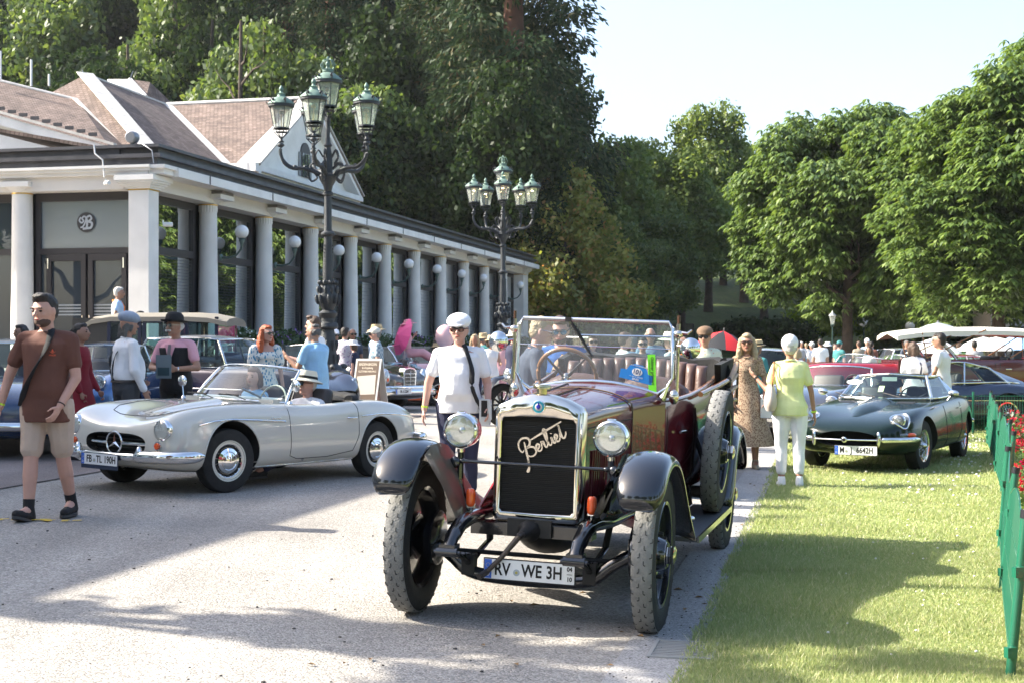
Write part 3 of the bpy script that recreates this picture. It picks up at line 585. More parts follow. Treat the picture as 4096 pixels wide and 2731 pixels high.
fl_leaf = leaf_mat('planter_leaves', (.03, .07, .02), (.07, .12, .035), (.10, .06, .06), .3)
fl_me = np_mesh('flowers', foliage([(-.8, 0, .55, .55, .3, .25), (0, 0, .6, .6, .3, .28), (.8, 0, .55, .55, .3, .25)], 900, .12, 'card', 4), 4)
bl_me = np_mesh('blossoms', foliage([(-.9, 0, .62, .5, .32, .22), (.2, 0, .66, .6, .32, .24), (.9, 0, .6, .45, .32, .22)], 170, .07, 'card', 8, .1), 4)
pur = mat('purple_blossom', (.22, .12, .35), .8); whb = mat('pale_blossom', (.6, .65, .6), .8)
pm = MB(); n = 56
rs = []
for z, s in ((0, .80), (.06, .84), (.38, .92), (.44, 1.0), (.5, 1.0)):
 rs.append([Vector((1.3 * s * max(-1, min(1, 1.35 * math.cos(6.2832 * j / n))), .33 * s * max(-1, min(1, 1.35 * math.sin(6.2832 * j / n))) - (.012 if j % 2 and .05 < z < .4 else 0) * (1 if math.sin(6.2832 * j / n) > 0 else -1), z)) for j in range(n)])
pm.rings(rs); pme = pm.mesh('trough'); smooth_me(pme, 20)
for i in range(11):
 y = edges[i] + 1.75; t = empty('flower_trough', BL(y, 1.25, ZT), BA, 'long stone flower trough on the terrace in front of window %s from the corner' % ['one', 'two', 'three', 'four', 'five', 'six', 'seven', 'eight', 'nine', 'ten', 'eleven'][i], 'planter', 'stone flower troughs along the terrace')
 link('trough', pme, t);
 if not pme.materials: pme.materials.append(pl_m)
 o = link('foliage', fl_me, t)
 if not fl_me.materials: fl_me.materials.append(fl_leaf)
 o.rotation_euler = (0, 0, math.pi * (i % 2)); o.location.z = .05
 o = link('blossoms', bl_me, t)
 if not bl_me.materials: bl_me.materials.append(pur)
 o.location.z = .05; o.material_slots[0].link = 'OBJECT'; o.material_slots[0].material = pur if i % 3 else whb

wing_b = empty('side_wing', (-13.2, 9, 0), BA, 'white side wing of the hall outside the left edge, shading the walking man', 'building')
MB().box((2.5, 2.7, 3.75), (18.5, 5.0, 7.5)).build('wall', white_st, wing_b)
MB().box((2.5, 2.6, 7.62), (19.0, 5.5, .24)).build('cornice', white_st, wing_b); MB().box((2.5, 2.6, 7.84), (19.1, 5.6, .2)).build('parapet', slate, wing_b)
for k in range(6):
 f = MB().box((-5.5 + k * 3.2, .18, 3.2), (1.5, .10, 3.4)).build('window_frame', framem, wing_b); MB().box((-5.5 + k * 3.2, .12, 3.2), (1.3, .02, 3.2)).build('pane', MAT['door_glass'], f)

iron = mat('cast_iron_grey', (.045, .05, .055), .5, .4, bump=.5, bs=30)
copper = mat('copper_green', (.15, .23, .19), .6, .3, nz=.3, ns=6)
lglass = glass('lantern_glass', (.86, .9, .86), .10, .02, solid=.30, solidcol=(.75, .8, .72))
brass = mat('dull_brass', (.4, .3, .15), .4, .8)
def lantern(parent, x, y, z, s, lit):
 t = empty('lantern', (x, y, z), rnd.uniform(0, 1), parent=parent); t.scale = (s * 1.22, s * 1.22, s); n = 6
 hexr = lambda r, zz: [Vector((r * math.cos(6.2832 * j / n), r * math.sin(6.2832 * j / n), zz)) for j in range(n)]
 mb = MB(); mb.rings([hexr(.17, .0), hexr(.265, .62)], cap=False); mb.build('glass_panes', lglass, t, 0)
 mb = MB()
 for j in range(n): mb.tube([hexr(.172, 0)[j], hexr(.268, .62)[j]], .011, 5)
 mb.lathe([(.185, -.03), (.185, .01), (.16, .01), (.16, -.03)], n=18); mb.lathe([(.275, .60), (.30, .62), (.30, .69), (.275, .71)], n=24)
 for j in range(n):   # basket under the glass
  a = 6.2832 * j / n; c_, s_ = math.cos(a), math.sin(a); mb.tube([(.18 * c_, .18 * s_, -.02), (.17 * c_, .17 * s_, -.12), (.10 * c_, .10 * s_, -.2), (.03 * c_, .03 * s_, -.3)], .011, 5)
 mb.lathe([(.13, -.13), (.15, -.12), (.13, -.11)], n=14); mb.lathe([(.05, -.42), (.07, -.40), (.035, -.36), (.03, -.30), (.02, -.25)], n=10)
 mb.build('cage', iron, t)
 mb = MB(); mb.lathe([(.315, .69), (.30, .73), (.22, .82), (.13, .90), (.10, .91), (.085, .98), (.11, 1.0), (.05, 1.03), (.035, 1.08), (.055, 1.12), (.05, 1.17), (.012, 1.25)], n=24); mb.build('copper_roof', copper, t)
 mb = MB()
 for j in range(n):
  a = 6.2832 * j / n; c_, s_ = math.cos(a), math.sin(a); mb.tube([(.30 * c_, .30 * s_, .70), (.36 * c_, .36 * s_, .76), (.34 * c_, .34 * s_, .84), (.29 * c_, .29 * s_, .80)], .013, 5); mb.ell((.27 * c_, .27 * s_, .80), (.03, .03, .05), None, 6, 4)
 mb.build('roof_ornament', iron, t)
 mb = MB(); mb.tube([(0, 0, 0), (0, 0, .42)], .014, 6); mb.lathe([(.05, .40), (.06, .44), (.03, .5)], n=10); mb.build('burner', brass, t)
 if lit: MB().ell((0, 0, .50), (.045, .045, .03), None, 8, 6).build('light_bulb', mat('lit_bulb', (1, .8, .5), .5, emit=((1, .75, .4), 12)), t)
 return t
def candelabrum(x, y, z0, H, rz, label, lit, arms):
 t = empty('street_lamp', (x, y, z0), rz, label, 'street lamp', 'candelabra street lamps'); s = H / 7.1; t.scale = (s, s, s * .957)
 MB().box((0, 0, .38), (.98, .98, .76)).build('plinth', mat('red_sandstone', (.24, .135, .10), .8, nz=.15, ns=5, bump=.2), t)
 MB().box((0, 0, .03), (1.2, 1.2, .06)).build('plinth_step', MAT['red_sandstone'], t)
 MB().lathe([(.56, .76), (.56, .84), (.52, .87), (.52, .96), (.48, 1.0), (.46, 1.08), (.38, 1.13), (.36, 1.17)], n=32).build('base', iron, t)
 mb = MB(); mb.lathe([(.30, 1.17), (.28, 1.22), (.20, 1.27), (.18, 1.5), (.155, 1.85), (.13, 2.0), (.20, 2.02), (.22, 2.06), (.20, 2.14), (.14, 2.17), (.14, 2.25), (.19, 2.3), (.2, 2.36), (.12, 2.42), (.15, 2.5), (.21, 2.62), (.22, 2.72), (.18, 2.85), (.15, 2.98), (.17, 3.0), (.17, 3.05),
  (.11, 3.06), (.11, 3.4), (.085, 3.9), (.085, 4.02), (.15, 4.06), (.15, 4.1), (.09, 4.14), (.08, 4.2), (.075, 4.9), (.11, 4.93), (.11, 4.98), (.075, 5.0), (.10, 5.12), (.17, 5.25), (.2, 5.33), (.18, 5.36), (.10, 5.40), (.09, 5.8), (.05, 6.0)], n=20)
 mb.build('post', iron, t)
 mb = MB()      # acanthus leaves round the lower shaft
 for zc, r, h, k in ((1.35, .19, .26, 8), (1.65, .17, .24, 8), (2.65, .225, .2, 9), (2.85, .19, .18, 9), (3.02, .17, .1, 10)):
  for j in range(k):
   a = 6.2832 * (j + (zc * 3 % 1)) / k; mb.ell((r * math.cos(a), r * math.sin(a), zc), (.05, .035, h * .55), Matrix.Rotation(a, 3, 'Z') @ Matrix.Rotation(.2, 3, 'Y'), 6, 5)
 for j in range(4): a = 1.5708 * j + .4; mb.ell((.33 * math.cos(a), .33 * math.sin(a), 1.2), (.09, .06, .07), Matrix.Rotation(a, 3, 'Z'), 8, 6)
 mb.build('cast_leaves', iron, t)
 mb = MB()
 for k in range(10):
  for j in range(8): a = 6.2832 * j / 8; mb.box((.098 * math.cos(a), .098 * math.sin(a), 3.15 + k * .075), (.012, .02, .04), a)
 mb.build('rib_ornament', iron, t)
 for j, a in enumerate(arms):
  c_, s_ = math.cos(a), math.sin(a); Q = lambda r, z: (r * c_, r * s_, z)
  mb = MB(); mb.tube([Vector(p) for p in bez([Q(.08, 5.30), Q(.25, 5.42), Q(.5, 5.50), Q(.72, 5.50), Q(.90, 5.62), Q(.98, 5.85), Q(.95, 6.0)], 3)], [.05] * 6 + [.045] * 7 + [.035] * 6, 8)
  mb.ell(Q(.97, 5.99), (.075, .075, .05), None, 8, 6)
  mb.tube([Vector(p) for p in bez([Q(.12, 5.5), Q(.3, 5.62), Q(.42, 5.42), Q(.34, 5.22), Q(.22, 5.3), Q(.28, 5.4)], 3)], .024, 6)
  mb.tube([Vector(p) for p in bez([Q(.1, 5.75), Q(.2, 5.9), Q(.26, 5.75), Q(.16, 5.6)], 3)], .02, 6)
  for k in range(4): mb.ell(Q(.35 + k * .11, 5.50 + .02 * (k % 2)), (.06, .045, .05), Matrix.Rotation(a, 3, 'Z'), 6, 4)
  mb.build('arm', iron, t); lantern(t, .96 * c_, .96 * s_, 6.36, .74, lit)
 mb = MB(); mb.lathe([(.05, 5.95), (.09, 6.0), (.06, 6.06), (.04, 6.2), (.055, 6.6)], n=12); mb.build('finial_stem', iron, t)
 lantern(t, 0, 0, 6.86, .80, lit)
 mb = MB()      # crown
 for j in range(8):
  a = 6.2832 * j / 8; c_, s_ = math.cos(a), math.sin(a); mb.tube([(.10 * c_, .10 * s_, 7.62), (.15 * c_, .15 * s_, 7.74), (.10 * c_, .10 * s_, 7.86), (.01 * c_, .01 * s_, 7.88)], .014, 5); mb.ell((.15 * c_, .15 * s_, 7.76), .02, None, 5, 4)
 mb.lathe([(.115, 7.6), (.115, 7.66), (.1, 7.66)], n=16); mb.ell((0, 0, 7.91), .03, None, 6, 5); mb.build('crown_finial', copper, t)
 return t
d1, d2 = 27.0, 41.2
A5 = lambda o: [o + 2 * math.pi * k / 5 for k in range(5)]
candelabrum(ux(1312, d1), d1, gz(ux(1312, d1), d1) - .02, 6.47, 0, 'nearer ornate cast-iron street lamp with green-roofed lanterns by the blue polo man', False, A5(-1.745))
candelabrum(ux(2012, d2), d2, gz(ux(2012, d2), d2) - .02, 6.50, .35, 'farther ornate street lamp with lit lanterns near the colonnade end', True, A5(-1.92))
bark = mat('bark_brown', (0.075, 0.055, 0.042), 0.95, nz=0.35, ns=3, bump=1.0, bs=9)
bark_red = mat('bark_red', (0.12, 0.055, 0.035), 0.95, nz=0.3, ns=2, bump=1.0, bs=5)
chest_leaf = leaf_mat('chestnut_leaves', (0.06, 0.11, 0.024), (0.13, 0.20, 0.045), (0.22, 0.29, 0.09), 0.34, 0.08, 0.4)
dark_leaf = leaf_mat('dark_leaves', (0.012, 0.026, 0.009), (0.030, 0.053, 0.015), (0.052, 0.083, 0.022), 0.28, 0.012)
light_leaf = leaf_mat('light_leaves', (0.09, 0.14, 0.035), (0.16, 0.22, 0.055), (0.24, 0.30, 0.09), 0.42, 0.03)
mid_leaf = leaf_mat('mid_leaves', (0.065, 0.11, 0.03), (0.12, 0.175, 0.045), (0.18, 0.23, 0.06), 0.40, 0.04)
bright_leaf = leaf_mat('bright_leaves', (0.10, 0.17, 0.012), (0.19, 0.28, 0.02), (0.26, 0.36, 0.03), 0.6, 0.03)
autumn_leaf = leaf_mat('rusty_leaves', (0.17, 0.21, 0.05), (0.28, 0.28, 0.075), (0.44, 0.25, 0.10), 0.50, 0.03)
conif_leaf = leaf_mat('sequoia_sprays', (0.018, 0.037, 0.017), (0.042, 0.068, 0.028), (0.10, 0.085, 0.042), 0.22, 0.012)
def trunk_mesh(h, r, limbs, seed, crown_r, lean=0.0, z0=-0.3, start=0.3):
 g = random.Random(seed); mb = MB(); pts = []; rr = []
 for i in range(9):
  t = i / 8; pts.append((lean * t * h + math.sin(t * 3 + seed) * r * .5, math.cos(t * 2.2 + seed) * r * .4, z0 + (h - z0) * t)); rr.append(r * (1.25 if i == 0 else 1) * (1 - .8 * t) + .02)
 mb.tube(pts, rr, 10)
 for k in range(limbs):
  t = start + (0.92 - start) * (k + g.random()) / limbs; i = min(int(t * 8), 7); p = Vector(pts[i]).lerp(Vector(pts[i + 1]), t * 8 - i)
  az = g.uniform(0, 6.283); L = crown_r * g.uniform(.55, .95) * (1.15 - t * .6); upz = g.uniform(.25, .75)
  q = [p]; d = Vector((math.cos(az), math.sin(az), upz)).normalized()
  for s in range(4): q.append(q[-1] + d * L / 4 + Vector((g.gauss(0, .05), g.gauss(0, .05), g.gauss(0, .04))) * L); d = (d + Vector((0, 0, .10))).normalized()
  r0 = rr[i] * .55; mb.tube(q, [r0, r0 * .75, r0 * .5, r0 * .3, r0 * .12], 7)
 return mb.mesh('trunk')
def make_tree(name, label, cat, loc, crown_me, leaf, trunk_me, bk, rz=0, s=1.0, group=None, sz=None):
 t = empty(name, loc, rz, label, cat, group); t.scale = (s, s, sz or s)
 c = link('crown', crown_me, t, None)
 if not crown_me.materials: crown_me.materials.append(leaf)
 k = link('trunk', trunk_me, t, None)
 if not trunk_me.materials: trunk_me.materials.append(bk)
 return t
def chestnut(seed, rx, ry, rz, cz, nl, nf, h, r, sz=.43):
 lb = lobes_crown(0, cz, rx, ry, rz, nl, .20, seed, .33, -.85)
 V = foliage(lb, nf, sz, 'fan', seed, .30, .5)
 return np_mesh('crown', V, 4), trunk_mesh(h, r, 16, seed, rx * .95)
def smooth_trunk(me): smooth_me(me, 60); return me
cm1, tm1 = chestnut(11, 6.3, 6.0, 7.3, 8.7, 150, 26000, 14.0, .31)
g1 = 'horse chestnut trees shading the lawn edge'
make_tree('chestnut_tree', 'big horse chestnut whose trunk stands just right of the green lamp', 'tree', (ux(3400, 72), 72, terrain(ux(3400, 72), 72)), cm1, chest_leaf, smooth_trunk(tm1), bark, 0.4, 1.0, g1, .93)
cm2, tm2 = chestnut(23, 6.6, 6.0, 8.0, 9.2, 150, 26000, 16.0, .33)
make_tree('chestnut_tree', 'horse chestnut at the right edge of the photo, taller, trunk behind the white umbrella', 'tree', (ux(3985, 64), 64, terrain(ux(3985, 64), 64)), cm2, chest_leaf, smooth_trunk(tm2), bark, 1.9, 1.0, g1, .80)
make_tree('chestnut_tree', 'horse chestnut between and behind the two front ones, top seen in their gap', 'tree', (ux(3720, 84), 84, terrain(25, 84)), cm1, chest_leaf, tm1, bark, 2.9, 1.06, g1, 1.0)
make_tree('chestnut_tree', 'third horse chestnut in the row, mostly beyond the right edge', 'tree', (ux(4420, 62), 62, 0), cm2, chest_leaf, tm2, bark, 4.0, 1.12, g1, 1.0)
make_tree('chestnut_tree', 'dark horse chestnut filling the gap under the front crowns', 'tree', (ux(3620, 100), 100, 0.5), cm2, chest_leaf, tm2, bark, 5.0, .95, g1)
make_tree('chestnut_tree', 'dark horse chestnut far behind at the right edge near the cream kiosk', 'tree', (ux(4300, 104), 104, 0.5), cm1, chest_leaf, tm1, bark, 0.9, 1.05, g1)
def broad(seed, n=22000, size=.31, rx=5.2, rz=6.5, cz=9.2, nl=70, lr=.26):
 return np_mesh('crown', foliage(lobes_crown(0, cz, rx, rx, rz, nl, lr, seed, .4, -.9), n, size, 'card', seed, .4, .3), 4)
def seq(seed, n=43000, h=34, r=4.2):
 g = random.Random(seed); lb = []
 for i in range(150):
  t = (i + .5) / 150; z = 3.0 + t * (h - 3); rr = r * (1 - t) ** .72 * (0.55 + .45 * min(1, t * 5)); az = i * 2.4 + g.random(); k = g.uniform(.45, 1.0)
  lb.append((math.cos(az) * rr * k, math.sin(az) * rr * k, z - rr * .12, .42 + rr * .30, .42 + rr * .30, .38 + rr * .10))
 return np_mesh('crown', foliage(lb, n, .36, 'spray', seed, .45, .0), 4)
BR = [broad(31), broad(32, rx=4.6, rz=7.4, cz=10), broad(33, rx=6, rz=5.8, cz=8.6), broad(34, 0, rx=4.2, rz=6.2, nl=34, lr=.3)]
TR = [smooth_trunk(trunk_mesh(14, .34, 12, s, 4.6)) for s in (1, 2, 3, 4)]
SQ = [seq(41), seq(42, r=4.6), seq(43, h=31, r=3.6)]
ST = [smooth_trunk(trunk_mesh(33, .75, 4, s, 1.5, start=.15)) for s in (5, 6, 7)]
for m_ in BR + SQ + TR + ST: m_.materials.clear()
def tree_at(kind, u, d, s, leaf, label, sz=None, rz=None, group='trees on the wooded hill', nm='broadleaf_tree', cat='tree', dz=0.0, v=None):
 x = ux(u, d); src = (SQ if kind == 's' else BR)[v if v is not None else rnd.randrange(3)]
 t = empty(nm, (x, d, terrain(x, d) - .1 + dz), rnd.uniform(0, 6.28) if rz is None else rz, label, cat, group); t.scale = (s, s, sz or s)
 c = link('crown', src, t)
 if not src.materials: src.materials.append(mid_leaf)
 c.material_slots[0].link = 'OBJECT'; c.material_slots[0].material = leaf
 tr = (ST if kind == 's' else TR)[rnd.randrange(3)]; k = link('trunk', tr, t)
 if not tr.materials: tr.materials.append(bark_red if kind == 's' else bark)
 return t
for u, d, s, l in ((1730, 92, 1.05, 'giant sequoia with a thick red trunk left of the tallest pair'), (2075, 84, 1.25, 'giant sequoia rising out of the frame beside the open sky'),
                   (1935, 108, 1.2, 'tall sequoia standing back between the two front sequoias'), (1330, 98, 1.0, 'dark sequoia behind the crown of the nearer street lamp'), (1500, 112, 1.15, 'sequoia further up the hill between the lamp and the red trunk'),
 (1140, 106, 1.1, 'narrow dark sequoia just left of the nearer lamp crown'), (1840, 90, 1.0, 'slim sequoia squeezed between the thick red trunk and the skyline pair')):
 tree_at('s', u, d, s, conif_leaf, l, nm='sequoia_tree', group='giant sequoias behind the colonnade', cat='conifer')
for u, d, s, l in ((960, 86, 1.0, 'maple with glowing yellow-green leaves above the tiled roof'), (500, 92, .95, 'maple with bright backlit leaves above the left roof ridge'), (700, 104, 1.25, 'tall maple with light green leaves in the middle of the dark wood')):
 tree_at('b', u, d, s, bright_leaf, l, nm='maple_tree', v=3, sz=s * 1.5)
 tree_at('b', u + 90, d + 6, s * 1.1, mid_leaf, 'mid green tree standing just behind ' + l.split(' with')[0].replace('maple', 'the maple') + (' at the ridge' if u == 500 else ' over the roof' if u == 960 else ''), sz=s * 1.5)
dark = ['dark broadleaf tree on the wooded hill, lost in the shade', 'tall dark tree high on the wooded hill behind the roofs']
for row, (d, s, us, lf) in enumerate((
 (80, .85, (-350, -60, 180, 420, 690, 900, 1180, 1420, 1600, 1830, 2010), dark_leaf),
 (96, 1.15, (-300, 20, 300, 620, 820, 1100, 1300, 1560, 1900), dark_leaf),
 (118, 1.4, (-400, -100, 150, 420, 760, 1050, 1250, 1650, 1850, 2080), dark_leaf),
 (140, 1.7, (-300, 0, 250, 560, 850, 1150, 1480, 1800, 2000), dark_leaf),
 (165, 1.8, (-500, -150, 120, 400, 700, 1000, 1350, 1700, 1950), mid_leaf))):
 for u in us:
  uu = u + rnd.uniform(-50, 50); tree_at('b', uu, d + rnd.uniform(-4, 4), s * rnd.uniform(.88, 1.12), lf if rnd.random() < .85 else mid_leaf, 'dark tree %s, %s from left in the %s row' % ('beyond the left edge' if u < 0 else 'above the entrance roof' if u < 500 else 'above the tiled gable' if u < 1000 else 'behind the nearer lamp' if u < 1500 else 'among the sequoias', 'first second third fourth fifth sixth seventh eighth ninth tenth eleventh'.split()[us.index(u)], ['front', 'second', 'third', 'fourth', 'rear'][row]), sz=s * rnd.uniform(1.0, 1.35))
for u, d, s, sz, lf, l in ((2440, 88, .85, .93, light_leaf, 'light green tree right beside the last sequoia'), (2590, 104, .95, .98, light_leaf, 'fresh green tree with an open top left of the round tree'),
 (2840, 118, 1.0, 1.13, light_leaf, 'round-topped tree standing highest against the white sky'), (2720, 96, .9, .85, light_leaf, 'yellowish green tree below the round-topped one'), (2980, 128, 1.1, 1.0, light_leaf, 'tree half hidden behind the left edge of the chestnut'),
 (3060, 112, .9, .8, mid_leaf, 'dark tree directly behind the left flank of the chestnut'), (2500, 82, .6, .6, mid_leaf, 'low tree at the foot of the meadow by the building end'), (2640, 88, .62, .6, mid_leaf, 'bushy tree above the park bench'),
 (2900, 140, 1.0, .8, mid_leaf, 'far tree on top of the meadow hill'), (2340, 118, .9, .72, mid_leaf, 'green tree behind the right flank of the last sequoia'), (3300, 130, 1.0, 1.0, dark_leaf, 'dark far tree behind the chestnut trunk'),
 (3520, 138, 1.1, 1.0, dark_leaf, 'dark far tree between the chestnut trunks'), (3750, 132, 1.1, 1.0, dark_leaf, 'dark far tree above the grey umbrella'), (4050, 136, 1.2, 1.0, dark_leaf, 'dark far tree behind the cream kiosk')):
 tree_at('b', u, d, s, lf, l, sz=sz, group='trees round the meadow')
tree_at('b', 2620, 112, .5, mat('copper_leaves', (0.09, 0.05, 0.04), 0.9), 'small copper-red tree behind the open-topped one', sz=.95, v=3, group='trees round the meadow', nm='copper_beech')
g_ = random.Random(9); lb = []
for i in range(120):
 t = (i + .5) / 120; z = 1.0 + t * 9.0; rr = 4.3 * (1 - t) ** .62 * (0.75 + .25 * min(1, t * 6)) + .15; az = i * 2.4 + g_.random(); k = g_.uniform(.5, 1.05)
 lb.append((math.cos(az) * rr * k, math.sin(az) * rr * k, z, .30 + rr * .20, .30 + rr * .20, .45 + rr * .16))
hb = np_mesh('crown', foliage(lb, 24000, .24, 'card', 5, .5, .2), 4)
make_tree('hornbeam_tree', 'spiky green and rusty orange hornbeam at the far end of the colonnade', 'tree', (ux(2250, 78), 78, gz(3, 78) - .1), hb, autumn_leaf, smooth_trunk(trunk_mesh(8.5, .2, 14, 12, 3.0)), bark, 0, 1.12)
bush_me = np_mesh('bush', foliage(lobes_crown(0, .9, 1.9, 1.5, 1.1, 22, .38, 77, .4, -.4), 5200, .2, 'card', 9, .5), 4)
for u, d, s, lf, l in ((3330, 96, 1.9, bright_leaf, 'bright yellow-green bush behind the green lamp'), (3480, 98, 1.7, bright_leaf, 'bright green bush right of the chestnut trunk'), (3120, 88, 1.6, dark_leaf, 'dark bush behind the people left of the chestnut'),
 (2560, 72, 1.5, dark_leaf, 'dark shrub at the foot of the hornbeam'), (2400, 74, 1.7, dark_leaf, 'dark shrub next to the building end'), (3640, 92, 1.8, mid_leaf, 'shrub behind the seated people'), (3800, 94, 2.0, dark_leaf, 'dark shrub under the grey umbrella'), (2980, 92, 1.4, dark_leaf, 'shrub below the left flank of the chestnut'), (3570, 66, .8, bright_leaf, 'low yellow-green hedge shrub behind the parked cars')):
 x = ux(u, d); o = link('bush', bush_me, None)
 if not bush_me.materials: bush_me.materials.append(mid_leaf)
 o.location = (x, d, terrain(x, d) - .1); o.scale = (s, s, s * .9); o.rotation_euler = (0, 0, rnd.uniform(0, 6)); o.material_slots[0].link = 'OBJECT'; o.material_slots[0].material = lf
 tag(o, l, 'bush', 'shrubs below the trees')
def shade_tree(loc, lobes, n, label, h, size=.42):
 me = np_mesh('crown', foliage(lobes, n, size, 'card', 3, .6), 4)
 make_tree('plane_tree', label, 'tree', loc, me, mid_leaf, smooth_trunk(trunk_mesh(h, .3, 10, 8, 3.5, z0=-.2)), bark, 0, 1.0, 'trees left of the path')
SHADE = [(-19.0, 24.0, 5.0)]
for i, (x, y, r) in enumerate(SHADE):
 shade_tree((x, y, .2), lobes_crown(0, 8.0, r, r, r * .95, 70, .34, 60 + i, .45), 17000, 'leafy tree outside the frame between the side wing and the entrance', 8.5)
lb = [(-9.2 + dx, 0 + dy, 7.0 + dz, r * .9, r * .8, r * .55) for dx, dy, dz, r in ((-.2, 0, 0, .55), (.8, -.3, .25, .5), (1.5, .2, 0, .42), (-1.0, .35, .1, .45), (2.2, -.5, .2, .35), (.3, -.9, 0, .5), (1.2, -1.0, .1, .4), (-1.8, .5, -.3, .35))]
lb = [(a + 9.2, b, c, r1, r2, r3) for a, b, c, r1, r2, r3 in lb]
me = np_mesh('crown', foliage(lb, 900, .26, 'card', 3, .7), 4)
t = empty('young_tree', (-9.4, 8.9, .1), 0, 'slender young tree left of the frame whose leafy branches shade the foreground path', 'tree'); link('crown', me, t, mid_leaf)
mb = MB(); mb.tube([(-.4, .2, 0), (-.3, .1, 3), (-.2, .1, 5.2), (.1, 0, 7.2)], [.09, .07, .05, .02], 8)
for q in lb: mb.tube([(-.2, .1, 5.4), (q[0] * .5, q[1] * .5, 6.5), (q[0], q[1], q[2])], [.035, .025, .01], 6)
mb.tube([(-.15, .1, 5.6), (-1.4, .5, 6.4), (-2.6, .6, 6.7)], [.04, .035, .02], 6)
mb.build('trunk', bark, t)

for i, (x, y, s_) in enumerate(((-26, -18, 1.1), (-15, -24, 1.2), (-4, -26, 1.15), (8, -25, 1.2), (19, -20, 1.1), (29, -12, 1.1), (34, 0, 1.0), (36, 12, 1.05), (37, 25, 1.1), (-33, -6, 1.1))):
 t = empty('broadleaf_tree', (x, y, 0), i * 1.3, 'park tree outside the frame, reflected in the cars, number %s along its row' % 'one two three four five six seven eight nine ten'.split()[i], 'tree', 'park trees behind the photographer'); t.scale = (s_, s_, s_)
 c = link('crown', BR[i % 3], t); c.material_slots[0].link = 'OBJECT'; c.material_slots[0].material = mid_leaf; link('trunk', TR[i % 3], t)
def paint(name, col, rough=.28, metal=0.0, coat=1.0): return mat(name, col, rough, metal, coat)
def body_mesh(st, subd=2, cuts=(), paintm=None, tuck=1.0):
 mb = MB(); rs = []
 for x, w, zb, zs, zc, zh in st:
  h = [(0, zb), (w * .55, zb), (w * .84, zb + .01), (w * .955, zb + .08), (w, (zb + zs) * .5 + .03), (w * .993, zs), (w * .935, zc - .02), (w * .79, zc), (w * .54, (zc + zh) * .5), (w * .26, zh), (0, zh + .004)]
  ring = [Vector((x, y, z)) for y, z in h] + [Vector((x, -y, z)) for y, z in h[-2:0:-1]]; rs.append(ring)
 mb.rings(rs); me = fix_normals(mb.mesh('body'))
 if subd: me = evaluate(me, [('SUBSURF', {'levels': subd, 'render_levels': subd})])
 me.materials.append(paintm)
 for cm, m in cuts:
  cm.materials.clear(); cm.materials.append(m); co = bpy.data.objects.new('cut', cm); tmp_sc.collection.objects.link(co)
  me = evaluate(me, [('BOOLEAN', {'operation': 'DIFFERENCE', 'object': co, 'solver': 'EXACT', 'material_mode': 'TRANSFER'})])
  bpy.data.objects.remove(co)
 smooth_me(me, 38); return me
def cyl_y(x, y0, y1, z, r, n=32): mb = MB(); mb.lathe([(r, y0), (r, y1)], (x, 0, z), 'Y', n); return fix_normals(mb.mesh('c'))
def arch_cut(x, y0, y1, z, r):       # wheel arch: round on top, open towards the ground
 pts = [(x - r, z - .5)] + [(x + r * math.cos(a), z + r * math.sin(a)) for a in [math.pi - math.pi * k / 16 for k in range(17)]] + [(x + r, z - .5)]
 mb = MB(); mb.prism([(a, y0, b) for a, b in pts], (0, y1 - y0, 0)); return fix_normals(mb.mesh('c'))
def prism_cut(pts, z0, z1): mb = MB(); mb.prism([(a, b, z0) for a, b in pts], (0, 0, z1 - z0)); return fix_normals(mb.mesh('c'))
def bvh(me):
 return BVHTree.FromPolygons([v.co for v in me.vertices], [tuple(p.vertices) for p in me.polygons])
def on_side(tree, pts, side=1, off=.001):
 out = []
 for x, z in pts:
  h = tree.ray_cast(Vector((x, side * 3, z)), Vector((0, -side, 0)))
  if h[0] is not None: out.append(h[0] + Vector((0, side * off, 0)))
 return out
def on_top(tree, pts, off=.001):
 out = []
 for x, y in pts:
  h = tree.ray_cast(Vector((x, y, 4)), Vector((0, 0, -1)))
  if h[0] is not None: out.append(h[0] + Vector((0, 0, off)))
 return out
gap_m = mat('panel_gap', (.015, .015, .015), .8)
def line(parent, pts, r=.0035, m=None, name='panel_gap', n=5, flat=1.0):
 if len(pts) < 2: return None
 mb = MB(); mb.tube(pts, r, n, flat=flat); return mb.build(name, m or gap_m, parent, 60)
def dense(pts, k=6):
 out = []
 for a, b in zip(pts[:-1], pts[1:]): out += [(a[0] + (b[0] - a[0]) * i / k, a[1] + (b[1] - a[1]) * i / k) for i in range(k)]
 return out + [pts[-1]]
WC = {}
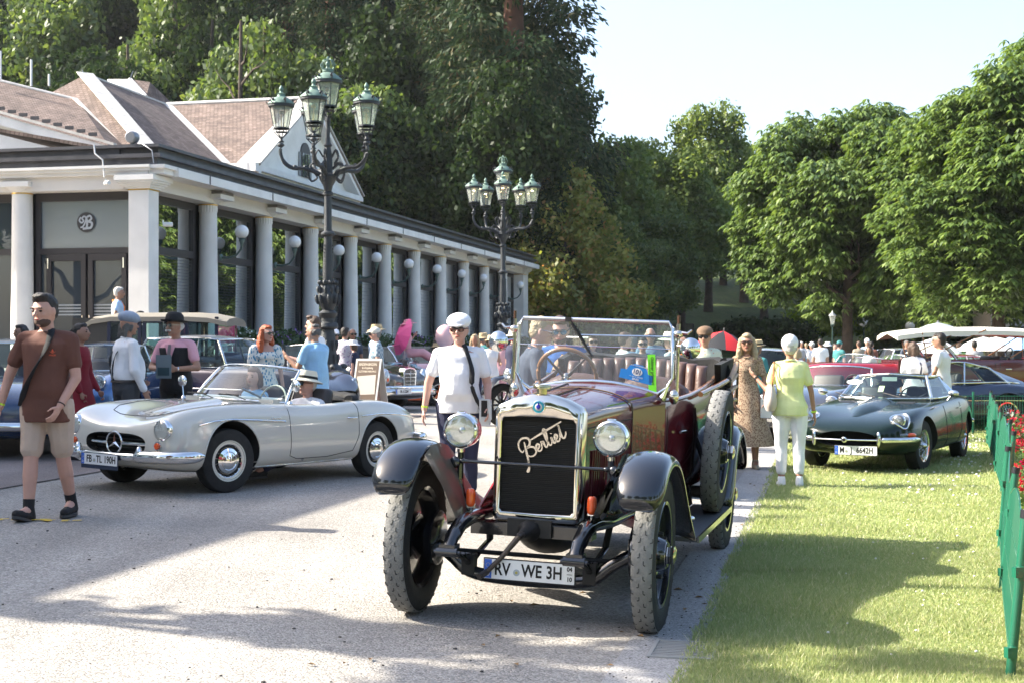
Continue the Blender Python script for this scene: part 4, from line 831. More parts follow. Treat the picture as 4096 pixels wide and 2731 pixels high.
def wheel(parent, x, y, z, r, w, style='cap', steer=0.0, capm=None, white=0.0, camber=0.0):
 s = 1 if y > 0 else -1; key = (round(r, 3), w, style, s, capm.name if capm else '', white)
 t = empty('wheel', (x, y, z), parent=parent, rot=(camber, 0, steer)); ri = r * (.56 if style == 'cap' else .60 if style not in ('artillery', 'disc') else .68)
 if key not in WC:
  L = []; H = lambda pr: [(a, b * s) for a, b in pr]
  mb = MB(); mb.lathe(H([(ri, -w * .38), (ri + .015, -w * .46), (r * .86, -w * .5), (r * .965, -w * .44), (r * .995, -w * .30), (r, 0), (r * .995, w * .30), (r * .965, w * .44), (r * .86, w * .5), (ri + .015, w * .46), (ri, w * .38)]), axis='Y', n=48, cap=False);
  for k in range(-2, 3):
   if style != 'disc' and abs(k) < 2: mb.lathe([(r * 1.0015, k * w * .15 - .004), (r * 1.004, k * w * .15), (r * 1.0015, k * w * .15 + .004)], axis='Y', n=48, cap=False)
  L.append(('tyre', mb, rubber))
  if white: mb = MB(); mb.lathe(H([(ri + .012, w * .462), (ri + .014 + white, w * .485)]), axis='Y', n=48, cap=False); L.append(('white_wall', mb, mat('whitewall', (.6, .6, .52), .6)))
  mb = MB()
  if style == 'wire':
   mb.lathe(H([(ri + .012, w * .40), (ri + .012, w * .44), (ri - .015, w * .40), (ri - .03, w * .1), (ri - .015, -w * .4), (ri, -w * .42)]), axis='Y', n=40, cap=False)
   for k in range(40):
    a = 6.2832 * k / 40; b = a + (.35 if k % 2 else -.35); yo = (.05 if k % 4 < 2 else -.02) * s
    mb.tube([(ri * .95 * math.cos(a), w * .12 * s, ri * .95 * math.sin(a)), (.05 * math.cos(b), yo + .03 * s, .05 * math.sin(b))], .0028, 4)
   mb.lathe(H([(.055, -.04), (.055, .05), (.04, .07), (.03, .10), (.012, .115)]), axis='Y', n=16)
   mb.box((0, .085 * s, 0), (.16, .012, .022)); L.append(('wire_rim', mb, chrome))
   mb = MB(); mb.lathe(H([(ri * .97, -w * .3), (.02, -w * .32)]), axis='Y', n=24); L.append(('brake_drum', mb, well))
  elif style == 'cap':
   mb.lathe(H([(ri + .012, w * .40), (ri + .01, w * .45), (ri - .012, w * .43), (ri - .02, w * .30), (ri * .80, w * .22), (ri * .74, w * .30), (ri * .70, w * .30)]), axis='Y', n=40, cap=False); L.append(('rim', mb, capm or chrome))
   mb = MB(); mb.lathe(H([(ri * .97, w * .33), (ri * .93, w * .40), (ri * .86, w * .36)]), axis='Y', n=40, cap=False)
   mb.lathe(H([(ri * .74, w * .25), (ri * .70, w * .42), (ri * .52, w * .50), (ri * .48, w * .47), (ri * .3, w * .56), (ri * .05, w * .58)]), axis='Y', n=36); L.append(('hubcap', mb, chrome))
   mb = MB();
   for k in range(16):
    a = 6.2832 * k / 16; mb.box((ri * .83 * math.cos(a), w * .30 * s, ri * .83 * math.sin(a)), (.022, .03, .05), M=Matrix.Rotation(-a, 3, 'Y'))
   L.append(('rim_slot', mb, black_mat))
  elif style == 'alloy':
   mb.lathe(H([(ri + .012, w * .40), (ri + .01, w * .45), (ri - .02, w * .42), (ri - .03, -w * .2)]), axis='Y', n=40, cap=False); L.append(('rim', mb, chrome))
   mb = MB()
   for k in range(5):
    a = 6.2832 * k / 5 + .3; mb.box((ri * .5 * math.cos(a), w * .28 * s, ri * .5 * math.sin(a)), (ri * .95, .03, .05), M=Matrix.Rotation(-a, 3, 'Y'))
   mb.lathe(H([(.06, .0), (.06, w * .4)]), axis='Y', n=16); L.append(('spoke', mb, capm or chrome))
  elif style in ('artillery', 'disc'):
   mb.lathe(H([(ri + .008, w * .40), (ri, w * .46), (ri - .018, w * .44), (ri - .022, w * .2), (ri - .022, -w * .3), (ri, -w * .42)]), axis='Y', n=48, cap=False); L.append(('rim', mb, capm or black_paint))
   mb = MB()
   if style == 'disc':
    mb.lathe(H([(ri - .02, w * .18), (ri * .8, w * .05), (ri * .45, -w * .1), (.10, w * .15), (.08, w * .55), (.0, w * .56)]), axis='Y', n=48, cap=False); L.append(('wheel_disc', mb, capm or black_paint))
    mb = MB(); mb.lathe(H([(.055, w * .5), (.055, w * .9), (.03, w * .98), (.0, w * .98)]), axis='Y', n=6); mb.lathe(H([(.07, w * .5), (.07, w * .62)]), axis='Y', n=20); L.append(('hub_nut', mb, nickel))
    mb = MB()
    for k in range(5): a = 6.2832 * k / 5; mb.lathe(H([(.014, w * .1), (.014, w * .42)]), (.125 * math.cos(a), 0, .125 * math.sin(a)), axis='Y', n=6)
    L.append(('wheel_bolt', mb, dark_trim))
   else:
    for k in range(12):
     a = 6.2832 * k / 12; mb.tube([(.05 * math.cos(a), w * .1 * s, .05 * math.sin(a)), (ri * math.cos(a), w * .1 * s, ri * math.sin(a))], [.026, .017], 6)
    mb.lathe(H([(.07, -.02), (.07, w * .4), (.03, w * .6)]), axis='Y', n=16); L.append(('wheel_spokes', mb, capm or black_paint))
  WC[key] = [(n_, (lambda me: (smooth_me(me, 35), me)[1])(b_.mesh(n_)), m_) for n_, b_, m_ in L]
 for n_, me, m_ in WC[key]:
  o = link(n_, me, t)
  if not me.materials: me.materials.append(m_)
 return t
def headlamp(parent, x, y, z, r, depth=.06, yaw=0, ringm=None, bulge=.3):
 t = empty('headlight', (x, y, z), parent=parent, rot=(0, 0, yaw))
 mb = MB(); mb.lathe([(r * .6, -depth), (r * 1.02, -depth * .6), (r * 1.08, 0), (r * 1.04, .02), (r * .93, .028)], axis='X', n=32, cap=False); mb.build('lamp_ring', ringm or chrome, t)
 mb = MB(); mb.lathe([(r * .95, .012), (r * .7, -r * .28), (r * .35, -r * .45), (0.001, -r * .5)], axis='X', n=28, cap=False); mb.build('reflector', mat('lamp_reflector', (.75, .76, .74), .12, 1.0), t)
 mb = MB(); mb.lathe([(r * .94, .02), (r * .8, .02 + r * bulge * .45), (r * .5, .02 + r * bulge * .85), (.001, .02 + r * bulge)], axis='X', n=28, cap=False); mb.build('lens', lamp_lens, t)
 mb = MB(); mb.lathe([(r * .22, 0), (r * .18, .02), (0.001, .03)], (-r * .25, 0, 0), axis='X', n=14); mb.build('bulb_shield', chrome, t); return t
def number_plate(parent, loc, yaw, text, pitch=0.0, W=.52, H=.11, tsz=.098, seal=None, sx=.78, extra=None, frm=None):
 t = empty('number_plate', loc, parent=parent, rot=(0, pitch, yaw))
 MB().box((0, 0, 0), (.008, W + .012, H + .012)).build('plate_frame', frm or black_mat, t); MB().box((.004, 0, 0), (.006, W, H)).build('plate', mat('plate_white', (.72, .73, .74), .35), t)
 blue = mat('euro_blue', (.02, .12, .55), .4); MB().box((.0045, -W / 2 + .022, 0), (.0065, .042, H - .004)).build('euro_band', blue, t)
 M = Matrix(((0, 0, 1), (1, 0, 0), (0, 1, 0)))
 text_on('letter', 'D', .032, mat('plate_white', 0), t, (.0085, -W / 2 + .022, -H * .28), M, .0004)
 for seg, yy in text: text_on('lettering', seg, tsz, black_mat, t, (.0078, yy, -.001), M, .0006, sx, .0022)
 if extra:
  for seg, yy, zz, sz_ in extra: text_on('lettering', seg, sz_, black_mat, t, (.0078, yy, zz), M, .0006, .9, .001)
 if seal is not None: mb = MB(); mb.lathe([(.019, 0), (.019, .0015)], (.0075, seal, -.012), axis='X', n=20); o = mb.build('seal', mat('seal_grey', (.35, .4, .45), .5), t); mb = MB(); mb.lathe([(.008, 0), (.008, .002)], (.0078, seal, -.012), axis='X', n=12); mb.build('seal_crest', mat('seal_gold', (.4, .35, .08), .5), t)
 for k in range(12): a = k * .5236; o = MB().box((.008, -W / 2 + .022 + .012 * math.cos(a), H * .18 + .012 * math.sin(a)), (.001, .0025, .0025)).build('star', mat('star_yellow', (.8, .6, .05), .5), t) if W > .5 and FINE[0] else None
 return t
FINE = [True]
def seat(parent, x, y, z, w, m, back=.5, tilt=.25):
 t = empty('seat', (x, y, z), parent=parent)
 mb = MB(); mb.box((.05, 0, 0), (.5, w, .16)); me = evaluate(mb.mesh('cushion'), [('BEVEL', {'width': .05, 'segments': 3})]); smooth_me(me); link('cushion', me, t, m)
 mb = MB(); mb.box((-.22, 0, back / 2), (.14, w, back), M=Matrix.Rotation(-tilt, 3, 'Y')); me = evaluate(mb.mesh('backrest'), [('BEVEL', {'width': .06, 'segments': 3})]); smooth_me(me); link('backrest', me, t, m); return t
def steering(parent, loc, r, tilt, m, n=28, spokes=3):
 t = empty('steering_wheel', loc, parent=parent, rot=(0, tilt, 0)); mb = MB(); mb.tube([(0, r * math.cos(6.2832 * k / n), r * math.sin(6.2832 * k / n)) for k in range(n)], .011 if r < .2 else .014, 8, closed=True); mb.build('wheel_rim', m, t)
 mb = MB()
 for k in range(spokes): a = 6.2832 * k / spokes + .5; mb.tube([(0, 0, 0), (0, r * math.cos(a), r * math.sin(a))], .008, 6)
 mb.ell((0, 0, 0), (.03, .04, .04)); mb.tube([(0, 0, 0), (.5, 0, 0)], .014, 6); mb.build('spoke', mat('steel_dark', (.3, .3, .3), .3, .9), t); return t
def bumper(parent, pts, r=.035, flat=1.5, name='bumper', m=None):
 mb = MB(); P = [Vector(p) for p in bez(pts, 4)]; n = len(P); rr = [r * (.35 if i in (0, n - 1) else .8 if i in (1, n - 2) else 1) for i in range(n)]; mb.tube(P, rr, 12, flat=flat); return mb.build(name, m or chrome, parent, 60)
def greenhouse(parent, belt, roof, roofm, trim=chrome, dome=.05, glassm=None, pr=.016, names=None, roof_name='roof', pillm=None, roofpart=True):
 """belt/roof: half outlines from front centre to rear centre (y>=0)"""
 glassm = glassm or car_glass; N = len(belt); B = [Vector(p) for p in belt]; T = [Vector(p) for p in roof]; mir = lambda p: Vector((p.x, -p.y, p.z))
 def pane(name, lo, hi, nseg=1):
  if nseg > 1: lo = [Vector(p) for p in bez(lo, nseg)]; hi = [Vector(p) for p in bez(hi, nseg)]
  mb = MB(); mid = [(a + b) / 2 for a, b in zip(lo, hi)]; mb.rings([lo, mid, hi], cap=False, close=False); return mb.build(name, glassm, parent, 180)
 pane('windscreen', [B[1], B[0], mir(B[1])], [T[1], T[0], mir(T[1])], 6)
 pane('rear_window', [B[-2], B[-1], mir(B[-2])], [T[-2], T[-1], mir(T[-2])], 6)
 for s in (1, -1):
  f = (lambda p: p) if s == 1 else mir
  for i in range(1, N - 2): pane('side_window', [f(B[i]), f(B[i + 1])], [f(T[i]), f(T[i + 1])])
  for i in range(1, N - 1): mb = MB(); mb.tube([f(B[i]) + Vector((0, 0, -.03)), f(T[i])], pr * (1.5 if i in (1, N - 2) else 1), 6); mb.build('pillar', pillm or trim, parent, 60)
 loop = [T[0]] + T[1:-1] + [T[-1]] + [mir(p) for p in T[-2:0:-1]]
 lb = [B[0]] + B[1:-1] + [B[-1]] + [mir(p) for p in B[-2:0:-1]]
 mb = MB(); mb.tube([Vector(p) for p in bez(loop + [loop[0]], 4)], pr * .9, 6, cap=False); mb.build('roof_trim', trim, parent, 60)
 mb = MB(); mb.tube([Vector(p) + Vector((0, 0, .004)) for p in bez(lb + [lb[0]], 4)], pr * .8, 6, cap=False); mb.build('window_trim', trim, parent, 60)
 if roofpart:
  cx = sum(p.x for p in loop) / len(loop); lz = sum(p.z for p in loop) / len(loop); L2 = [Vector(p) for p in bez(loop + [loop[0]], 4)][:-1]; rs = []
  for k in (1.0, .93, .8, .6, .35, .08):
   rs.append([Vector((cx + (p.x - cx) * k, p.y * k, p.z * k + (lz if True else 0) * (1 - k) + dome * (1 - k * k) * 1.15)) for p in L2])
  mb = MB(); mb.rings(rs, cap=False); mb.poly([tuple(p) for p in rs[-1]]); mb.build(roof_name, roofm, parent, 180)
def place_car(name, label, pose, cat='car', group=None, s=1.0, pitch=0.0, zoff=0.0):
 x, y, yaw = pose; c, sn = math.cos(yaw), math.sin(yaw)
 g0 = gz(x + c * 1.2, y + sn * 1.2); g1 = gz(x - c * 1.2, y - sn * 1.2); gl_ = gz(x - sn * .7, y + c * .7); gr_ = gz(x + sn * .7, y - c * .7)
 t = empty(name, (x, y, (g0 + g1) / 2 + zoff), 0, label, cat, group); t.rotation_euler = (math.atan2(gl_ - gr_, 1.4), -math.atan2(g0 - g1, 2.4), yaw); t.scale = (s, s, s); return t

cream_p = paint('cream_grey_paint', (.62, .595, .525), .18, 0, 1.0)
t = place_car('open_sports_car', 'cream-grey open two-seat sports car with a round star badge in its grille, couple inside', (-2.90, 15.9, -2.146), 'sports car')
SL = t
st = [(1.99, .46, .37, .48, .58, .60), (1.975, .72, .31, .49, .70, .655), (1.90, .815, .26, .51, .80, .71), (1.70, .85, .22, .55, .865, .765), (1.42, .86, .20, .58, .885, .80), (1.15, .868, .19, .60, .90, .83), (.8, .87, .19, .61, .895, .865), (.50, .87, .19, .62, .89, .895),
      (.1, .865, .19, .62, .87, .87), (-.4, .86, .19, .62, .865, .85), (-.75, .865, .19, .62, .885, .86), (-1.15, .87, .20, .61, .90, .865), (-1.55, .85, .24, .58, .865, .83), (-1.9, .80, .29, .54, .78, .755), (-2.15, .68, .34, .50, .66, .66), (-2.24, .40, .40, .48, .56, .57)]
gp = [(1.5, .43 * math.cos(a) ** 1 if 0 else math.copysign(abs(math.cos(a)) ** .6, math.cos(a)) * .43, .50 + math.copysign(abs(math.sin(a)) ** .7, math.sin(a)) * .105) for a in [6.2832 * k / 28 for k in range(28)]]
gcut = MB(); gcut.prism([(1.86, y, z) for _, y, z in gp], (.4, 0, 0)); gcut = fix_normals(gcut.mesh('g'))
ck = [(.36, .0), (.33, .4), (.22, .66), (-.2, .72), (-.72, .70), (-.86, .6), (-.9, 0)]; ck = ck + [(a, -b) for a, b in ck[-2:0:-1]]
cuts = [(arch_cut(1.2, .50, 1.2, .35, .385), well), (arch_cut(1.2, -1.2, -.5, .35, .385), well), (arch_cut(-1.2, .50, 1.2, .33, .37), well), (arch_cut(-1.2, -1.2, -.5, .33, .37), well), (gcut, well), (prism_cut(ck, .42, 1.3), mat('dark_red_leather', (.03, .012, .012), .6))]
me = body_mesh(st, 2, cuts, cream_p); body = link('body', me, t); tr = bvh(me)
for s in (1, -1):
 wheel(t, 1.2, .735 * s, .325, .328, .165, 'cap', R(-9), cream_p, .012); wheel(t, -1.2, .735 * s, .318, .322, .165, 'cap', 0, cream_p, .012)
 headlamp(t, 1.955, .635 * s, .655, .098, .16, s * .05)
 mb = MB(); mb.lathe([(.042, 0), (.045, .02)], (1.97, .60 * s, .50), axis='X', n=20); mb.build('indicator_ring', chrome, t); mb = MB(); mb.lathe([(.034, .02), (.03, .035), (.001, .042)], (1.97, .60 * s, .50), axis='X', n=18); mb.build('indicator', amber, t)
 door = on_side(tr, dense([(.34, .86), (.345, .6), (.33, .33), (.2, .29), (-.3, .285), (-.72, .33), (-.80, .5), (-.82, .80), (-.80, .86)], 6), s); line(body, door, .004)
 line(body, on_side(tr, dense([(1.2 + .45, .70), (1.45, .735), (1.2, .745), (.9, .73), (.5, .705), (.42, .70)], 5), s, .004), .011, chrome, 'chrome_trim', 6)
 line(body, on_side(tr, dense([(-.86, .71), (-1.0, .72), (-1.3, .73), (-1.7, .70), (-2.0, .66)], 5), s, .004), .010, chrome, 'chrome_trim', 6)
 line(body, on_side(tr, dense([(.80, .235), (0, .23), (-.8, .235)], 10), s, .004), .011, chrome, 'sill_trim', 6)
 h = on_side(tr, [(-.62, .70), (-.75, .70)], s, .03); line(body, [h[0] - Vector((0, s * .025, 0)), h[0], h[1], h[1] - Vector((0, s * .02, 0))], .011, chrome, 'door_handle', 8)
 mb = MB(); q = on_side(tr, [(.10, .28)], s, .002)[0]; mb.lathe([(.02, -.001), (.02, .002)], q, axis='Y', n=14); mb.build('jack_cover', mat('grey_rubber', (.2, .2, .2), .7), body)
 line(body, on_side(tr, [(1.2 + .392 * math.cos(a), .35 + .392 * math.sin(a)) for a in [R(-15 + 210 * k / 30) for k in range(31)]], s, .001), .008, cream_p, 'arch_lip', 6)
 line(body, on_side(tr, [(-1.2 + .376 * math.cos(a), .33 + .376 * math.sin(a)) for a in [R(-15 + 210 * k / 30) for k in range(31)]], s, .001), .008, cream_p, 'arch_lip', 6)
 mt = empty('wing_mirror', (.30, .80 * s, .88), parent=t)
 mb = MB(); mb.lathe([(.03, 0), (.02, .02), (.008, .03)], n=12); mb.tube([(0, 0, .01), (-.02, s * .04, .16)], .007, 6); mb.lathe([(.03, .0), (.062, .015), (.062, .03), (.03, .05), (.001, .055)], (-.05, s * .05, .19), axis='X', n=18); mb.build('mirror_head', chrome, mt)
hood = dense([(1.70, 0), (1.70, .25), (1.66, .40), (1.5, .50), (1.1, .56), (.75, .60), (.56, .62)], 6)
line(body, [p for p in on_top(tr, [(a, -b) for a, b in hood[::-1]] + hood)], .004, None, 'bonnet_gap')
mb = MB(); bz = [(1.45, .022), (1.2, .03), (.8, .035), (.6, .035)]
rs = []
for k in range(13):
 x = 1.52 - k * .075; hw = .13 * min(1, .35 + k / 9); ht = .034 * math.sin(math.pi * min(1, (k + .6) / 9) / 2); rr = []
 for j in range(9):
  yy = hw * (j / 4 - 1); q = on_top(tr, [(x, yy)])[0]; rr.append(q + Vector((0, 0, ht * max(0, 1 - (yy / hw) ** 2) - .001)))
 rs.append(rr)
mb.rings(rs, False, False); mb.build('bonnet_bulge', cream_p, body, 180)
ring = [(1.972 - .10 * abs(y / .43) ** 2, y * 1.03, z if 0 else .50 + (z - .50) * 1.06) for _, y, z in gp]
mb = MB(); mb.tube(ring, .011, 6, closed=True); gs = mb.build('grille_surround', chrome, t)
for s in (1, -1): mb = MB(); mb.tube([(1.995, .11 * s, .505), (1.975, .30 * s, .505), (1.93, .47 * s, .50)], [.017, .015, .012], 8, flat=1.2); mb.build('grille_bar', chrome, gs)
for k in range(5): mb = MB(); z = .415 + k * .042; mb.tube([(1.90, -.36, z), (1.93, 0, z), (1.90, .36, z)], .006, 5); mb.build('grille_slat', dark_trim, gs)
bd = empty('star_badge', (2.0, 0, .505), parent=t)
mb = MB(); mb.tube([(0, .108 * math.cos(6.2832 * k / 30), .108 * math.sin(6.2832 * k / 30)) for k in range(30)], .010, 8, closed=True); mb.build('badge_ring', chrome, bd)
mb = MB()
for k in range(3):
 a = math.pi / 2 + k * 2.0944; d = Vector((0, math.cos(a), math.sin(a))); e = Vector((0, -math.sin(a), math.cos(a))); mb.add([d * .104, e * .022, -e * .022, Vector((.018, 0, 0)), Vector((-.012, 0, 0))], [(0, 1, 3), (0, 3, 2), (0, 4, 1), (0, 2, 4)])
mb.build('three_pointed_star', chrome, bd, 0)
for s in (1, -1):
 bumper(t, [(1.70, .95 * s, .405), (1.90, .88 * s, .40), (2.02, .70 * s, .395), (2.07, .45 * s, .39), (2.06, .40 * s, .39)], .048, 1.25)
bumper(t, [(2.05, .45, .385), (2.085, .2, .375), (2.09, 0, .375), (2.085, -.2, .375), (2.05, -.45, .385)], .032, 1.3)
bumper(t, [(-1.95, .86, .42), (-2.16, .76, .42), (-2.26, .4, .42), (-2.28, 0, .42), (-2.26, -.4, .42), (-2.16, -.76, .42), (-1.95, -.86, .42)], .038, 1.3)
for s in (1, -1): mb = MB(); mb.ell((2.075, .44 * s, .41), (.04, .035, .085)); mb.build('overrider', chrome, t)
number_plate(t, (2.13, -.06, .34), 0, [('FB', -.145), ('TL', .0), ('190H', .155)], seal=-.07, frm=mat('plate_holder', (.01, .02, .05), .5))
MB().box((2.128, -.06, .262), (.01, .53, .035)).build('plate_holder', MAT['plate_holder'], t); MP = Matrix(((0, 0, 1), (1, 0, 0), (0, 1, 0)))
text_on('lettering', 'MCZ GARAGE  Automobile  TELEFON 0 12 34', .02, MAT['plate_white'], t, (2.1345, -.06, .262), MP, .0004, .95) if False else None
def curved_screen(t, xb, xt, zb, zt, wb_, wt_, bow, fr, nm='windscreen', m=None, wrap=2.0):
 n = 16; lo = []; hi = []
 for k in range(n + 1):
  q = -1 + 2 * k / n; lo.append(Vector((xb - bow * abs(q) ** wrap, q * wb_, zb - .02 * q * q))); hi.append(Vector((xt - bow * .8 * abs(q) ** wrap, q * wt_, zt - .045 * abs(q) ** 3)))
 mid = [(a + b) / 2 + Vector((.012, 0, 0)) for a, b in zip(lo, hi)]
 e = empty(nm, (0, 0, 0), parent=t); mb = MB(); mb.rings([lo, mid, hi], False, False); mb.build('glass', car_glass, e, 180)
 mb = MB(); mb.tube(hi, fr, 8); mb.tube(lo, fr * .9, 8); mb.tube([lo[0] - Vector((0, 0, .03)), mid[0], hi[0]], fr * 1.1, 8); mb.tube([lo[-1] - Vector((0, 0, .03)), mid[-1], hi[-1]], fr * 1.1, 8); mb.build('screen_frame', m or chrome, e, 60); return e, lo, hi
e, lo, hi = curved_screen(t, .50, .12, .905, 1.27, .69, .60, .24, .016)
for y in (.30, -.18):
 mb = MB(); mb.tube([(.56, y + .1, .915), (.55, y - .02, .945), (.50, y - .22, .965)], .006, 5); mb.tube([(.51, y - .05, .955), (.47, y - .38, .955)], .009, 5); mb.build('wiper', dark_trim, e)
mb = MB(); mb.box((.30, 0, .87), (.22, 1.30, .10)); mb.tube([(.26, -.66, .90), (.26, .66, .90)], .035, 8); mb.build('dashboard', cream_p, t)
steering(t, (.08, .34, .87), .195, -1.15 + 1.5708 - .75, mat('ivory_plastic', (.6, .57, .48), .4))
lth = mat('dark_leather', (.035, .03, .03), .5)
for s in (1, -1): seat(t, -.35, .34 * s, .52, .52, lth, .50)
mb = MB(); P = [(-.84, .66), (-.98, .60), (-1.06, .35), (-1.08, 0), (-1.06, -.35), (-.98, -.60), (-.84, -.66)]; P = bez([(a, b, .90) for a, b in P], 4); mb.tube(P, [.05 + .045 * math.sin(math.pi * i / (len(P) - 1)) + .008 * math.sin(i * 2.1) for i in range(len(P))], 12, flat=.8); mb.ell((-.9, 0, .88), (.14, .6, .07)); mb.build('folded_soft_top', mat('black_canvas', (.012, .012, .013), .85, bump=.5, bs=12), t)
mb = MB(); mb.tube([Vector(p) + Vector((.02, 0, -.045)) for p in P], .008, 5); mb.build('chrome_trim', chrome, t)
text_on('lettering', '190SL', .06, chrome, t, (0, 0, 0), MP, .001) if False else None
cowl = on_side(tr, [(.62, .735)], 1, .006)[0]; mb = MB()
for k in range(5): mb.ell(cowl + Vector((-.03 * k, 0, .004 * (k % 2))), (.010, .004, .012), None, 6, 4)
mb.build('script_badge', chrome, body)

green_p = paint('racing_green_paint', (.004, .012, .0085), .16, .0, .3); green_p.node_tree.nodes['Principled BSDF'].inputs['Specular IOR Level'].default_value = .3
t = place_car('green_coupe', 'dark green long-nosed sports coupe with oval mouth parked on the lawn', (5.27, 19.8, -2.075), 'sports car', s=1.02)
ET = t
st = [(2.22, .22, .43, .46, .49, .50), (2.17, .46, .34, .46, .55, .56), (2.02, .64, .26, .47, .625, .63), (1.80, .735, .22, .49, .69, .685), (1.5, .785, .20, .51, .765, .735), (1.22, .81, .19, .52, .805, .77), (.85, .825, .19, .52, .825, .82), (.5, .83, .19, .53, .84, .87),
      (.1, .828, .19, .53, .86, .88), (-.4, .825, .19, .54, .875, .875), (-.9, .825, .19, .55, .895, .88), (-1.3, .82, .21, .56, .895, .875), (-1.7, .77, .27, .55, .83, .82), (-2.02, .66, .34, .53, .72, .715), (-2.2, .5, .40, .51, .62, .62), (-2.26, .3, .44, .49, .55, .56)]
mp = [(.40 * math.cos(a), .435 + .10 * math.sin(a)) for a in [6.2832 * k / 28 for k in range(28)]]
mc = MB(); mc.prism([(1.95, y, z) for y, z in mp], (.5, 0, 0)); mc = fix_normals(mc.mesh('g'))
ck = [(.42, 0), (.36, .35), (.18, .60), (-.4, .64), (-1.0, .58), (-1.3, .3), (-1.35, 0)]; ck += [(a, -b) for a, b in ck[-2:0:-1]]
cuts = [(arch_cut(1.22, .45, 1.2, .33, .365), well), (arch_cut(1.22, -1.2, -.45, .33, .365), well), (arch_cut(-1.22, .5, 1.2, .31, .35), well), (arch_cut(-1.22, -1.2, -.5, .31, .35), well), (mc, well), (prism_cut(ck, .45, 1.3), mat('tan_grey_interior', (.05, .05, .045), .7))]
me = body_mesh(st, 2, cuts, green_p); body = link('body', me, t); tr = bvh(me)
rs = []
for k in range(17):
 x = 1.75 - k * .07; hw = .20 * min(1, .25 + k / 9) ; ht = .075 * math.sin(math.pi * min(1, (k + .4) / 10) / 2) * (1 - .3 * k / 17); rr = []
 for j in range(11):
  yy = hw * (j / 5 - 1); q = on_top(tr, [(x, yy)])[0]; rr.append(q + Vector((0, 0, ht * max(0, 1 - (yy / hw) ** 2) - .001)))
 rs.append(rr)
mb = MB(); mb.rings(rs, False, False); mb.build('bonnet_bulge', green_p, body, 180)
for s in (1, -1):
 wheel(t, 1.22, .655 * s, .318, .322, .17, 'wire', R(-6)); wheel(t, -1.22, .655 * s, .318, .322, .17, 'wire')
 P = []
 for k in range(28):
  a = 6.2832 * k / 28; P.append((1.815 - .165 * math.sin(a), s * .565 + .112 * math.cos(a)))
 q = [p + Vector((.005, 0, .006)) for p in on_top(tr, P)]; hl = empty('headlight', (0, 0, 0), parent=t); mb = MB(); mb.tube(q, .012, 6, closed=True); mb.build('lamp_ring', chrome, hl, 60)
 c0 = sum(q, Vector()) / len(q); rs = [q] + [[c0 + (p - c0) * f + Vector((.012, 0, .016)) * (1 - f * f) for p in q] for f in (.75, .45, .12)]
 mb = MB(); mb.rings(rs, False); mb.build('cover_glass', lamp_lens, hl, 180)
 rs = [[c0 + (p - c0) * f + Vector((-.02, 0, -.03)) * (1 - f) for p in q] for f in (.97, .6)]
 mb = MB(); mb.rings(rs, False); mb.poly([tuple(p) for p in rs[-1]]); mb.build('lamp_pocket', mat('pocket_grey', (.25, .28, .28), .4, .3), hl, 180)
 l2 = headlamp(t, 1.90, .575 * s, .655, .078, .03, 0);
 bumper(t, [(1.75, .80 * s, .43), (1.98, .72 * s, .43), (2.14, .50 * s, .43), (2.17, .42 * s, .43)], .024, 1.4)
 mb = MB(); mb.ell((2.19, .40 * s, .44), (.03, .028, .095)); mb.build('overrider', chrome, t)
 mb = MB(); mb.ell((1.93, .64 * s, .485), (.09, .045, .028), Matrix.Rotation(-s * .5, 3, 'Z')); mb.build('side_lamp', lamp_lens, t); mb = MB(); mb.ell((1.84, .72 * s, .485), (.08, .035, .028), Matrix.Rotation(-s * .4, 3, 'Z')); mb.build('indicator', amber, t)
 line(body, on_side(tr, dense([(.28, .84), (.30, .5), (.27, .27), (-.5, .27), (-.66, .5), (-.72, .86)], 6), s), .004)
 line(body, on_side(tr, dense([(1.5, .40), (.9, .42), (.35, .43)], 6), s), .003)
 h = on_side(tr, [(-.5, .74), (-.62, .74)], s, .02); line(body, h, .010, chrome, 'door_handle', 8)
 mt = empty('wing_mirror', (.20, .80 * s, .86), parent=t); mb = MB(); mb.tube([(0, 0, 0), (0, .05 * s, .07)], .008, 6); mb.ell((0, .08 * s, .09), (.025, .07, .045)); mb.build('mirror_head', chrome, mt)
 mb = MB(); q = on_top(tr, [(.72, s * .38)])[0]; mb.box(q, (.16, .22, .006), M=Matrix.Rotation(.12, 3, 'Y')); mb.build('bonnet_vent', dark_trim, body)
 bumper(t, [(-1.9, .74 * s, .5), (-2.15, .6 * s, .5), (-2.28, .3 * s, .5)], .025, 1.3)
mb = MB(); mb.tube([(2.20, -.40, .43), (2.25, -.15, .43), (2.26, 0, .43), (2.25, .15, .43), (2.20, .40, .43)], .011, 8); mb.build('mouth_bar', chrome, t)
mb = MB(); mb.lathe([(.035, 0), (.035, .015), (.028, .02)], (2.262, 0, .43), axis='X', n=20); mb.build('badge_ring', chrome, t); mb = MB(); mb.lathe([(.02, .0), (.02, .022)], (2.263, 0, .43), axis='X', n=16); mb.build('badge', dark_trim, t)
number_plate(t, (2.22, .13, .30), 0, [('M', -.17), ('J', -.055), ('6642H', .11)], seal=-.115)
greenhouse(t, [(.62, 0, .875), (.30, .62, .88), (-.58, .70, .90), (-1.25, .60, .92), (-1.78, 0, .86)], [(.06, 0, 1.195), (-.10, .46, 1.165), (-.62, .50, 1.16), (-1.12, .42, 1.09), (-1.22, 0, 1.12)], green_p, chrome, .045, pr=.017)
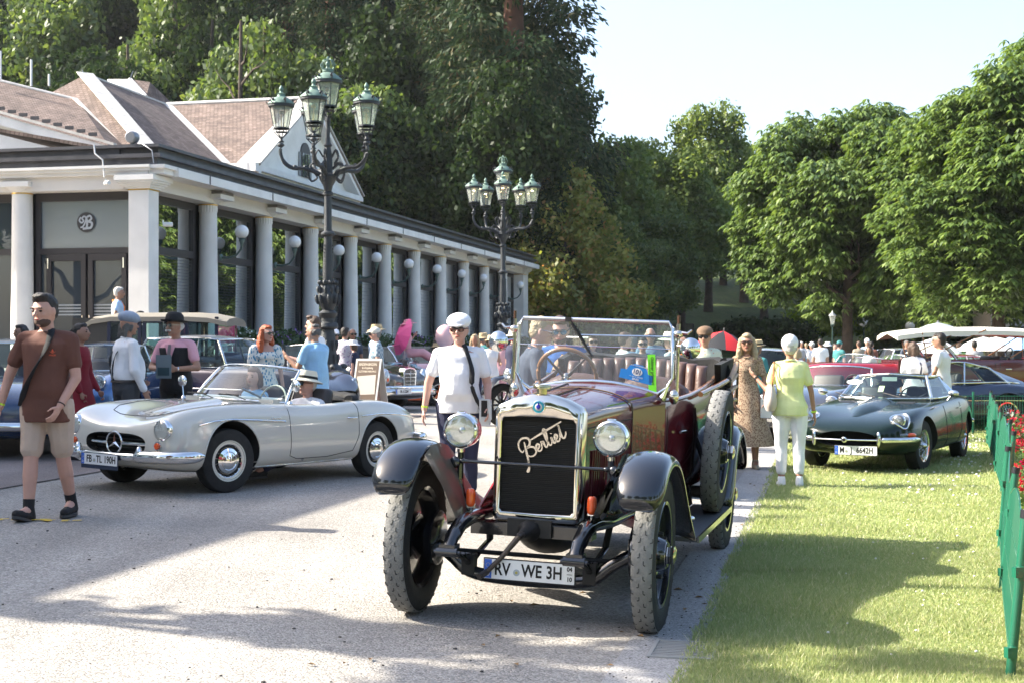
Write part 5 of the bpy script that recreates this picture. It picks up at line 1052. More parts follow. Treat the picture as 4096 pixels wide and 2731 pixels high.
for s in (1, -1):
 mb = MB(); mb.rings([[Vector((-1.25, .60 * s, .905)), Vector((-1.12, .42 * s, 1.09)), Vector((-1.22, .16 * s, 1.118))], [Vector((-1.75, .35 * s, .84)), Vector((-1.6, .3 * s, .95)), Vector((-1.5, .18 * s, 1.0))]], False, False); mb.build('rear_quarter', green_p, body, 180)
 seat(t, -.35, .32 * s, .50, .5, mat('black_leather', (.02, .02, .02), .45), .52)
mb = MB(); mb.box((.22, 0, .85), (.2, 1.1, .10)); mb.build('dashboard', dark_trim, t); steering(t, (.02, .33, .86), .19, .45, dark_trim)
mb = MB(); mb.box((.05, 0, 1.13), (.012, .20, .055)); mb.build('rear_view_mirror', mat('mirror_back', (.35, .45, .42), .4), t)
mb = MB(); mb.box((.30, -.05, 1.0), (.006, .07, .12), M=Matrix.Rotation(-.9, 3, 'Y')); mb.build('windscreen_sticker', mat('sticker_yellow', (.75, .8, .45), .6), t)
mb = MB(); mb.ell((.26, -.42, 1.09), (.004, .11, .05), Matrix.Rotation(-.9, 3, 'Y')); mb.build('windscreen_sticker', white_paint, t)
for y in (.28, -.05, -.36): mb = MB(); mb.tube([(.62, y, .90), (.52, y - .25, .955)], .007, 5); mb.build('wiper', dark_trim, t)

def simple_car(name, label, pose, st, paintm, belt, roofl, roofm=None, wheels=(1.3, -1.3, .70, .33), wstyle='cap', capm=None, lamps=((1.95, .62, .65, .09),), group='classic cars parked on the square', dome=.06, openc=None, subd=2, extra=None, bump=True, s=1.0, trim=None, pillm=None, white=0, screen=None, bz=.42, mouth=None, cat='car', door=True):
 t = place_car(name, label, pose, cat, group, s); f, r_, ty, wr = wheels
 cuts = [(arch_cut(x, y0, y1, wr, wr * 1.15), well) for x in (f, r_) for y0, y1 in ((ty * .68, 1.3), (-1.3, -ty * .68))]
 out = [(p[0] - (.04 if p[0] > 0 else -.06), p[1] * .90) for p in (belt or openc)]; out = out + [(a, -b) for a, b in out[-2:0:-1]]
 cuts.append((prism_cut(out, .48, 1.6), dark_trim))
 if mouth:
  mc = MB(); mc.prism([(mouth[0], mouth[1] * math.copysign(abs(math.cos(a)) ** .5, math.cos(a)), mouth[2] + mouth[3] * math.copysign(abs(math.sin(a)) ** .6, math.sin(a))) for a in [6.2832 * k / 24 for k in range(24)]], (.6, 0, 0)); cuts.append((fix_normals(mc.mesh('g')), well))
 me = body_mesh(st, subd, cuts, paintm); body = link('body', me, t); tr = bvh(me)
 for sd in (1, -1):
  wheel(t, f, ty * sd, wr, wr, .17, wstyle, 0, capm, white); wheel(t, r_, ty * sd, wr, wr, .17, wstyle, 0, capm, white)
  for lx, ly, lz, lr in lamps: headlamp(t, lx, ly * sd, lz, lr, .10)
  if door:
   z1 = st[len(st) // 2][3]; line(body, on_side(tr, dense([(f - .75, z1 + .18), (f - .75, .32), (r_ + .75, .32), (r_ + .70, z1 + .18)], 6), sd), .004)
   h = on_side(tr, [(r_ + .95, z1 + .08), (r_ + .83, z1 + .08)], sd, .02); line(body, h, .011, chrome, 'door_handle', 6)
   line(body, on_side(tr, dense([(st[2][0], z1 + .02), (st[-3][0], z1)], 12), sd, .003), .008, trim or chrome, 'chrome_trim')
 if bump:
  x0 = st[0][0]; w0 = max(q[1] for q in st); x1 = st[-1][0]
  bumper(t, [(x0 - .35, w0 * 1.0, bz), (x0 - .02, w0 * .92, bz), (x0 + .07, w0 * .5, bz), (x0 + .09, 0, bz), (x0 + .07, -w0 * .5, bz), (x0 - .02, -w0 * .92, bz), (x0 - .35, -w0, bz)], .045, 1.3)
  bumper(t, [(x1 + .35, w0, bz), (x1 + .02, w0 * .92, bz), (x1 - .07, w0 * .5, bz), (x1 - .09, 0, bz), (x1 - .07, -w0 * .5, bz), (x1 + .02, -w0 * .92, bz), (x1 + .35, -w0, bz)], .045, 1.3)
 if belt: greenhouse(t, belt, roofl, roofm or paintm, trim or chrome, dome, pillm=pillm)
 if screen: curved_screen(t, *screen)
 for sd in (1, -1): seat(t, -.1, .36 * sd, .60, .56, lth, .5)
 steering(t, (.25, .36, .95), .19, .5, dark_trim)
 return t, body, tr
def saloon(L=4.5, w=.86, hood=.92, deck=.90, fender=.93, nose=.62):
 a = L / 2; return [(a, w * .55, .36, .48, nose - .04, nose), (a - .05, w * .86, .28, .5, nose + .06, nose + .06), (a - .25, w * .96, .24, .55, fender - .06, hood - .14), (a - .6, w, .22, .6, fender, hood - .05), (a - 1.0, w, .2, .62, fender + .01, hood), (.9, w, .2, .64, fender, hood + .02), (.2, w, .2, .65, fender - .01, hood + .02),
  (-.5, w, .2, .65, fender - .01, deck + .02), (-1.1, w, .2, .64, fender, deck + .02), (-a + .9, w, .22, .62, fender, deck + .01), (-a + .45, w * .97, .26, .58, fender - .04, deck - .03), (-a + .1, w * .88, .3, .52, deck - .12, deck - .12), (-a, w * .6, .36, .5, deck - .24, deck - .22)]
def cabin(xf, xr, zb, zt, w, rake=.42, rrake=.45, mid=None):
 mid = -.15 if mid is None else mid
 return ([(xf, 0, zb), (xf - .16, w * .90, zb), (mid, w * .94, zb), (xr + .18, w * .9, zb), (xr, 0, zb)], [(xf - rake, 0, zt), (xf - rake - .10, w * .68, zt - .02), (mid - .05, w * .70, zt), (xr + rrake + .08, w * .68, zt - .03), (xr + rrake, 0, zt - .01)])
navy = paint('deep_blue_paint', (.012, .035, .10), .25)
b_, r_ = cabin(.75, -1.45, .98, 1.42, .82)
t, body, tr = simple_car('blue_car', 'dark blue fastback car with pale lower flank, cut by the left edge', (-6.9, 19.6, -1.15), saloon(4.6, .88, .98, .96, .98, .66), navy, b_, r_, mat('silver_blue_roof', (.35, .38, .42), .3, .4, 1), lamps=((2.1, .66, .70, .09),))
mb = MB(); mb.box((0, .885, .36), (2.0, .01, .24)); mb.build('ivory_flank', mat('ivory_paint', (.55, .55, .50), .4), t); mb = MB(); mb.ell((.45, .45, 1.22), (.012, .13, .08)); mb.build('windscreen_sticker', mat('sticker_blue', (.03, .25, .75), .5), t)
bl2 = paint('metallic_blue_paint', (.05, .13, .30), .22, .5)
b_, r_ = cabin(.7, -1.4, .95, 1.38, .80)
t, body, tr = simple_car('metallic_blue_car', 'metallic blue car with big round chrome headlights facing the camera behind the grey-capped man', (ux(492,25.5), 24.6, -1.60), saloon(4.3, .86, .93, .9, .99, .60), bl2, b_, r_, lamps=((2.10, .50, .80, .105),), mouth=(2.0, .42, .50, .09))
plum = paint('dark_plum_paint', (.045, .035, .055), .22, .3)
b_, r_ = cabin(.70, -1.75, 1.02, 1.52, .84, .40, .35)
t, body, tr = simple_car('plum_saloon', 'dark plum saloon with a silver roof parked side-on behind the bowler-hat man', (-5.1, 25.4, -.42), saloon(4.8, .88, 1.02, 1.0, 1.03, .66), plum, b_, r_, mat('silver_roof_paint', (.42, .42, .45), .3, .5, 1), lamps=((2.22, .66, .78, .10),), mouth=(2.2, .5, .58, .10))
for k in range(14): mb = MB(); mb.box((2.42, -.42 + k * .065, .58), (.03, .014, .17)); mb.build('grille_tooth', chrome, t)
brown = paint('dark_brown_paint', (.055, .042, .036), .22, .2)
b_, r_ = cabin(.62, -1.35, .97, 1.40, .82, .48, .5)
BR_POSE = (-4.25, 32.6, -.62)
t, body, tr = simple_car('brown_coupe', 'dark brown coupe with upright chrome grille and star mascot behind the sign stand', BR_POSE, saloon(4.9, .90, .97, .93, .98, .70), brown, b_, r_, mat('beige_roof_paint', (.38, .35, .30), .35, 0, 1), lamps=(), wheels=(1.45, -1.3, .73, .34), capm=brown, bump=False)
gx = 2.44; mb = MB(); P = [(gx, -.20, .50), (gx, -.22, .86), (gx, -.17, .93), (gx, 0, .955), (gx, .17, .93), (gx, .22, .86), (gx, .20, .50)]; mb.prism([(gx - .12, y, z) for _, y, z in P], (.14, 0, 0)); g0 = mb.build('grille_shell', chrome, t)
mb = MB(); mb.prism([(gx + .021, y * .82, .50 + (z - .5) * .90 + .02) for _, y, z in P], (.003, 0, 0)); mb.build('grille_mesh', mat('grille_grey', (.10, .10, .10), .4, .6), g0)
for k in range(4): MB().box((gx + .03, 0, .58 + k * .08), (.008, .36, .012)).build('grille_bar', chrome, g0)
MB().box((gx + .03, 0, .69), (.010, .014, .38)).build('grille_bar', chrome, g0)
mb = MB(); mb.tube([(gx - .03, 0, .95), (gx - .03, 0, 1.01)], .008, 6); mb.tube([(gx - .03, .035 * math.cos(k * .5236), 1.045 + .035 * math.sin(k * .5236)) for k in range(12)], .004, 5, closed=True)
for k in range(3): a = 1.5708 + k * 2.0944; mb.tube([(gx - .03, 0, 1.045), (gx - .03, .034 * math.cos(a), 1.045 + .034 * math.sin(a))], .005, 4)
mb.build('star_mascot', chrome, t)
for s in (1, -1):
 hl = empty('headlight', (2.30, .66 * s, .72), parent=t, rot=(0, 0, s * .18)); mb = MB(); mb.ell((0, 0, 0), (.10, .125, .21), None, 20, 14); mb.build('lamp_ring', chrome, hl); mb = MB(); mb.ell((.025, 0, 0), (.095, .105, .185), None, 20, 14); mb.build('lens', mat('lens_silver', (.55, .57, .58), .12, .6), hl); mb = MB(); mb.ell((.105, s * .0, -.03), (.02, .035, .05)); mb.build('indicator', amber, hl)
for z, r0, e_ in ((.42, .06, 0.06), (.52, .035, .02)):
 bumper(t, [(2.0, .95, z), (2.38 + e_, .86, z), (2.52 + e_, .5, z), (2.55 + e_, 0, z), (2.52 + e_, -.5, z), (2.38 + e_, -.86, z), (2.0, -.95, z)], r0, 1.2)
FINE[0] = False
number_plate(t, (2.66, -.45, .44), 0, [('FR A 220H', .02)], tsz=.08)
pink = paint('pale_pink_paint', (.62, .36, .40), .3)
st = [(2.7, .6, .4, .5, .62, .66), (2.62, .88, .3, .55, .78, .76), (2.3, .96, .26, .62, .93, .88), (1.7, 1.0, .24, .66, .98, .95), (1.0, 1.0, .24, .68, .98, .98), (.3, 1.0, .24, .68, .96, .96), (-.6, 1.0, .24, .68, .96, .96), (-1.3, 1.0, .24, .68, 1.0, .98), (-2.0, .98, .28, .66, 1.08, .96), (-2.6, .92, .32, .62, 1.12, .88), (-2.85, .8, .36, .56, .95, .76)]
t, body, tr = simple_car('pink_convertible', 'pale pink open cruiser with tail fins and a lady with parasol on its rear deck', (-3.15, 36.6, -.16), st, pink, None, None, openc=[(.55, 0), (.5, .55), (.2, .9), (-1.2, .9), (-1.6, .7), (-1.7, 0)], wheels=(1.75, -1.65, .80, .36), lamps=((2.55, .72, .72, .08), (2.52, .50, .72, .08)), screen=(.72, .35, 1.0, 1.42, .84, .74, .30, .022), white=.05)
PINK = t
mb = MB(); mb.ell((-1.75, 0, 1.02), (.30, .85, .11)); mb.ell((-1.55, .4, 1.04), (.2, .35, .09)); mb.ell((-1.6, -.4, 1.05), (.2, .35, .1)); mb.build('folded_soft_top', MAT['black_canvas'], t)
gulf = paint('pale_blue_paint', (.30, .50, .62), .28); orange = paint('racing_orange_paint', (.75, .12, .02), .3)
st = [(2.05, .5, .22, .3, .36, .38), (1.9, .82, .16, .34, .52, .48), (1.5, .88, .14, .4, .68, .58), (1.1, .89, .13, .42, .72, .64), (.5, .88, .13, .42, .66, .68), (-.2, .88, .13, .44, .66, .70), (-.8, .89, .13, .46, .74, .74), (-1.3, .9, .14, .48, .80, .78), (-1.8, .86, .2, .46, .74, .74), (-2.05, .74, .28, .44, .64, .66)]
t, body, tr = simple_car('racing_coupe', 'low pale blue and orange racing coupe behind the brown coupe', (-3.0, 34.4, -2.96), st, gulf, [(.85, 0, .68), (.6, .58, .68), (-.1, .66, .68), (-.6, .55, .72), (-1.1, 0, .74)], [(.0, 0, 1.0), (-.1, .40, .98), (-.3, .42, .99), (-.6, .38, .96), (-.65, 0, .97)], gulf, wheels=(1.25, -1.15, .74, .33), wstyle='alloy', capm=orange, lamps=((1.72, .62, .50, .08),), bump=False, trim=gulf, dome=.03)
for s in (1, -1):
 mb = MB(); q = on_side(tr, dense([(.75, .27), (-.7, .27)], 10), s, .002); rs = [[p + Vector((0, 0, -.13)), p + Vector((0, s * .004, .11))] for p in q]; mb.rings(rs, False, False); mb.build('orange_stripe', orange, body, 60)
 o = MB().box((.35, s * .895, .33), (.62, .006, .13)).build('name_panel', white_paint, body)
 text_on('lettering', 'VINTAGE', .12, black_mat, body, (.35, s * .90, .33), Matrix(((-s, 0, 0), (0, 0, s), (0, 1, 0))), .0005)
silver = paint('silver_paint', (.45, .48, .52), .25, .6); red = paint('deep_red_paint', (.28, .015, .03), .22); teal = paint('teal_paint', (.01, .22, .18), .25); ivory = paint('ivory_car_paint', (.58, .56, .48), .28)
gb = 'classic cars parked beyond the lawn'
def bg_car(nm, lab, u, d, yaw, col, L=4.4, zt=1.42, roofm=None, w=.85, **k):
 b_, r_ = cabin(.70, -1.45, .96, zt, w * .96); return simple_car(nm, lab, (ux(u, d), d, yaw), saloon(L, w, .95, .93, .97, .64), col, b_, r_, roofm, group=gb, lamps=((L / 2 - .1, w * .76, .74, .095),), **k)
bg_car('silver_saloon', 'silver-blue saloon roof showing between the blonde woman and the yellow shirt', 3060, 35, -1.9, silver, zt=1.5)
def open_car(nm, lab, u, d, yaw, col, L=4.3, w=.82, h=.92, **k):
 st_ = saloon(L, w, h, h - .03, h + .01, .60); return simple_car(nm, lab, (ux(u, d), d, yaw), st_, col, None, None, openc=[(.35, 0), (.3, .4), (.1, .66), (-.8, .66), (-.95, 0)], group=gb, screen=(.5, .25, h + .01, h + .34, .66, .58, .2, .015), lamps=((L / 2 - .10, w * .72, .70, .10),), **k)
dkb = paint('ink_blue_paint', (.02, .025, .04), .18)
open_car('black_roadster', 'black open roadster with large chrome headlights just left of the green coupe', 3365, 25.0, -2.15, dkb)
open_car('teal_roadster', 'teal green roadster nose with chrome bumper beside the tree', 3430, 40, -2.6, teal, L=4.6, h=1.05)
open_car('red_roadster', 'small crimson roadster in front of the teal one', 3480, 36.5, -2.6, red, L=4.2, h=.98)
st = [(2.6, .6, .4, .5, .72, .76), (2.55, .9, .3, .6, .9, .9), (2.2, .97, .26, .68, 1.0, .98), (1.2, 1.0, .24, .72, 1.02, 1.0), (.3, 1.0, .24, .72, 1.02, 1.0), (-.6, 1.0, .24, .72, 1.02, 1.0), (-1.4, 1.0, .24, .72, 1.03, 1.0), (-2.2, .98, .28, .7, 1.05, .98), (-2.7, .9, .36, .6, .98, .9)]
t, body, tr = simple_car('red_convertible', 'long crimson American convertible with boxy tail parked behind the green coupe', (ux(3690, 33), 33, .08), st, red, None, None, s=1.2, openc=[(.55, 0), (.5, .55), (.2, .88), (-1.2, .88), (-1.5, .7), (-1.6, 0)], wheels=(1.65, -1.65, .80, .36), lamps=((2.5, .72, .78, .09),), screen=(.72, .35, 1.04, 1.42, .82, .72, .3, .02), group=gb, cat='convertible')
bg_car('red_coupe', 'crimson coupe with rounded roof behind the man in the white polo shirt', 3880, 35, -.1, red, zt=1.36, w=.82)
open_car('silver_roadster', 'silver open car with windscreen up behind the seated woman', 3600, 46, -2.9, silver, h=1.0)
bg_car('grey_saloon', 'pale grey saloon under the trees behind the crowd', 3560, 54, -2.8, silver, zt=1.5)
nv = paint('navy_fastback_paint', (.012, .020, .05), .2)
st = [(2.2, .5, .36, .46, .58, .60), (2.1, .74, .28, .5, .7, .68), (1.8, .81, .24, .54, .82, .78), (1.3, .84, .22, .57, .88, .86), (.7, .84, .2, .58, .88, .90), (0, .84, .2, .58, .87, .88), (-.6, .84, .2, .6, .88, .88), (-1.1, .84, .22, .6, .92, .90), (-1.6, .82, .26, .58, .88, .84), (-2.0, .76, .32, .54, .76, .74), (-2.25, .6, .38, .5, .62, .62)]
b_ = [(.62, 0, .90), (.42, .68, .90), (-.42, .74, .91), (-1.35, .62, .92), (-1.95, 0, .84)]; r_ = [(.0, 0, 1.31), (-.1, .50, 1.29), (-.50, .53, 1.30), (-1.02, .46, 1.18), (-1.10, 0, 1.22)]
t, body, tr = simple_car('navy_fastback', 'navy blue fastback coupe with chrome wire wheels behind the green mesh fence', (ux(3715, 27.6), 27.6, math.pi + .06), st, nv, b_, r_, None, wheels=(1.25, -1.25, .70, .34), wstyle='wire', lamps=((1.95, .6, .66, .09),), group=gb, dome=.04)
for s in (1, -1):
 mb = MB(); mb.rings([[Vector((-1.35, .62 * s, .90)), Vector((-1.02, .46 * s, 1.18)), Vector((-1.10, .1 * s, 1.225))], [Vector((-2.1, .5 * s, .70)), Vector((-1.7, .38 * s, .93)), Vector((-1.6, .1 * s, .97))]], False, False); mb.build('rear_quarter', nv, body, 180)
FINE[0] = True
burg = paint('burgundy_paint', (.095, .010, .017), .12, coat=.5); burg.node_tree.nodes['Principled BSDF'].inputs['Specular IOR Level'].default_value = .3; burg.node_tree.nodes['Principled BSDF'].inputs['Coat Roughness'].default_value = .015
leather = mat('brown_leather', (.105, .060, .048), .42, nz=.12, ns=5, bump=.25, bs=40)
wood = mat('varnished_wood', (.22, .10, .045), .25, coat=.6, nz=.3, ns=14)
wood_l = mat('pale_ash_wood', (.42, .27, .15), .45, nz=.25, ns=14)
silver_trim = mat('polished_alloy', (.70, .71, .72), .16, 1.0)
BX, BY, BYAW = .088, 8.20, -1.837
B = empty('vintage_tourer', (BX, BY, .012), 0, 'burgundy open vintage tourer with tall chrome radiator and black wings, standing in the foreground', 'vintage car')
B.rotation_euler = (-.036, 0, BYAW)
XW = -3.42       # rear axle
def Bp(name, mb, m, parent=None, smooth=40): return mb.build(name, m, parent or B, smooth)
def bevel(me, w, seg=3, ang=30): return evaluate(me, [('BEVEL', {'width': w, 'segments': seg, 'limit_method': 'ANGLE', 'angle_limit': R(ang)})])
def tread(parent, r, w):
 mb = MB(); mb.lathe([(r * .985, -w * .45), (r + .003, -w * .40), (r + .006, -w * .1), (r + .006, w * .1), (r + .003, w * .40), (r * .985, w * .45)], axis='Y', n=64, cap=False); mb.build('tread_band', mat('worn_tread', (.20, .198, .19), .85, nz=.18, ns=18, bump=.4, bs=70), parent, 60)
 mb = MB(); n = 34
 for k in range(n):
  a = 6.2832 * k / n
  for row, (yy, wd, da) in enumerate(((-w * .38, w * .13, 0), (-w * .13, w * .10, .5), (w * .13, w * .10, 0), (w * .38, w * .13, .5))):
   b = a + da * 6.2832 / n; M = Matrix.Rotation(-b, 3, 'Y'); rr = r + .0062 - (.0035 if row in (0, 3) else 0)
   mb.box(M @ Vector((rr, yy, 0)), (.002, wd, .006), M=M @ Matrix.Rotation(.35 if row % 2 else -.35, 3, 'X')); mb.box(M @ Vector((rr, yy + wd * (.4 if row % 2 else -.4), .014)), (.002, .005, .018), M=M)
 o = mb.build('tread_grooves', mat('groove_black', (.045, .045, .045), .9), parent, 0); o['kind'] = 'stuff'; return o
RW, TW = .437, .128
WH = []
for x, y, st_ in ((0, .722, .01), (0, -.692, .03), (XW, .69, 0), (XW, -.69, 0)):
 w_ = wheel(B, x, y, RW + .012, RW, TW, 'disc', st_); tread(w_, RW, TW); WH.append(w_)
sp = wheel(B, -2.42, .765, .86, RW, TW, 'disc', 0); tread(sp, RW, TW); sp.name = 'spare_wheel'; sp.rotation_euler = (-.05, 0, 0)
for s in (1, -1):
 mb = MB(); P = bez([(-3.9, s * .42, .62), (-2.5, s * .42, .55), (-.6, s * .38, .56), (-.05, s * .36, .585), (.16, s * .36, .575), (.33, s * .36, .52), (.43, s * .36, .45)], 4)
 mb.tube(P, [.045] * 13 + [.04] * 4 + [.036] * 4 + [.03] * 3 + [.024], 8, flat=1.35, up=(0, 1, 0)); Bp('chassis_rail', mb, black_paint, None, 60)
 mb = MB(); mb.tube([(.44, s * .30, .44), (.44, s * .42, .44)], .026, 10); mb.tube([(.44, s * .285, .44), (.44, s * .435, .44)], .012, 6); mb.box((.40, s * .36, .455), (.10, .09, .05)); Bp('spring_shackle', mb, black_paint)
 mb = MB()
 for k in range(5): L = .46 - k * .08; mb.tube(bez([(.43 - (0 if k == 0 else .1 * k), s * .36, .43 - k * .013), (0, s * .36, .345 - k * .014), (-.42 + .1 * k, s * .36, .40 - k * .02)], 5), .020, 6, flat=.45)
 Bp('leaf_spring', mb, black_paint); mb = MB(); mb.box((0, s * .36, .31), (.07, .075, .12)); mb.tube([(-.42, s * .36, .4), (-.46, s * .38, .56)], .022, 6); Bp('spring_clamp', mb, dark_trim)
 mb = MB(); mb.tube([(0, s * .60, .45), (0, s * .66, .45)], .045, 12); mb.tube([(0, s * .60, .38), (0, s * .60, .52)], .028, 10); mb.lathe([(.15, .0), (.16, .015), (.16, .05), (.10, .06)], (0, s * .60, .45), axis='Y', n=24); Bp('stub_axle', mb, black_paint)
mb = MB(); P = bez([(0, -.60, .43), (0, -.48, .36), (0, -.36, .27), (0, -.15, .245), (0, .15, .245), (0, .36, .27), (0, .48, .36), (0, .60, .43)], 4); mb.tube(P, .030, 8, flat=1.3); Bp('front_axle', mb, black_paint, None, 60)
mb = MB(); mb.tube([(-.16, -.58, .36), (-.16, .58, .36)], .014, 8); mb.tube([(-.16, -.58, .36), (0, -.6, .42)], .014, 6); mb.tube([(-.16, .58, .36), (0, .6, .42)], .014, 6); Bp('track_rod', mb, dark_trim)
mb = MB(); mb.box((-.07, 0, .525), (.14, .72, .07)); Bp('cross_member', mb, black_paint)
mb = MB(); mb.tube([(XW, -.6, .45), (XW, .6, .45)], .05, 10); mb.ell((XW, 0, .45), (.17, .16, .17)); Bp('rear_axle', mb, dark_trim)
mb = MB(); mb.ell((-.55, 0, .50), (.42, .22, .17)); mb.box((-1.6, 0, .52), (2.2, .5, .12)); Bp('engine_sump', mb, dark_trim)
mb = MB(); mb.lathe([(.065, -.02), (.065, .02), (.045, .05), (.032, .09), (.028, .13), (.02, .16)], (.03, 0, .53), axis='X', n=20); mb.box((.02, 0, .545), (.03, .26, .10)); Bp('crank_boss', mb, dark_trim)
mb = MB(); mb.tube([(.17, 0, .53), (.22, 0, .53), (.235, -.01, .52)], .020, 8); mb.tube([(.23, -.005, .525), (.26, -.10, .40), (.27, -.18, .315)], [.018, .014, .014], 8); mb.tube([(.262, -.178, .318), (.34, -.20, .30)], .018, 8); Bp('starting_crank', mb, mat('greased_steel', (.07, .06, .055), .4, .7), None, 60)
number_plate(B, (.24, .062, .335), 0, [('RV', -.155), ('WE', .015), ('3H', .145)], extra=[('04', .232, .028, .034), ('10', .232, -.028, .034)], seal=-.072, pitch=0)
MB().box((.2482, .294, .335), (.0008, .03, .003)).build('lettering_bar', black_mat, B)
rx = -.10; P = [(-.262, .585), (-.262, 1.205), (-.245, 1.240), (-.16, 1.282), (-.05, 1.310), (.05, 1.310), (.16, 1.282), (.245, 1.240), (.262, 1.205), (.262, .585), (.235, .562), (-.235, .562)]
inn = [(-.222, .635), (-.222, 1.145), (-.205, 1.168), (-.10, 1.176), (0, 1.178), (.10, 1.176), (.205, 1.168), (.222, 1.145), (.222, .635), (.205, .618), (0, .616), (-.205, .618)]
def ringshell(outer, inner, x0, x1, xi, name, m, parent):
 o0 = [Vector((x0, y, z)) for y, z in outer]; n = len(outer); mb = MB()
 o1 = [Vector((x1 - .012, y, z)) for y, z in outer]; o2 = [Vector((x1, y * .965, .93 + (z - .93) * .975)) for y, z in outer]; i0 = [Vector((x1 + .003, y * 1.04, .905 + (z - .905) * 1.025)) for y, z in inner]; i1 = [Vector((x1 - .004, y, z)) for y, z in inner]; i2 = [Vector((xi, y, z)) for y, z in inner]
 mb.rings([o0, o1, o2, i0, i1, i2], cap=False); return Bp(name, mb, m, parent, 50)
rad = empty('radiator', (0, 0, 0), parent=B)
sh = ringshell(P, inn, rx - .135, rx, rx - .03, 'radiator_shell', nickel, rad)
mb = MB(); mb.prism([(rx - .035, y, z) for y, z in inn], (-.06, 0, 0))
core = bpy.data.materials.new('radiator_core'); core.use_nodes = True; N_ = core.node_tree.nodes; L_ = core.node_tree.links; p_ = N_['Principled BSDF']; p_.inputs['Roughness'].default_value = .55
tc = N_.new('ShaderNodeTexCoord'); wv = N_.new('ShaderNodeTexWave'); wv.bands_direction = 'Z'; wv.inputs['Scale'].default_value = 38; wv.inputs['Distortion'].default_value = .6; wv.inputs['Detail Scale'].default_value = 3; L_.new(tc.outputs['Object'], wv.inputs[0])
cr = N_.new('ShaderNodeValToRGB'); cr.color_ramp.elements[0].color = (.004, .004, .004, 1); cr.color_ramp.elements[1].color = (.035, .033, .032, 1); L_.new(wv.outputs[0], cr.inputs[0]); L_.new(cr.outputs[0], p_.inputs[0])
bp = N_.new('ShaderNodeBump'); bp.inputs['Distance'].default_value = .006; L_.new(wv.outputs[0], bp.inputs['Height']); L_.new(bp.outputs[0], p_.inputs['Normal'])
mb.build('radiator_core', core, rad, 0)
mb = MB()
for k in range(46): z = .633 + k * .0113; mb.box((rx - .033, 0, z), (.006, .435, .0028))
o = mb.build('radiator_fins', mat('fin_black', (.02, .02, .02), .5), rad, 0); o['kind'] = 'stuff'
mb = MB(); mb.lathe([(.030, 0), (.030, .035)], (rx - .06, 0, 1.308), n=20); mb.lathe([(.052, .035), (.052, .052), (.048, .058)], (rx - .06, 0, 1.308), n=10); mb.tube([(rx - .06, -.05, 1.356), (rx - .06, .05, 1.356)], .009, 6); Bp('radiator_cap', mb, mat('old_brass', (.55, .48, .30), .2, 1.0), rad)
bd = empty('enamel_badge', (rx + .004, .0, 1.238), parent=rad); mb = MB(); mb.lathe([(.040, 0), (.040, .006), (.036, .008)], axis='X', n=28); mb.build('badge_ring', chrome, bd); mb = MB(); mb.lathe([(.036, .006), (.034, .0085)], axis='X', n=28); mb.build('badge_enamel', mat('turquoise_enamel', (.02, .30, .38), .2), bd)
mb = MB(); mb.lathe([(.022, .009), (.020, .010)], axis='X', n=20); mb.build('badge_centre', mat('badge_white', (.5, .5, .5), .3), bd); mb = MB(); mb.lathe([(.013, .0105), (.011, .012)], (0, 0, .002), axis='X', n=16); mb.tube([(.011, 0, .01), (.011, 0, .026)], .004, 6); mb.build('badge_locomotive', mat('cobalt_enamel', (.02, .02, .35), .2), bd)
MT = Matrix(((0, 0, 1), (1, 0, 0), (0, 1, 0)))
for k, ch in enumerate('BERLIET'): a = R(150 - k * 20); text_on('lettering', ch, .011, MAT['cobalt_enamel'], bd, (.0088, .029 * math.cos(a), .029 * math.sin(a)), MT @ Matrix.Rotation(a - 1.5708, 3, 'Z'), .0003)
text_on('lettering', 'LYON', .007, MAT['cobalt_enamel'], bd, (.0105, 0, -.014), MT, .0003)
S0 = Vector((rx - .018, -.115, .925)); ang = R(30)
def SC(x, y): return ((x * math.cos(ang) - y * math.sin(ang)), (x * math.sin(ang) + y * math.cos(ang)))
LW = .0064
letters = {
 'B': ([[(.010, -.055), (.022, -.02), (.040, .045), (.050, .085)], [(.028, .045), (.012, .04), (.006, .065), (.018, .095), (.045, .108), (.075, .098), (.082, .075), (.066, .055), (.046, .050), (.070, .046), (.090, .030), (.088, .006), (.068, -.006), (.045, -.002), (.034, .012)], [(-.016, -.070), (-.004, -.066), (.012, -.050)]]),
 'e': ([[(.098, .014), (.112, .018), (.122, .030), (.116, .040), (.104, .036), (.099, .018), (.106, .002), (.120, .002), (.131, .014)]]),
 'r': ([[(.131, .014), (.138, .034), (.140, .042), (.146, .036), (.152, .038), (.150, .018), (.153, .004), (.163, .006), (.170, .018)]]),
 'l': ([[(.170, .018), (.184, .050), (.192, .085), (.186, .098), (.178, .086), (.174, .040), (.176, .008), (.186, .002), (.197, .014)]]),
 'i': ([[(.197, .014), (.205, .038), (.204, .012), (.210, .002), (.220, .010)], [(.212, .056), (.215, .060)]]),
 'e2': ([[(.220, .014), (.232, .018), (.241, .030), (.236, .040), (.226, .036), (.221, .018), (.228, .002), (.240, .002), (.252, .016)]]),
 't': ([[(.252, .016), (.266, .052), (.274, .082), (.266, .040), (.264, .010), (.274, .002), (.290, .016), (.296, .030)], [(.085, .079), (.18, .084), (.300, .090)]])}
sg = empty('radiator_script', (0, 0, 0), parent=B)
MS = Matrix(((0, 0, 1), (1, 0, 0), (0, 1, 0)))
for k_, strokes in letters.items():
 mb = MB()
 for q in strokes:
  pts = bez([(*SC(a * 1.02, b * 1.05), 0) for a, b in q], 6); n_ = len(pts)
  stroke(mb, pts, [LW * (1.35 if k_ == 'B' and len(q) == 3 else 1.0) * (.55 + .45 * math.sin(math.pi * (i + .5) / n_)) for i in range(n_)], MS, S0 + Vector((0, .03, .0)), .005)
 mb.build('letter', mat('script_metal', (.75, .66, .58), .25, .9), sg, 30)
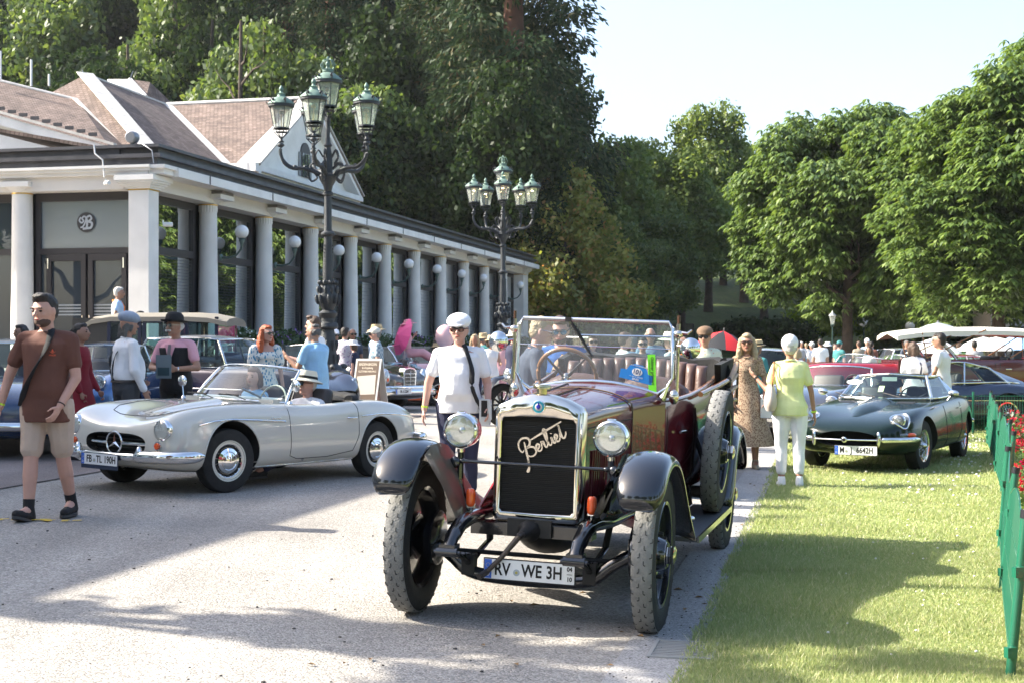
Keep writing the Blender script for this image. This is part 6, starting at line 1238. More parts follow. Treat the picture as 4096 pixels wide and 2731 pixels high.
def sect(x, w, zs, zt, zb, n=8, p=2.4):
 """half-open section: side up and over"""
 pts = [(w * .98, zb), (w, zb + (zs - zb) * .5), (w, zs - .03)]
 for k in range(n + 1):
  a = math.pi / 2 * k / n; pts.append((w * math.cos(a) ** (2 / p), zs + (zt - zs) * math.sin(a) ** (2 / p)))
 return [Vector((x, y, z)) for y, z in pts] + [Vector((x, -y, z)) for y, z in pts[-2::-1]]
bon = [sect(-.236, .255, 1.165, 1.272, .60, p=1.9), sect(-.6, .292, 1.185, 1.292, .60, p=1.9), sect(-1.0, .335, 1.20, 1.310, .60, p=1.9), sect(-1.18, .355, 1.208, 1.318, .60, p=1.9)]
mb = MB(); mb.rings(bon, False, False); me = mb.mesh('bonnet'); smooth_me(me, 30); bonnet = link('bonnet', me, B, burg); trb = bvh(me)
scut = [sect(-1.184, .357, 1.208, 1.320, .58, p=1.9), sect(-1.4, .42, 1.225, 1.33, .57, p=2.0), sect(-1.62, .50, 1.235, 1.345, .56, p=2.1)]
mb = MB(); mb.rings(scut, False, False); me = mb.mesh('scuttle'); smooth_me(me, 30); link('scuttle', me, B, burg)
for s in (1, -1):
 line(bonnet, on_side(trb, dense([(-.24, 1.115), (-1.18, 1.135)], 14), s, .001), .004)
 mb = MB()
 for k in range(16):
  q = on_side(trb, [(-.36 - k * .042, .98), (-.36 - k * .042, .70)], s, .004)
  if len(q) == 2: mb = MB(); mb.tube([q[0], q[1]], .009, 6); Bp('louvre', mb, burg, bonnet, 60)
 mb = MB(); mb.tube([Vector((-1.183, 0, 0)) + Vector((0, q.y, q.z)) for q in bon[-1]], .005, 5); Bp('bonnet_seam', mb, gap_m, bonnet) if s == 1 else None
 mb = MB(); P = bon[-1]; P2 = [Vector((-1.15, q.y * 1.006, q.z + .006)) for q in bon[-1][2:-2]]; mb.tube(P2, .008, 6, flat=.4); Bp('bonnet_strap', mb, mat('old_leather_strap', (.14, .10, .06), .7), bonnet) if s == 1 else None
mb = MB(); mb.tube([(-.236, 0, 1.276), (-.6, 0, 1.296), (-1.0, 0, 1.314), (-1.18, 0, 1.322)], .006, 6); Bp('bonnet_hinge', mb, burg, bonnet)
mb = MB(); mb.tube([(-.17, .015, 1.325), (-.9, -.02, 1.352), (-.93, -.02, 1.345)], .006, 6); Bp('bonnet_rod', mb, dark_trim, bonnet)
def tubsec(x, w, zt, zb=.58): return [Vector((x, w * .90, zb)), Vector((x, w * .97, zb + .12)), Vector((x, w, zb + .40)), Vector((x, w * .995, zt - .05)), Vector((x, w * .965, zt)), Vector((x, w * .90, zt + .008)), Vector((x, w * .87, zt - .03)), Vector((x, w * .86, zb + .1))]
ST = [(-1.624, .505, 1.232), (-1.9, .56, 1.228), (-2.3, .60, 1.245), (-2.8, .635, 1.285), (-3.3, .645, 1.33), (-3.62, .62, 1.35)]
for s in (1, -1):
 mb = MB(); mb.rings([[Vector((p.x, p.y * s, p.z)) for p in tubsec(*q)] for q in ST], cap=True); bs_ = Bp('body_side', mb, burg, None, 35); trs = bvh(bs_.data)
 for pts in ([(-1.66, 1.20), (-1.66, .62)], [(-2.30, 1.17), (-2.32, .62)], [(-2.36, 1.17), (-2.4, .8), (-2.4, .62)], [(-3.0, 1.18), (-3.05, .9), (-3.08, .62)]): line(bs_, on_side(trs, dense(pts, 5), s, .001), .004)
 mb = MB(); mb.tube([Vector((x, (w * .93) * s, z + .012)) for x, w, z in ST], .024, 8, flat=.6); Bp('door_capping', mb, wood if s == 1 else burg, None, 60)
 h = on_side(trs, [(-1.85, 1.02), (-1.97, 1.02)], s, .025); line(bs_, h, .011, chrome, 'door_handle', 6)
mb = MB(); rs = []
for k in range(13):
 a = math.pi * (k / 12) - math.pi / 2; rs.append([Vector((-3.62 - .32 * math.cos(a), .62 * math.sin(a), z_)) for z_ in (.60, .9, 1.24)] + [Vector((-3.62 - .27 * math.cos(a), .56 * math.sin(a), 1.24)), Vector((-3.62 - .27 * math.cos(a), .56 * math.sin(a), .65))])
mb.rings(rs); Bp('body_rear', mb, burg, None, 50)
mb = MB(); mb.box((-2.6, 0, .60), (2.2, 1.05, .03)); Bp('floor_boards', mb, dark_trim)
mb = MB(); mb.box((-1.68, 0, 1.14), (.03, .98, .22)); Bp('dashboard', mb, wood)
def tufted(x, w, z0, z1, n, name, curve=.18, lean=.12):
 t = empty(name, (x, 0, 0), parent=B)
 for k in range(n):
  y = -w + (k + .5) * 2 * w / n; q = y / w; xx = curve * (q * q) ; mb = MB(); hw = w / n * 1.02
  top = z1 - .05 * q * q; mb.rings([[Vector((xx + dx - lean * tt, y + hw * math.cos(b) , z0 + (top - z0) * tt + (0)) ) + Vector((.045 * math.sin(b) * (1 if tt < .98 else .5), 0, 0)) for b in [6.2832 * j / 12 for j in range(12)]] for tt, dx in ((0, 0), (.3, .005), (.6, .004), (.88, 0), (.97, -.01), (1.0, -.03))]);
  mb.build('tufted_roll', leather, t, 60)
 return t
tufted(-3.30, .56, .85, 1.50, 13, 'rear_seat_back', .20)
mb = MB(); mb.box((-3.0, 0, .86), (.5, 1.1, .18)); me = bevel(mb.mesh('c'), .05); smooth_me(me); link('rear_seat_cushion', me, B, leather)
for s in (-1, 1):
 mb = MB(); rs = []
 for k in range(13):
  y = s * .28 + (k / 6 - 1) * .26; q = (k / 6 - 1); top = 1.385 - .09 * abs(q) ** 2.5; rs.append([Vector((-2.33, y, .85)), Vector((-2.36, y, top - .03)), Vector((-2.41, y, top)), Vector((-2.47, y, top - .03)), Vector((-2.46, y, .85))])
 mb.rings(rs); Bp('front_seat_back', mb, leather, None, 60)
 for k in range(5): mb = MB(); y = s * .28 + (k - 2) * .10; mb.tube([(-2.34, y, .86), (-2.345, y, 1.10), (-2.37, y, 1.30)], [.05, .05, .03], 8, flat=.6, up=(0, 1, 0)); Bp('tufted_roll', mb, leather)
mb = MB(); mb.box((-2.1, 0, .86), (.48, 1.0, .16)); me = bevel(mb.mesh('c'), .05); smooth_me(me); link('front_seat_cushion', me, B, leather)
mb = MB(); P = bez([(-2.52, .54, 1.26), (-2.50, .3, 1.30), (-2.49, 0, 1.30), (-2.50, -.3, 1.30), (-2.52, -.54, 1.26)], 4); mb.tube(P, .022, 8); Bp('seat_capping', mb, wood, None, 60)
canvas = mat('black_canvas', (.012, .012, .013), .85)
mb = MB(); rs = []
for k in range(15):
 a = math.pi * k / 14 - math.pi / 2; c_, s_ = math.cos(a), math.sin(a); wob = .012 * math.sin(k * 2.3)
 rs.append([Vector((-3.62 - (.10 + r_) * c_ - .02, (.60 + r_ * .35) * s_, z_ + wob)) for r_, z_ in ((.10, 1.10), (.24, 1.08), (.30, 1.24), (.27, 1.42), (.16, 1.52), (.04, 1.50), (.02, 1.37))])
mb.rings(rs); Bp('folded_hood', mb, canvas, None, 60)
for s in (1, -1):
 hb_ = MB(); hb_.prism([(-3.30, s * .66, 1.47), (-3.86, s * .70, 1.52), (-3.98, s * .68, 1.42), (-3.95, s * .66, 1.10), (-3.80, s * .64, .96), (-3.62, s * .64, 1.02)], (0, -s * .05, 0)); Bp('hood_cover', hb_, canvas, None, 60)
 for k, (z0, z1) in enumerate(((1.35, 1.48), (1.33, 1.39), (1.26, 1.29), (1.18, 1.18))):
  mb = MB(); mb.tube([(-3.42, s * .72, z0), (-3.60, s * .735, (z0 + z1) / 2 + .01), (-3.80, s * .73, z1)], [.020, .024, .020], 8, flat=.8); Bp('hood_bow', mb, wood_l)
  mb = MB(); mb.ell((-3.40, s * .715, z0), (.035, .022, .028)); Bp('bow_joint', mb, dark_trim)
 mb = MB(); mb.tube([(-2.4, s * .63, 1.265), (-3.0, s * .675, 1.31), (-3.42, s * .71, 1.35)], [.020, .022, .022], 8); Bp('hood_iron', mb, wood, None, 60)
 mb = MB(); mb.tube([(-3.80, s * .74, 1.50), (-3.82, s * .74, 1.14)], .010, 6, flat=.4); Bp('hood_strap', mb, MAT['old_leather_strap'])
ws = empty('windscreen', (-1.60, 0, 0), parent=B)
ow = .537; zt = 1.765; arch = lambda y: 1.352 - .085 * (y / .5) ** 2
out = [(-ow, zt - .04), (-ow + .03, zt), (ow - .03, zt), (ow, zt - .04), (ow + .005, 1.40), (ow - .025, 1.325), (ow - .09, 1.285)] + [(y, arch(y)) for y in (.38, .26, .13, 0, -.13, -.26, -.38)] + [(-ow + .09, 1.285), (-ow + .025, 1.325), (-ow - .005, 1.40)]
mb = MB(); mb.prism([(.0, y * .975, z) for y, z in out], (.004, 0, 0)); ws_glass = glass('windscreen_glass', (.93, .96, .98), .02, solid=.07, solidcol=(.75, .82, .9)); mb.build('glass', ws_glass, ws, 0)
mb = MB(); mb.tube([(0, y, z) for y, z in out], .014, 8, closed=True, flat=1.1); mb.build('screen_frame', silver_trim, ws, 60)
mb = MB(); mb.tube([(0, y, z) for y, z in [(-ow - .002, 1.60), (-ow, zt - .04), (-ow + .03, zt), (ow - .03, zt), (ow, zt - .04), (ow + .002, 1.60)]], .016, 8, flat=.8); mb.build('upper_frame', mat('pale_frame_paint', (.50, .52, .54), .3, .3), ws, 60)
mb = MB(); mb.tube([(.004, -ow, 1.588), (.004, ow, 1.588)], .0035, 6); mb.build('split_bar', silver_trim, ws)
for s in (1, -1):
 mb = MB(); mb.tube([(-.01, s * (ow + .035), 1.27), (-.01, s * (ow + .035), 1.76)], .012, 8); mb.ell((.0, s * (ow + .035), 1.69), (.022, .034, .026)); mb.tube([(.0, s * (ow + .06), 1.70), (.01, s * (ow + .10), 1.695), (.0, s * (ow + .125), 1.72)], [.012, .012, .008], 6); mb.ell((0, s * (ow + .02), 1.27), (.03, .035, .05)); mb.build('screen_post', nickel, ws)
 mb = MB(); mb.tube([(-.01, s * (ow + .035), 1.755), (-.01, s * (ow + .035), 1.815)], .010, 8); mb.build('post_knob', mat('dark_wood_knob', (.07, .03, .015), .35), ws)
 mb = MB(); mb.tube([(0, s * (ow - .02), 1.34), (-.01, s * (ow - .05), 1.27), (-.01, s * .44, 1.215)], [.016, .026, .03], 8); mb.build('screen_bracket', silver_trim, ws)
wp = empty('wiper', (.02, -.16, 1.755), parent=ws); mb = MB(); mb.tube([(0, -.02, .02), (0, .07, -.10), (.0, .14, -.22)], .005, 5); mb.tube([(.004, .0, -.02), (.004, .15, -.235)], .008, 5); mb.box((0, -.025, .01), (.02, .04, .03)); mb.build('wiper_arm', dark_trim, wp)
st1 = empty('event_sticker', (.008, .30, 1.41), parent=ws, rot=(R(-12), 0, 0)); bl = mat('sticker_cyan', (.01, .20, .60), .5)
mb = MB(); P = [(-.115, -.045), (.115, -.045), (.115, .015), (.075, .02), (.06, .05), (.03, .068), (-.03, .068), (-.06, .05), (-.075, .02), (-.115, .015)]; mb.prism([(0, y, z) for y, z in P], (.002, 0, 0)); mb.build('sticker_base', bl, st1, 0)
mb = MB(); mb.lathe([(.036, .002), (.036, .003)], (0, 0, .018), axis='X', n=24, sy=1.0, sx=.72); mb.build('sticker_oval', white_paint, st1, 0)
text_on('lettering', '101', .046, mat('sticker_navy', (.01, .03, .15), .5), st1, (.0045, 0, .018), MT, .0003, .9, .001); text_on('lettering', 'BNN', .022, white_paint, st1, (.003, .0, -.033), MT, .0003)
text_on('lettering', '11. bis 13. Juli 2025', .012, white_paint, st1, (.003, .0, -.016), MT, .0003); text_on('lettering', '46. INT. OLDTIMER-MEETING', .011, white_paint, st1, (.003, .0, .058), MT, .0003, .75)
st2 = empty('award_sticker', (.009, .405, 1.42), parent=ws, rot=(R(4), 0, 0)); MB().box((0, 0, 0), (.002, .052, .26)).build('sticker_base', mat('neon_green', (.18, .75, .03), .6), st2, 0)
text_on('lettering', 'Oldtimer prämiert', .026, black_mat, st2, (.0016, .004, .02), MT @ Matrix.Rotation(R(-90), 3, 'Z'), .0003, .95, .0004)
text_on('lettering', 'AUS DEM OLDTIMER-MEETING BADEN', .009, black_mat, st2, (.0016, -.016, .02), MT @ Matrix.Rotation(R(-90), 3, 'Z'), .0003, 1)
for s in (1, -1):
 mt = empty('round_mirror', (-1.58, s * (ow + .035), 1.615), parent=B); mb = MB(); mb.tube([(0, 0, 0), (.02, s * .04, -.005), (.04, s * .08, .0)], .008, 6); mb.build('mirror_arm', chrome, mt); mb = MB(); mb.lathe([(.001, .055), (.03, .05), (.058, .03), (.07, 0), (.066, -.012), (.001, -.012)], (.04, s * .095, -.015), axis='X', n=28); mb.build('mirror_head', chrome, mt)
swm = mat('tan_rim', (.30, .15, .07), .35, coat=.4)
t = empty('steering_wheel', (-1.93, -.26, 1.375), parent=B, rot=(0, R(28), 0)); mb = MB(); n = 40; mb.tube([(0, .212 * math.cos(6.2832 * k / n), .212 * math.sin(6.2832 * k / n)) for k in range(n)], .0155, 10, closed=True); mb.build('wheel_rim', swm, t)
for k in range(4): a = .785 + k * 1.5708; mb = MB(); mb.tube([(0.04, .03 * math.cos(a), .03 * math.sin(a)), (.0, .20 * math.cos(a), .20 * math.sin(a))], [.012, .008], 6); mb.build('spoke', MAT['greased_steel'], t)
mb = MB(); mb.ell((.03, 0, 0), (.03, .035, .035)); mb.tube([(0.03, 0, 0), (.42, 0, .02)], .018, 8); mb.build('hub', nickel, t)
mb = MB(); mb.box((-1.72, -.22, 1.235), (.06, .34, .03)); mb.tube([(-1.75, -.38, 1.24), (-1.85, -.36, 1.30)], .008, 6); mb.ell((-1.85, -.36, 1.31), .018); mb.tube([(-1.75, -.12, 1.24), (-1.85, -.10, 1.29)], .008, 6); Bp('control_levers', mb, dark_trim)
for s in (1, -1):
 hl = headlamp(B, -.03, s * .448, 1.082, .098, .15, 0, chrome, .12)
 mb = MB(); mb.lathe([(.099, -.02), (.096, -.07), (.07, -.12), (.001, -.145)], axis='X', n=28); mb.build('lamp_bowl', chrome, hl)
 mb = MB(); mb.box((-.01, 0, .108), (.03, .03, .012)); mb.tube([(0, -.025, .106), (0, .025, .106)], .007, 6); mb.build('lamp_hinge', chrome, hl)
 mb = MB(); mb.lathe([(.022, .955), (.022, .975)], (-.04, s * .448, 0), n=14); mb.build('lamp_stem', nickel, B); mb = MB(); mb.tube([(-.04, s * .448, .96), (-.04, s * .448, .80), (-.05, s * .42, .66), (-.05, s * .37, .60)], [.018, .022, .028, .02], 8); mb.ell((-.02, s * .475, .895), (.02, .035, .035)); mb.build('lamp_post', black_paint, B)
 mb = MB(); mb.tube([(0, s * .36, .655), (-.01, s * .36, .60)], .012, 6); mb.box((0, s * .36, .65), (.03, .05, .02)); mb.build('indicator_bracket', chrome, B)
 mb = MB(); rs = [[Vector((.02 + .028 * math.cos(a) * q, s * .36 + .028 * math.sin(a) * q, .70 + zz)) for a in [6.2832 * j / 14 for j in range(14)]] for zz, q in ((-.052, .55), (-.045, .8), (-.03, 1), (-.02, .96), (-.01, 1.04), (0, .97), (.01, 1.04), (.02, .96), (.03, 1), (.045, .8), (.052, .5))]
 mb.rings(rs); mb.build('indicator', amber, B)
mb = MB(); mb.tube([(-.02, -.44, .905), (-.02, .44, .905)], .010, 8)
for s in (1, -1): mb.ell((-.02, .43 * s, .905), (.016, .022, .016))
Bp('lamp_cross_bar', mb, black_paint, None, 60)
def wing(name, path, y0, y1, crown=.05, skirt=.06, flare=None):
 """path of (x,z,skirtdrop); sheet with rolled edges"""
 for s in (1, -1):
  rs = []; n = len(path)
  for i, (x, z, wsc) in enumerate(path):
   a = path[max(i - 1, 0)]; b = path[min(i + 1, n - 1)]; tx, tz = b[0] - a[0], b[1] - a[1]; L = math.hypot(tx, tz); nx, nz_ = (tz / L, -tx / L)
   if nz_ < 0 and abs(nz_) > .05: nx, nz_ = -nx, -nz_
   elif abs(nz_) <= .05: nx, nz_ = (1, 0) if x > (path[n // 2][0]) else (-1, 0)
   ym, hw = (y0 + y1) / 2, (y1 - y0) / 2 * wsc; r = []
   for q, h in ((-1.0, -.03), (-.97, .0), (-.8, .022), (-.45, .042), (0, .05), (.45, .042), (.8, .022), (.97, -.01), (1.0, -.05), (.985, -.055), (.95, -.02), (.4, .03), (-.4, .03), (-.96, -.012)):
    r.append(Vector((x + nx * h * crown / .05, s * (ym + q * hw), z + nz_ * h * crown / .05)))
   rs.append(r)
  mb = MB(); mb.rings(rs); me = fix_normals(mb.mesh(name)); me = evaluate(me, [('SUBSURF', {'levels': 1, 'render_levels': 1})]); smooth_me(me, 60); link(name, me, B, black_paint)
fp = [(.445, .735, .50), (.455, .765, .80), (.44, .82, .95), (.395, .88, 1), (.31, .945, 1), (.18, .995, 1), (.03, 1.0, 1), (-.12, .975, 1), (-.26, .915, 1), (-.40, .82, 1), (-.56, .69, 1), (-.74, .56, 1), (-.90, .46, 1), (-1.0, .42, 1)]
wing('front_wing', fp, .565, .835, .040)
rp = [(-2.80, .42, 1), (-2.92, .52, 1), (-3.0, .66, 1), (-3.08, .80, 1), (-3.2, .91, 1), (-3.36, .96, 1), (-3.52, .955, 1), (-3.68, .90, 1), (-3.82, .80, 1), (-3.90, .68, 1), (-3.92, .60, .9)]
wing('rear_wing', rp, .58, .84, .05)
for s in (1, -1):
 mb = MB(); rs = [[Vector((x, s * .555, z + .01)), Vector((x * .9 - .02, s * .46, max(.60, z - .16))), Vector((x * .85 - .04, s * .385, .60))] for x, z, _ in fp[4:12]]; mb.rings(rs, False, False); Bp('wing_valance', mb, black_paint if s == 1 else mat('inner_valance_taupe', (.10, .08, .062), .35, coat=.5), None, 60)
 mb = MB(); mb.box((-1.92, s * .69, .40), (1.80, .28, .03)); Bp('running_board', mb, mat('ribbed_rubber', (.06, .065, .07), .6, bump=.3, bs=80)); mb = MB(); mb.box((-1.92, s * .834, .402), (1.82, .012, .04)); Bp('board_trim', mb, silver_trim)
 mb = MB(); mb.prism([(-1.0, s * .545, .42), (-2.8, s * .545, .42), (-2.8, s * .52, .60), (-1.0, s * .40, .60)], (0, -s * .01, 0)); Bp('splash_apron', mb, black_paint)
 mb = MB(); mb.prism([(-.25, s * .40, .60), (-.95, s * .47, .44), (-1.2, s * .47, .60), (-1.2, s * .37, .66), (-.5, s * .34, .80)], (0, -s * .01, 0)); Bp('engine_apron', mb, paint('bright_red_paint', (.35, .01, .015), .2))
 mb = MB(); mb.tube([(-2.42, s * .765 * 1, .62), (-2.42, s * .66, .80), (-2.42, s * .60, .95)], .02, 6); Bp('spare_bracket', mb, dark_trim)
mb = MB(); mb.ell((-1.75, .66, .44), (.05, .05, .03)); Bp('step_plate', mb, chrome)

def tube_wing(t, path, y0, y1, m, s):
 mb = MB(); rs = []
 for i, (x, z) in enumerate(path):
  rs.append([Vector((x, s * y0, z - .02)), Vector((x, s * (y0 + .04), z + .015)), Vector((x, s * (y0 + y1) / 2, z + .035)), Vector((x, s * (y1 - .03), z + .01)), Vector((x, s * y1, z - .05)), Vector((x, s * (y1 - .02), z - .045)), Vector((x, s * (y0 + y1) / 2, z + .015)), Vector((x, s * (y0 + .02), z - .02))])
 mb.rings(rs); return mb.build('wing', m, t, 60)
def vintage(name, label, pose, paintm, top=None, topm=None, L=4.4, wb=3.0, wingm=None, wstyle='artillery', group=None, h=1.95, s=1.0, screen=True, cat='vintage car', wcol=None):
 t = place_car(name, label, pose, cat, group, s); f, r_ = wb / 2, -wb / 2; wingm = wingm or black_paint; W = .62
 bon_ = [sect(f + .05, .27, 1.08, 1.20, .55, p=2.0), sect(f - .5, .33, 1.12, 1.24, .55, p=2.0), sect(f - 1.0, .45, 1.14, 1.27, .55, p=2.1)]
 mb = MB(); mb.rings(bon_, False, False); bn = mb.build('bonnet', paintm, t, 40)
 mb = MB(); P = [(-.27, .55), (-.27, 1.12), (-.15, 1.2), (0, 1.24), (.15, 1.2), (.27, 1.12), (.27, .55)]; mb.prism([(f + .05, y, z) for y, z in P], (.12, 0, 0)); g = mb.build('radiator_shell', chrome, t); mb = MB(); mb.prism([(f + .172, y * .84, .62 + (z - .55) * .84) for y, z in P], (.003, 0, 0)); mb.build('radiator_core', core, g)
 for k in range(10): MB().box((f - .45 + .0, .338, .9), (.0, 0, 0)) if False else None
 secs = [(f - 1.0, W * .80), (f - 1.3, W * .95), (f - 2.0, W), (r_ + .2, W * 1.02), (r_ - .5, W * .98), (r_ - .75, W * .85)]
 for sd in (1, -1):
  mb = MB(); mb.rings([[Vector((p.x, p.y * sd, p.z)) for p in tubsec(x, w_, 1.16, .52)] for x, w_ in secs]); b_ = mb.build('body_side', paintm, t, 40); trs = bvh(b_.data)
  for x in (f - 1.35, f - 2.0, f - 2.1, r_ + .15): line(b_, on_side(trs, [(x, 1.1), (x, .8), (x, .56)], sd, .001), .005)
  h_ = on_side(trs, [(f - 1.9, .98), (f - 1.78, .98)], sd, .025); line(b_, h_, .012, chrome, 'door_handle', 6)
  wheel(t, f, .68 * sd, .40, .40, .13, wstyle, 0, wcol); wheel(t, r_, .68 * sd, .40, .40, .13, wstyle, 0, wcol)
  tube_wing(t, [(f + .42, .62), (f + .40, .74), (f + .25, .88), (f, .93), (f - .25, .86), (f - .5, .66), (f - .8, .42), (f - .95, .38)], .53, .82, wingm, sd); tube_wing(t, [(r_ + .6, .38), (r_ + .45, .6), (r_ + .25, .82), (r_, .90), (r_ - .25, .84), (r_ - .42, .66)], .55, .84, wingm, sd)
  MB().box(((f + r_) / 2 - .1, sd * .68, .37), (wb - 1.45, .27, .03)).build('running_board', dark_trim, t)
  headlamp(t, f + .12, .42 * sd, .98, .10, .12)
 MB().box((r_ - .72, 0, .84), (.05, W * 1.75, .64)).build('body_rear', paintm, t)
 mb = MB(); mb.box((f - 1.0, 0, .9), (.05, .95, .6)); mb.build('scuttle_wall', paintm, t)
 for x in (f - 1.9, r_ - .15):
  mb = MB(); mb.box((x, 0, 1.02), (.16, 1.05, .44)); me = bevel(mb.mesh('c'), .05); smooth_me(me); link('seat_back', me, t, lth); mb = MB(); mb.box((x + .3, 0, .80), (.45, 1.05, .14)); mb.build('seat_cushion', lth, t)
 steering(t, (f - 1.5, .3, 1.22), .20, R(28), dark_trim)
 if screen and top != 'limo':
  e = empty('windscreen', (f - 1.05, 0, 0), parent=t); MB().box((0, 0, 1.44), (.004, 1.08, .46)).build('glass', car_glass, e, 0); mb = MB(); mb.tube([(0, -.56, 1.20), (0, -.56, 1.68), (0, .56, 1.68), (0, .56, 1.20)], .016, 6, closed=True); mb.build('screen_frame', chrome, e)
 if top == 'tourer':
  mb = MB(); rs = []
  xs = [f - .85, f - 1.5, f - 2.1, r_ + .3, r_ - .3, r_ - .72, r_ - .8]; zs = [1.70, 1.75, 1.77, 1.76, 1.73, 1.68, 1.66]
  for x, z in zip(xs, zs): rs.append([Vector((x, y, z + dz)) for y, dz in ((-.66, -.12), (-.64, -.03), (-.4, .03), (0, .05), (.4, .03), (.64, -.03), (.66, -.12), (.62, -.10), (0, .02), (-.62, -.10))])
  mb.rings(rs); mb.build('canvas_top', topm, t, 50)
  for sd in (1, -1): mb = MB(); mb.tube([(f - 1.05, sd * .6, 1.68), (f - 1.8, sd * .63, 1.2)], .014, 6); mb.tube([(r_ - .2, sd * .63, 1.2), (f - 2.3, sd * .64, 1.76)], .014, 6); mb.tube([(r_ - .2, sd * .63, 1.2), (r_ - .3, sd * .64, 1.70)], .014, 6); mb.build('top_frame', wood, t)
 if top == 'limo':
  x0, x1 = f - 1.05, r_ - .74
  mb = MB(); rs = []
  for k in range(9):
   x = x0 + .22 - (x0 + .22 - x1 + .02) * k / 8; dz = -.10 if k == 0 else -.02 if k == 1 else -.30 if k == 8 else -.06 if k == 7 else 0; rs.append([Vector((x, y, h + dz + q)) for y, q in ((-.68, -.16), (-.67, -.07), (-.5, -.01), (0, .03), (.5, -.01), (.67, -.07), (.68, -.16), (0, -.14))])
  mb.rings(rs); mb.build('roof', topm, t, 60)
  for sd in (1, -1):
   for x in (x0, x0 - .62, x0 - .70, x0 - 1.5, x0 - 1.6, x1 + .75): MB().box((x, sd * .625, (1.16 + h - .1) / 2), (.07, .035, h - 1.2)).build('pillar', paintm, t)
   MB().box(((x1 + .72 + x1) / 2, sd * .625, (1.16 + h - .12) / 2), (.74, .034, h - 1.22)).build('rear_quarter', mat('faded_leathercloth', (.05, .048, .045), .7), t)
   for a, b in ((x0, x0 - .62), (x0 - .7, x0 - 1.5), (x0 - 1.6, x1 + .75)): MB().box(((a + b) / 2, sd * .625, (1.18 + h - .12) / 2), (abs(a - b) - .07, .006, h - 1.3)).build('side_window', car_glass, t, 0); MB().box(((a + b) / 2, sd * .627, h - .15), (abs(a - b), .03, .06)).build('window_rail', paintm, t)
  MB().box((x0 + .02, 0, (1.24 + h - .1) / 2), (.006, 1.16, h - 1.3)).build('windscreen', car_glass, t, 0); mb = MB(); mb.tube([(x0 + .02, -.59, 1.25), (x0 + .02, -.59, h - .12), (x0 + .02, .59, h - .12), (x0 + .02, .59, 1.25)], .018, 6, closed=True); mb.build('screen_frame', nickel, t)
  MB().box((x1 - .01, 0, (1.16 + h - .1) / 2), (.04, 1.22, h - 1.24)).build('rear_panel', MAT['faded_leathercloth'], t)
 return t
navy_v = paint('navy_coach_paint', (.010, .014, .045), .2)
LIM = vintage('vintage_limousine', 'tall 1920s limousine with beige roof and navy bonnet behind the bowler-hat man', (ux(790, 29.3), 29.3, -.10), navy_v, 'limo', mat('beige_roof_cloth', (.22, .20, .165), .6, bump=.15), wb=3.3, h=2.02, group='classic cars parked on the square', wcol=navy_v)
vintage('black_tourer', 'black vintage tourer with upright framed windscreen standing right behind the burgundy one', (ux(2560, 15.0), 16.6, -1.70), black_paint, None, group=None, wb=2.9)
vintage('maroon_tourer', 'old maroon tourer with a cream canvas top at the right edge behind the navy fastback', (ux(4020, 32.5), 32.5, .06), paint('maroon_coach_paint', (.10, .018, .02), .22), 'tourer', mat('cream_canvas', (.62, .60, .53), .8, bump=.2), wb=3.3, s=1.12, group='classic cars parked beyond the lawn')
vintage('parked_tourer', 'dark veteran tourer seen through the windscreen of the burgundy one, top down', (ux(2330, 27), 27.0, -2.4), paint('slate_coach_paint', (.03, .04, .06), .2), None, group='classic cars parked on the square', wb=2.9)
def cloth(name, col, nz=.10, bump=.35, bs=14, rough=.85): return mat('cloth_' + name, col, rough, nz=nz, ns=5, bump=bump, bs=bs)
skin_m = [mat('skin_light', (.48, .27, .19), .55, nz=.08, ns=9), mat('skin_tan', (.36, .19, .125), .55, nz=.08, ns=9), mat('skin_pink', (.55, .31, .24), .55, nz=.08, ns=9)]
hair_c = {'dark': mat('hair_dark', (.018, .013, .010), .55, bump=.6, bs=70), 'grey': mat('hair_grey', (.22, .21, .20), .6, bump=.6, bs=70), 'white': mat('hair_white', (.55, .53, .50), .6, bump=.5, bs=70), 'red': mat('hair_red', (.42, .085, .02), .5, bump=.7, bs=60), 'blonde': mat('hair_blonde', (.42, .32, .19), .5, bump=.7, bs=60), 'brown': mat('hair_brown', (.075, .042, .025), .55, bump=.6, bs=70), 'salt': mat('hair_salt', (.09, .085, .08), .6, bump=.6, bs=70)}
dk_lens = mat('sunglass_lens', (.012, .009, .008), .06, coat=1.0); br_lens = mat('brown_lens', (.10, .025, .010), .06, coat=1.0)
CLM = {k: cloth(k, c) for k, c in dict(white=(.78, .78, .80), brown_tee=(.125, .048, .032), beige=(.50, .38, .30), black=(.012, .012, .014), charcoal=(.045, .048, .055), navy=(.015, .018, .05), pink=(.70, .36, .42), pale_blue=(.32, .55, .78), sky=(.45, .60, .78), blue=(.03, .12, .36), yellow=(.72, .74, .30), lemon=(.72, .76, .36), mustard=(.62, .52, .03), red=(.22, .008, .018), teal=(.05, .22, .22), khaki=(.35, .30, .22), jeans=(.22, .30, .42), slate=(.06, .075, .11), rose=(.68, .38, .40), mint=(.35, .65, .5), grey=(.28, .29, .31), cream=(.68, .66, .58), olive=(.12, .12, .07), lilac=(.22, .22, .42), orange=(.85, .20, .02), denim_cap=(.28, .33, .42), straw=(.55, .42, .24), panama=(.72, .68, .55), hat_pink=(.80, .33, .38), brown_cap=(.16, .10, .06)).items()}
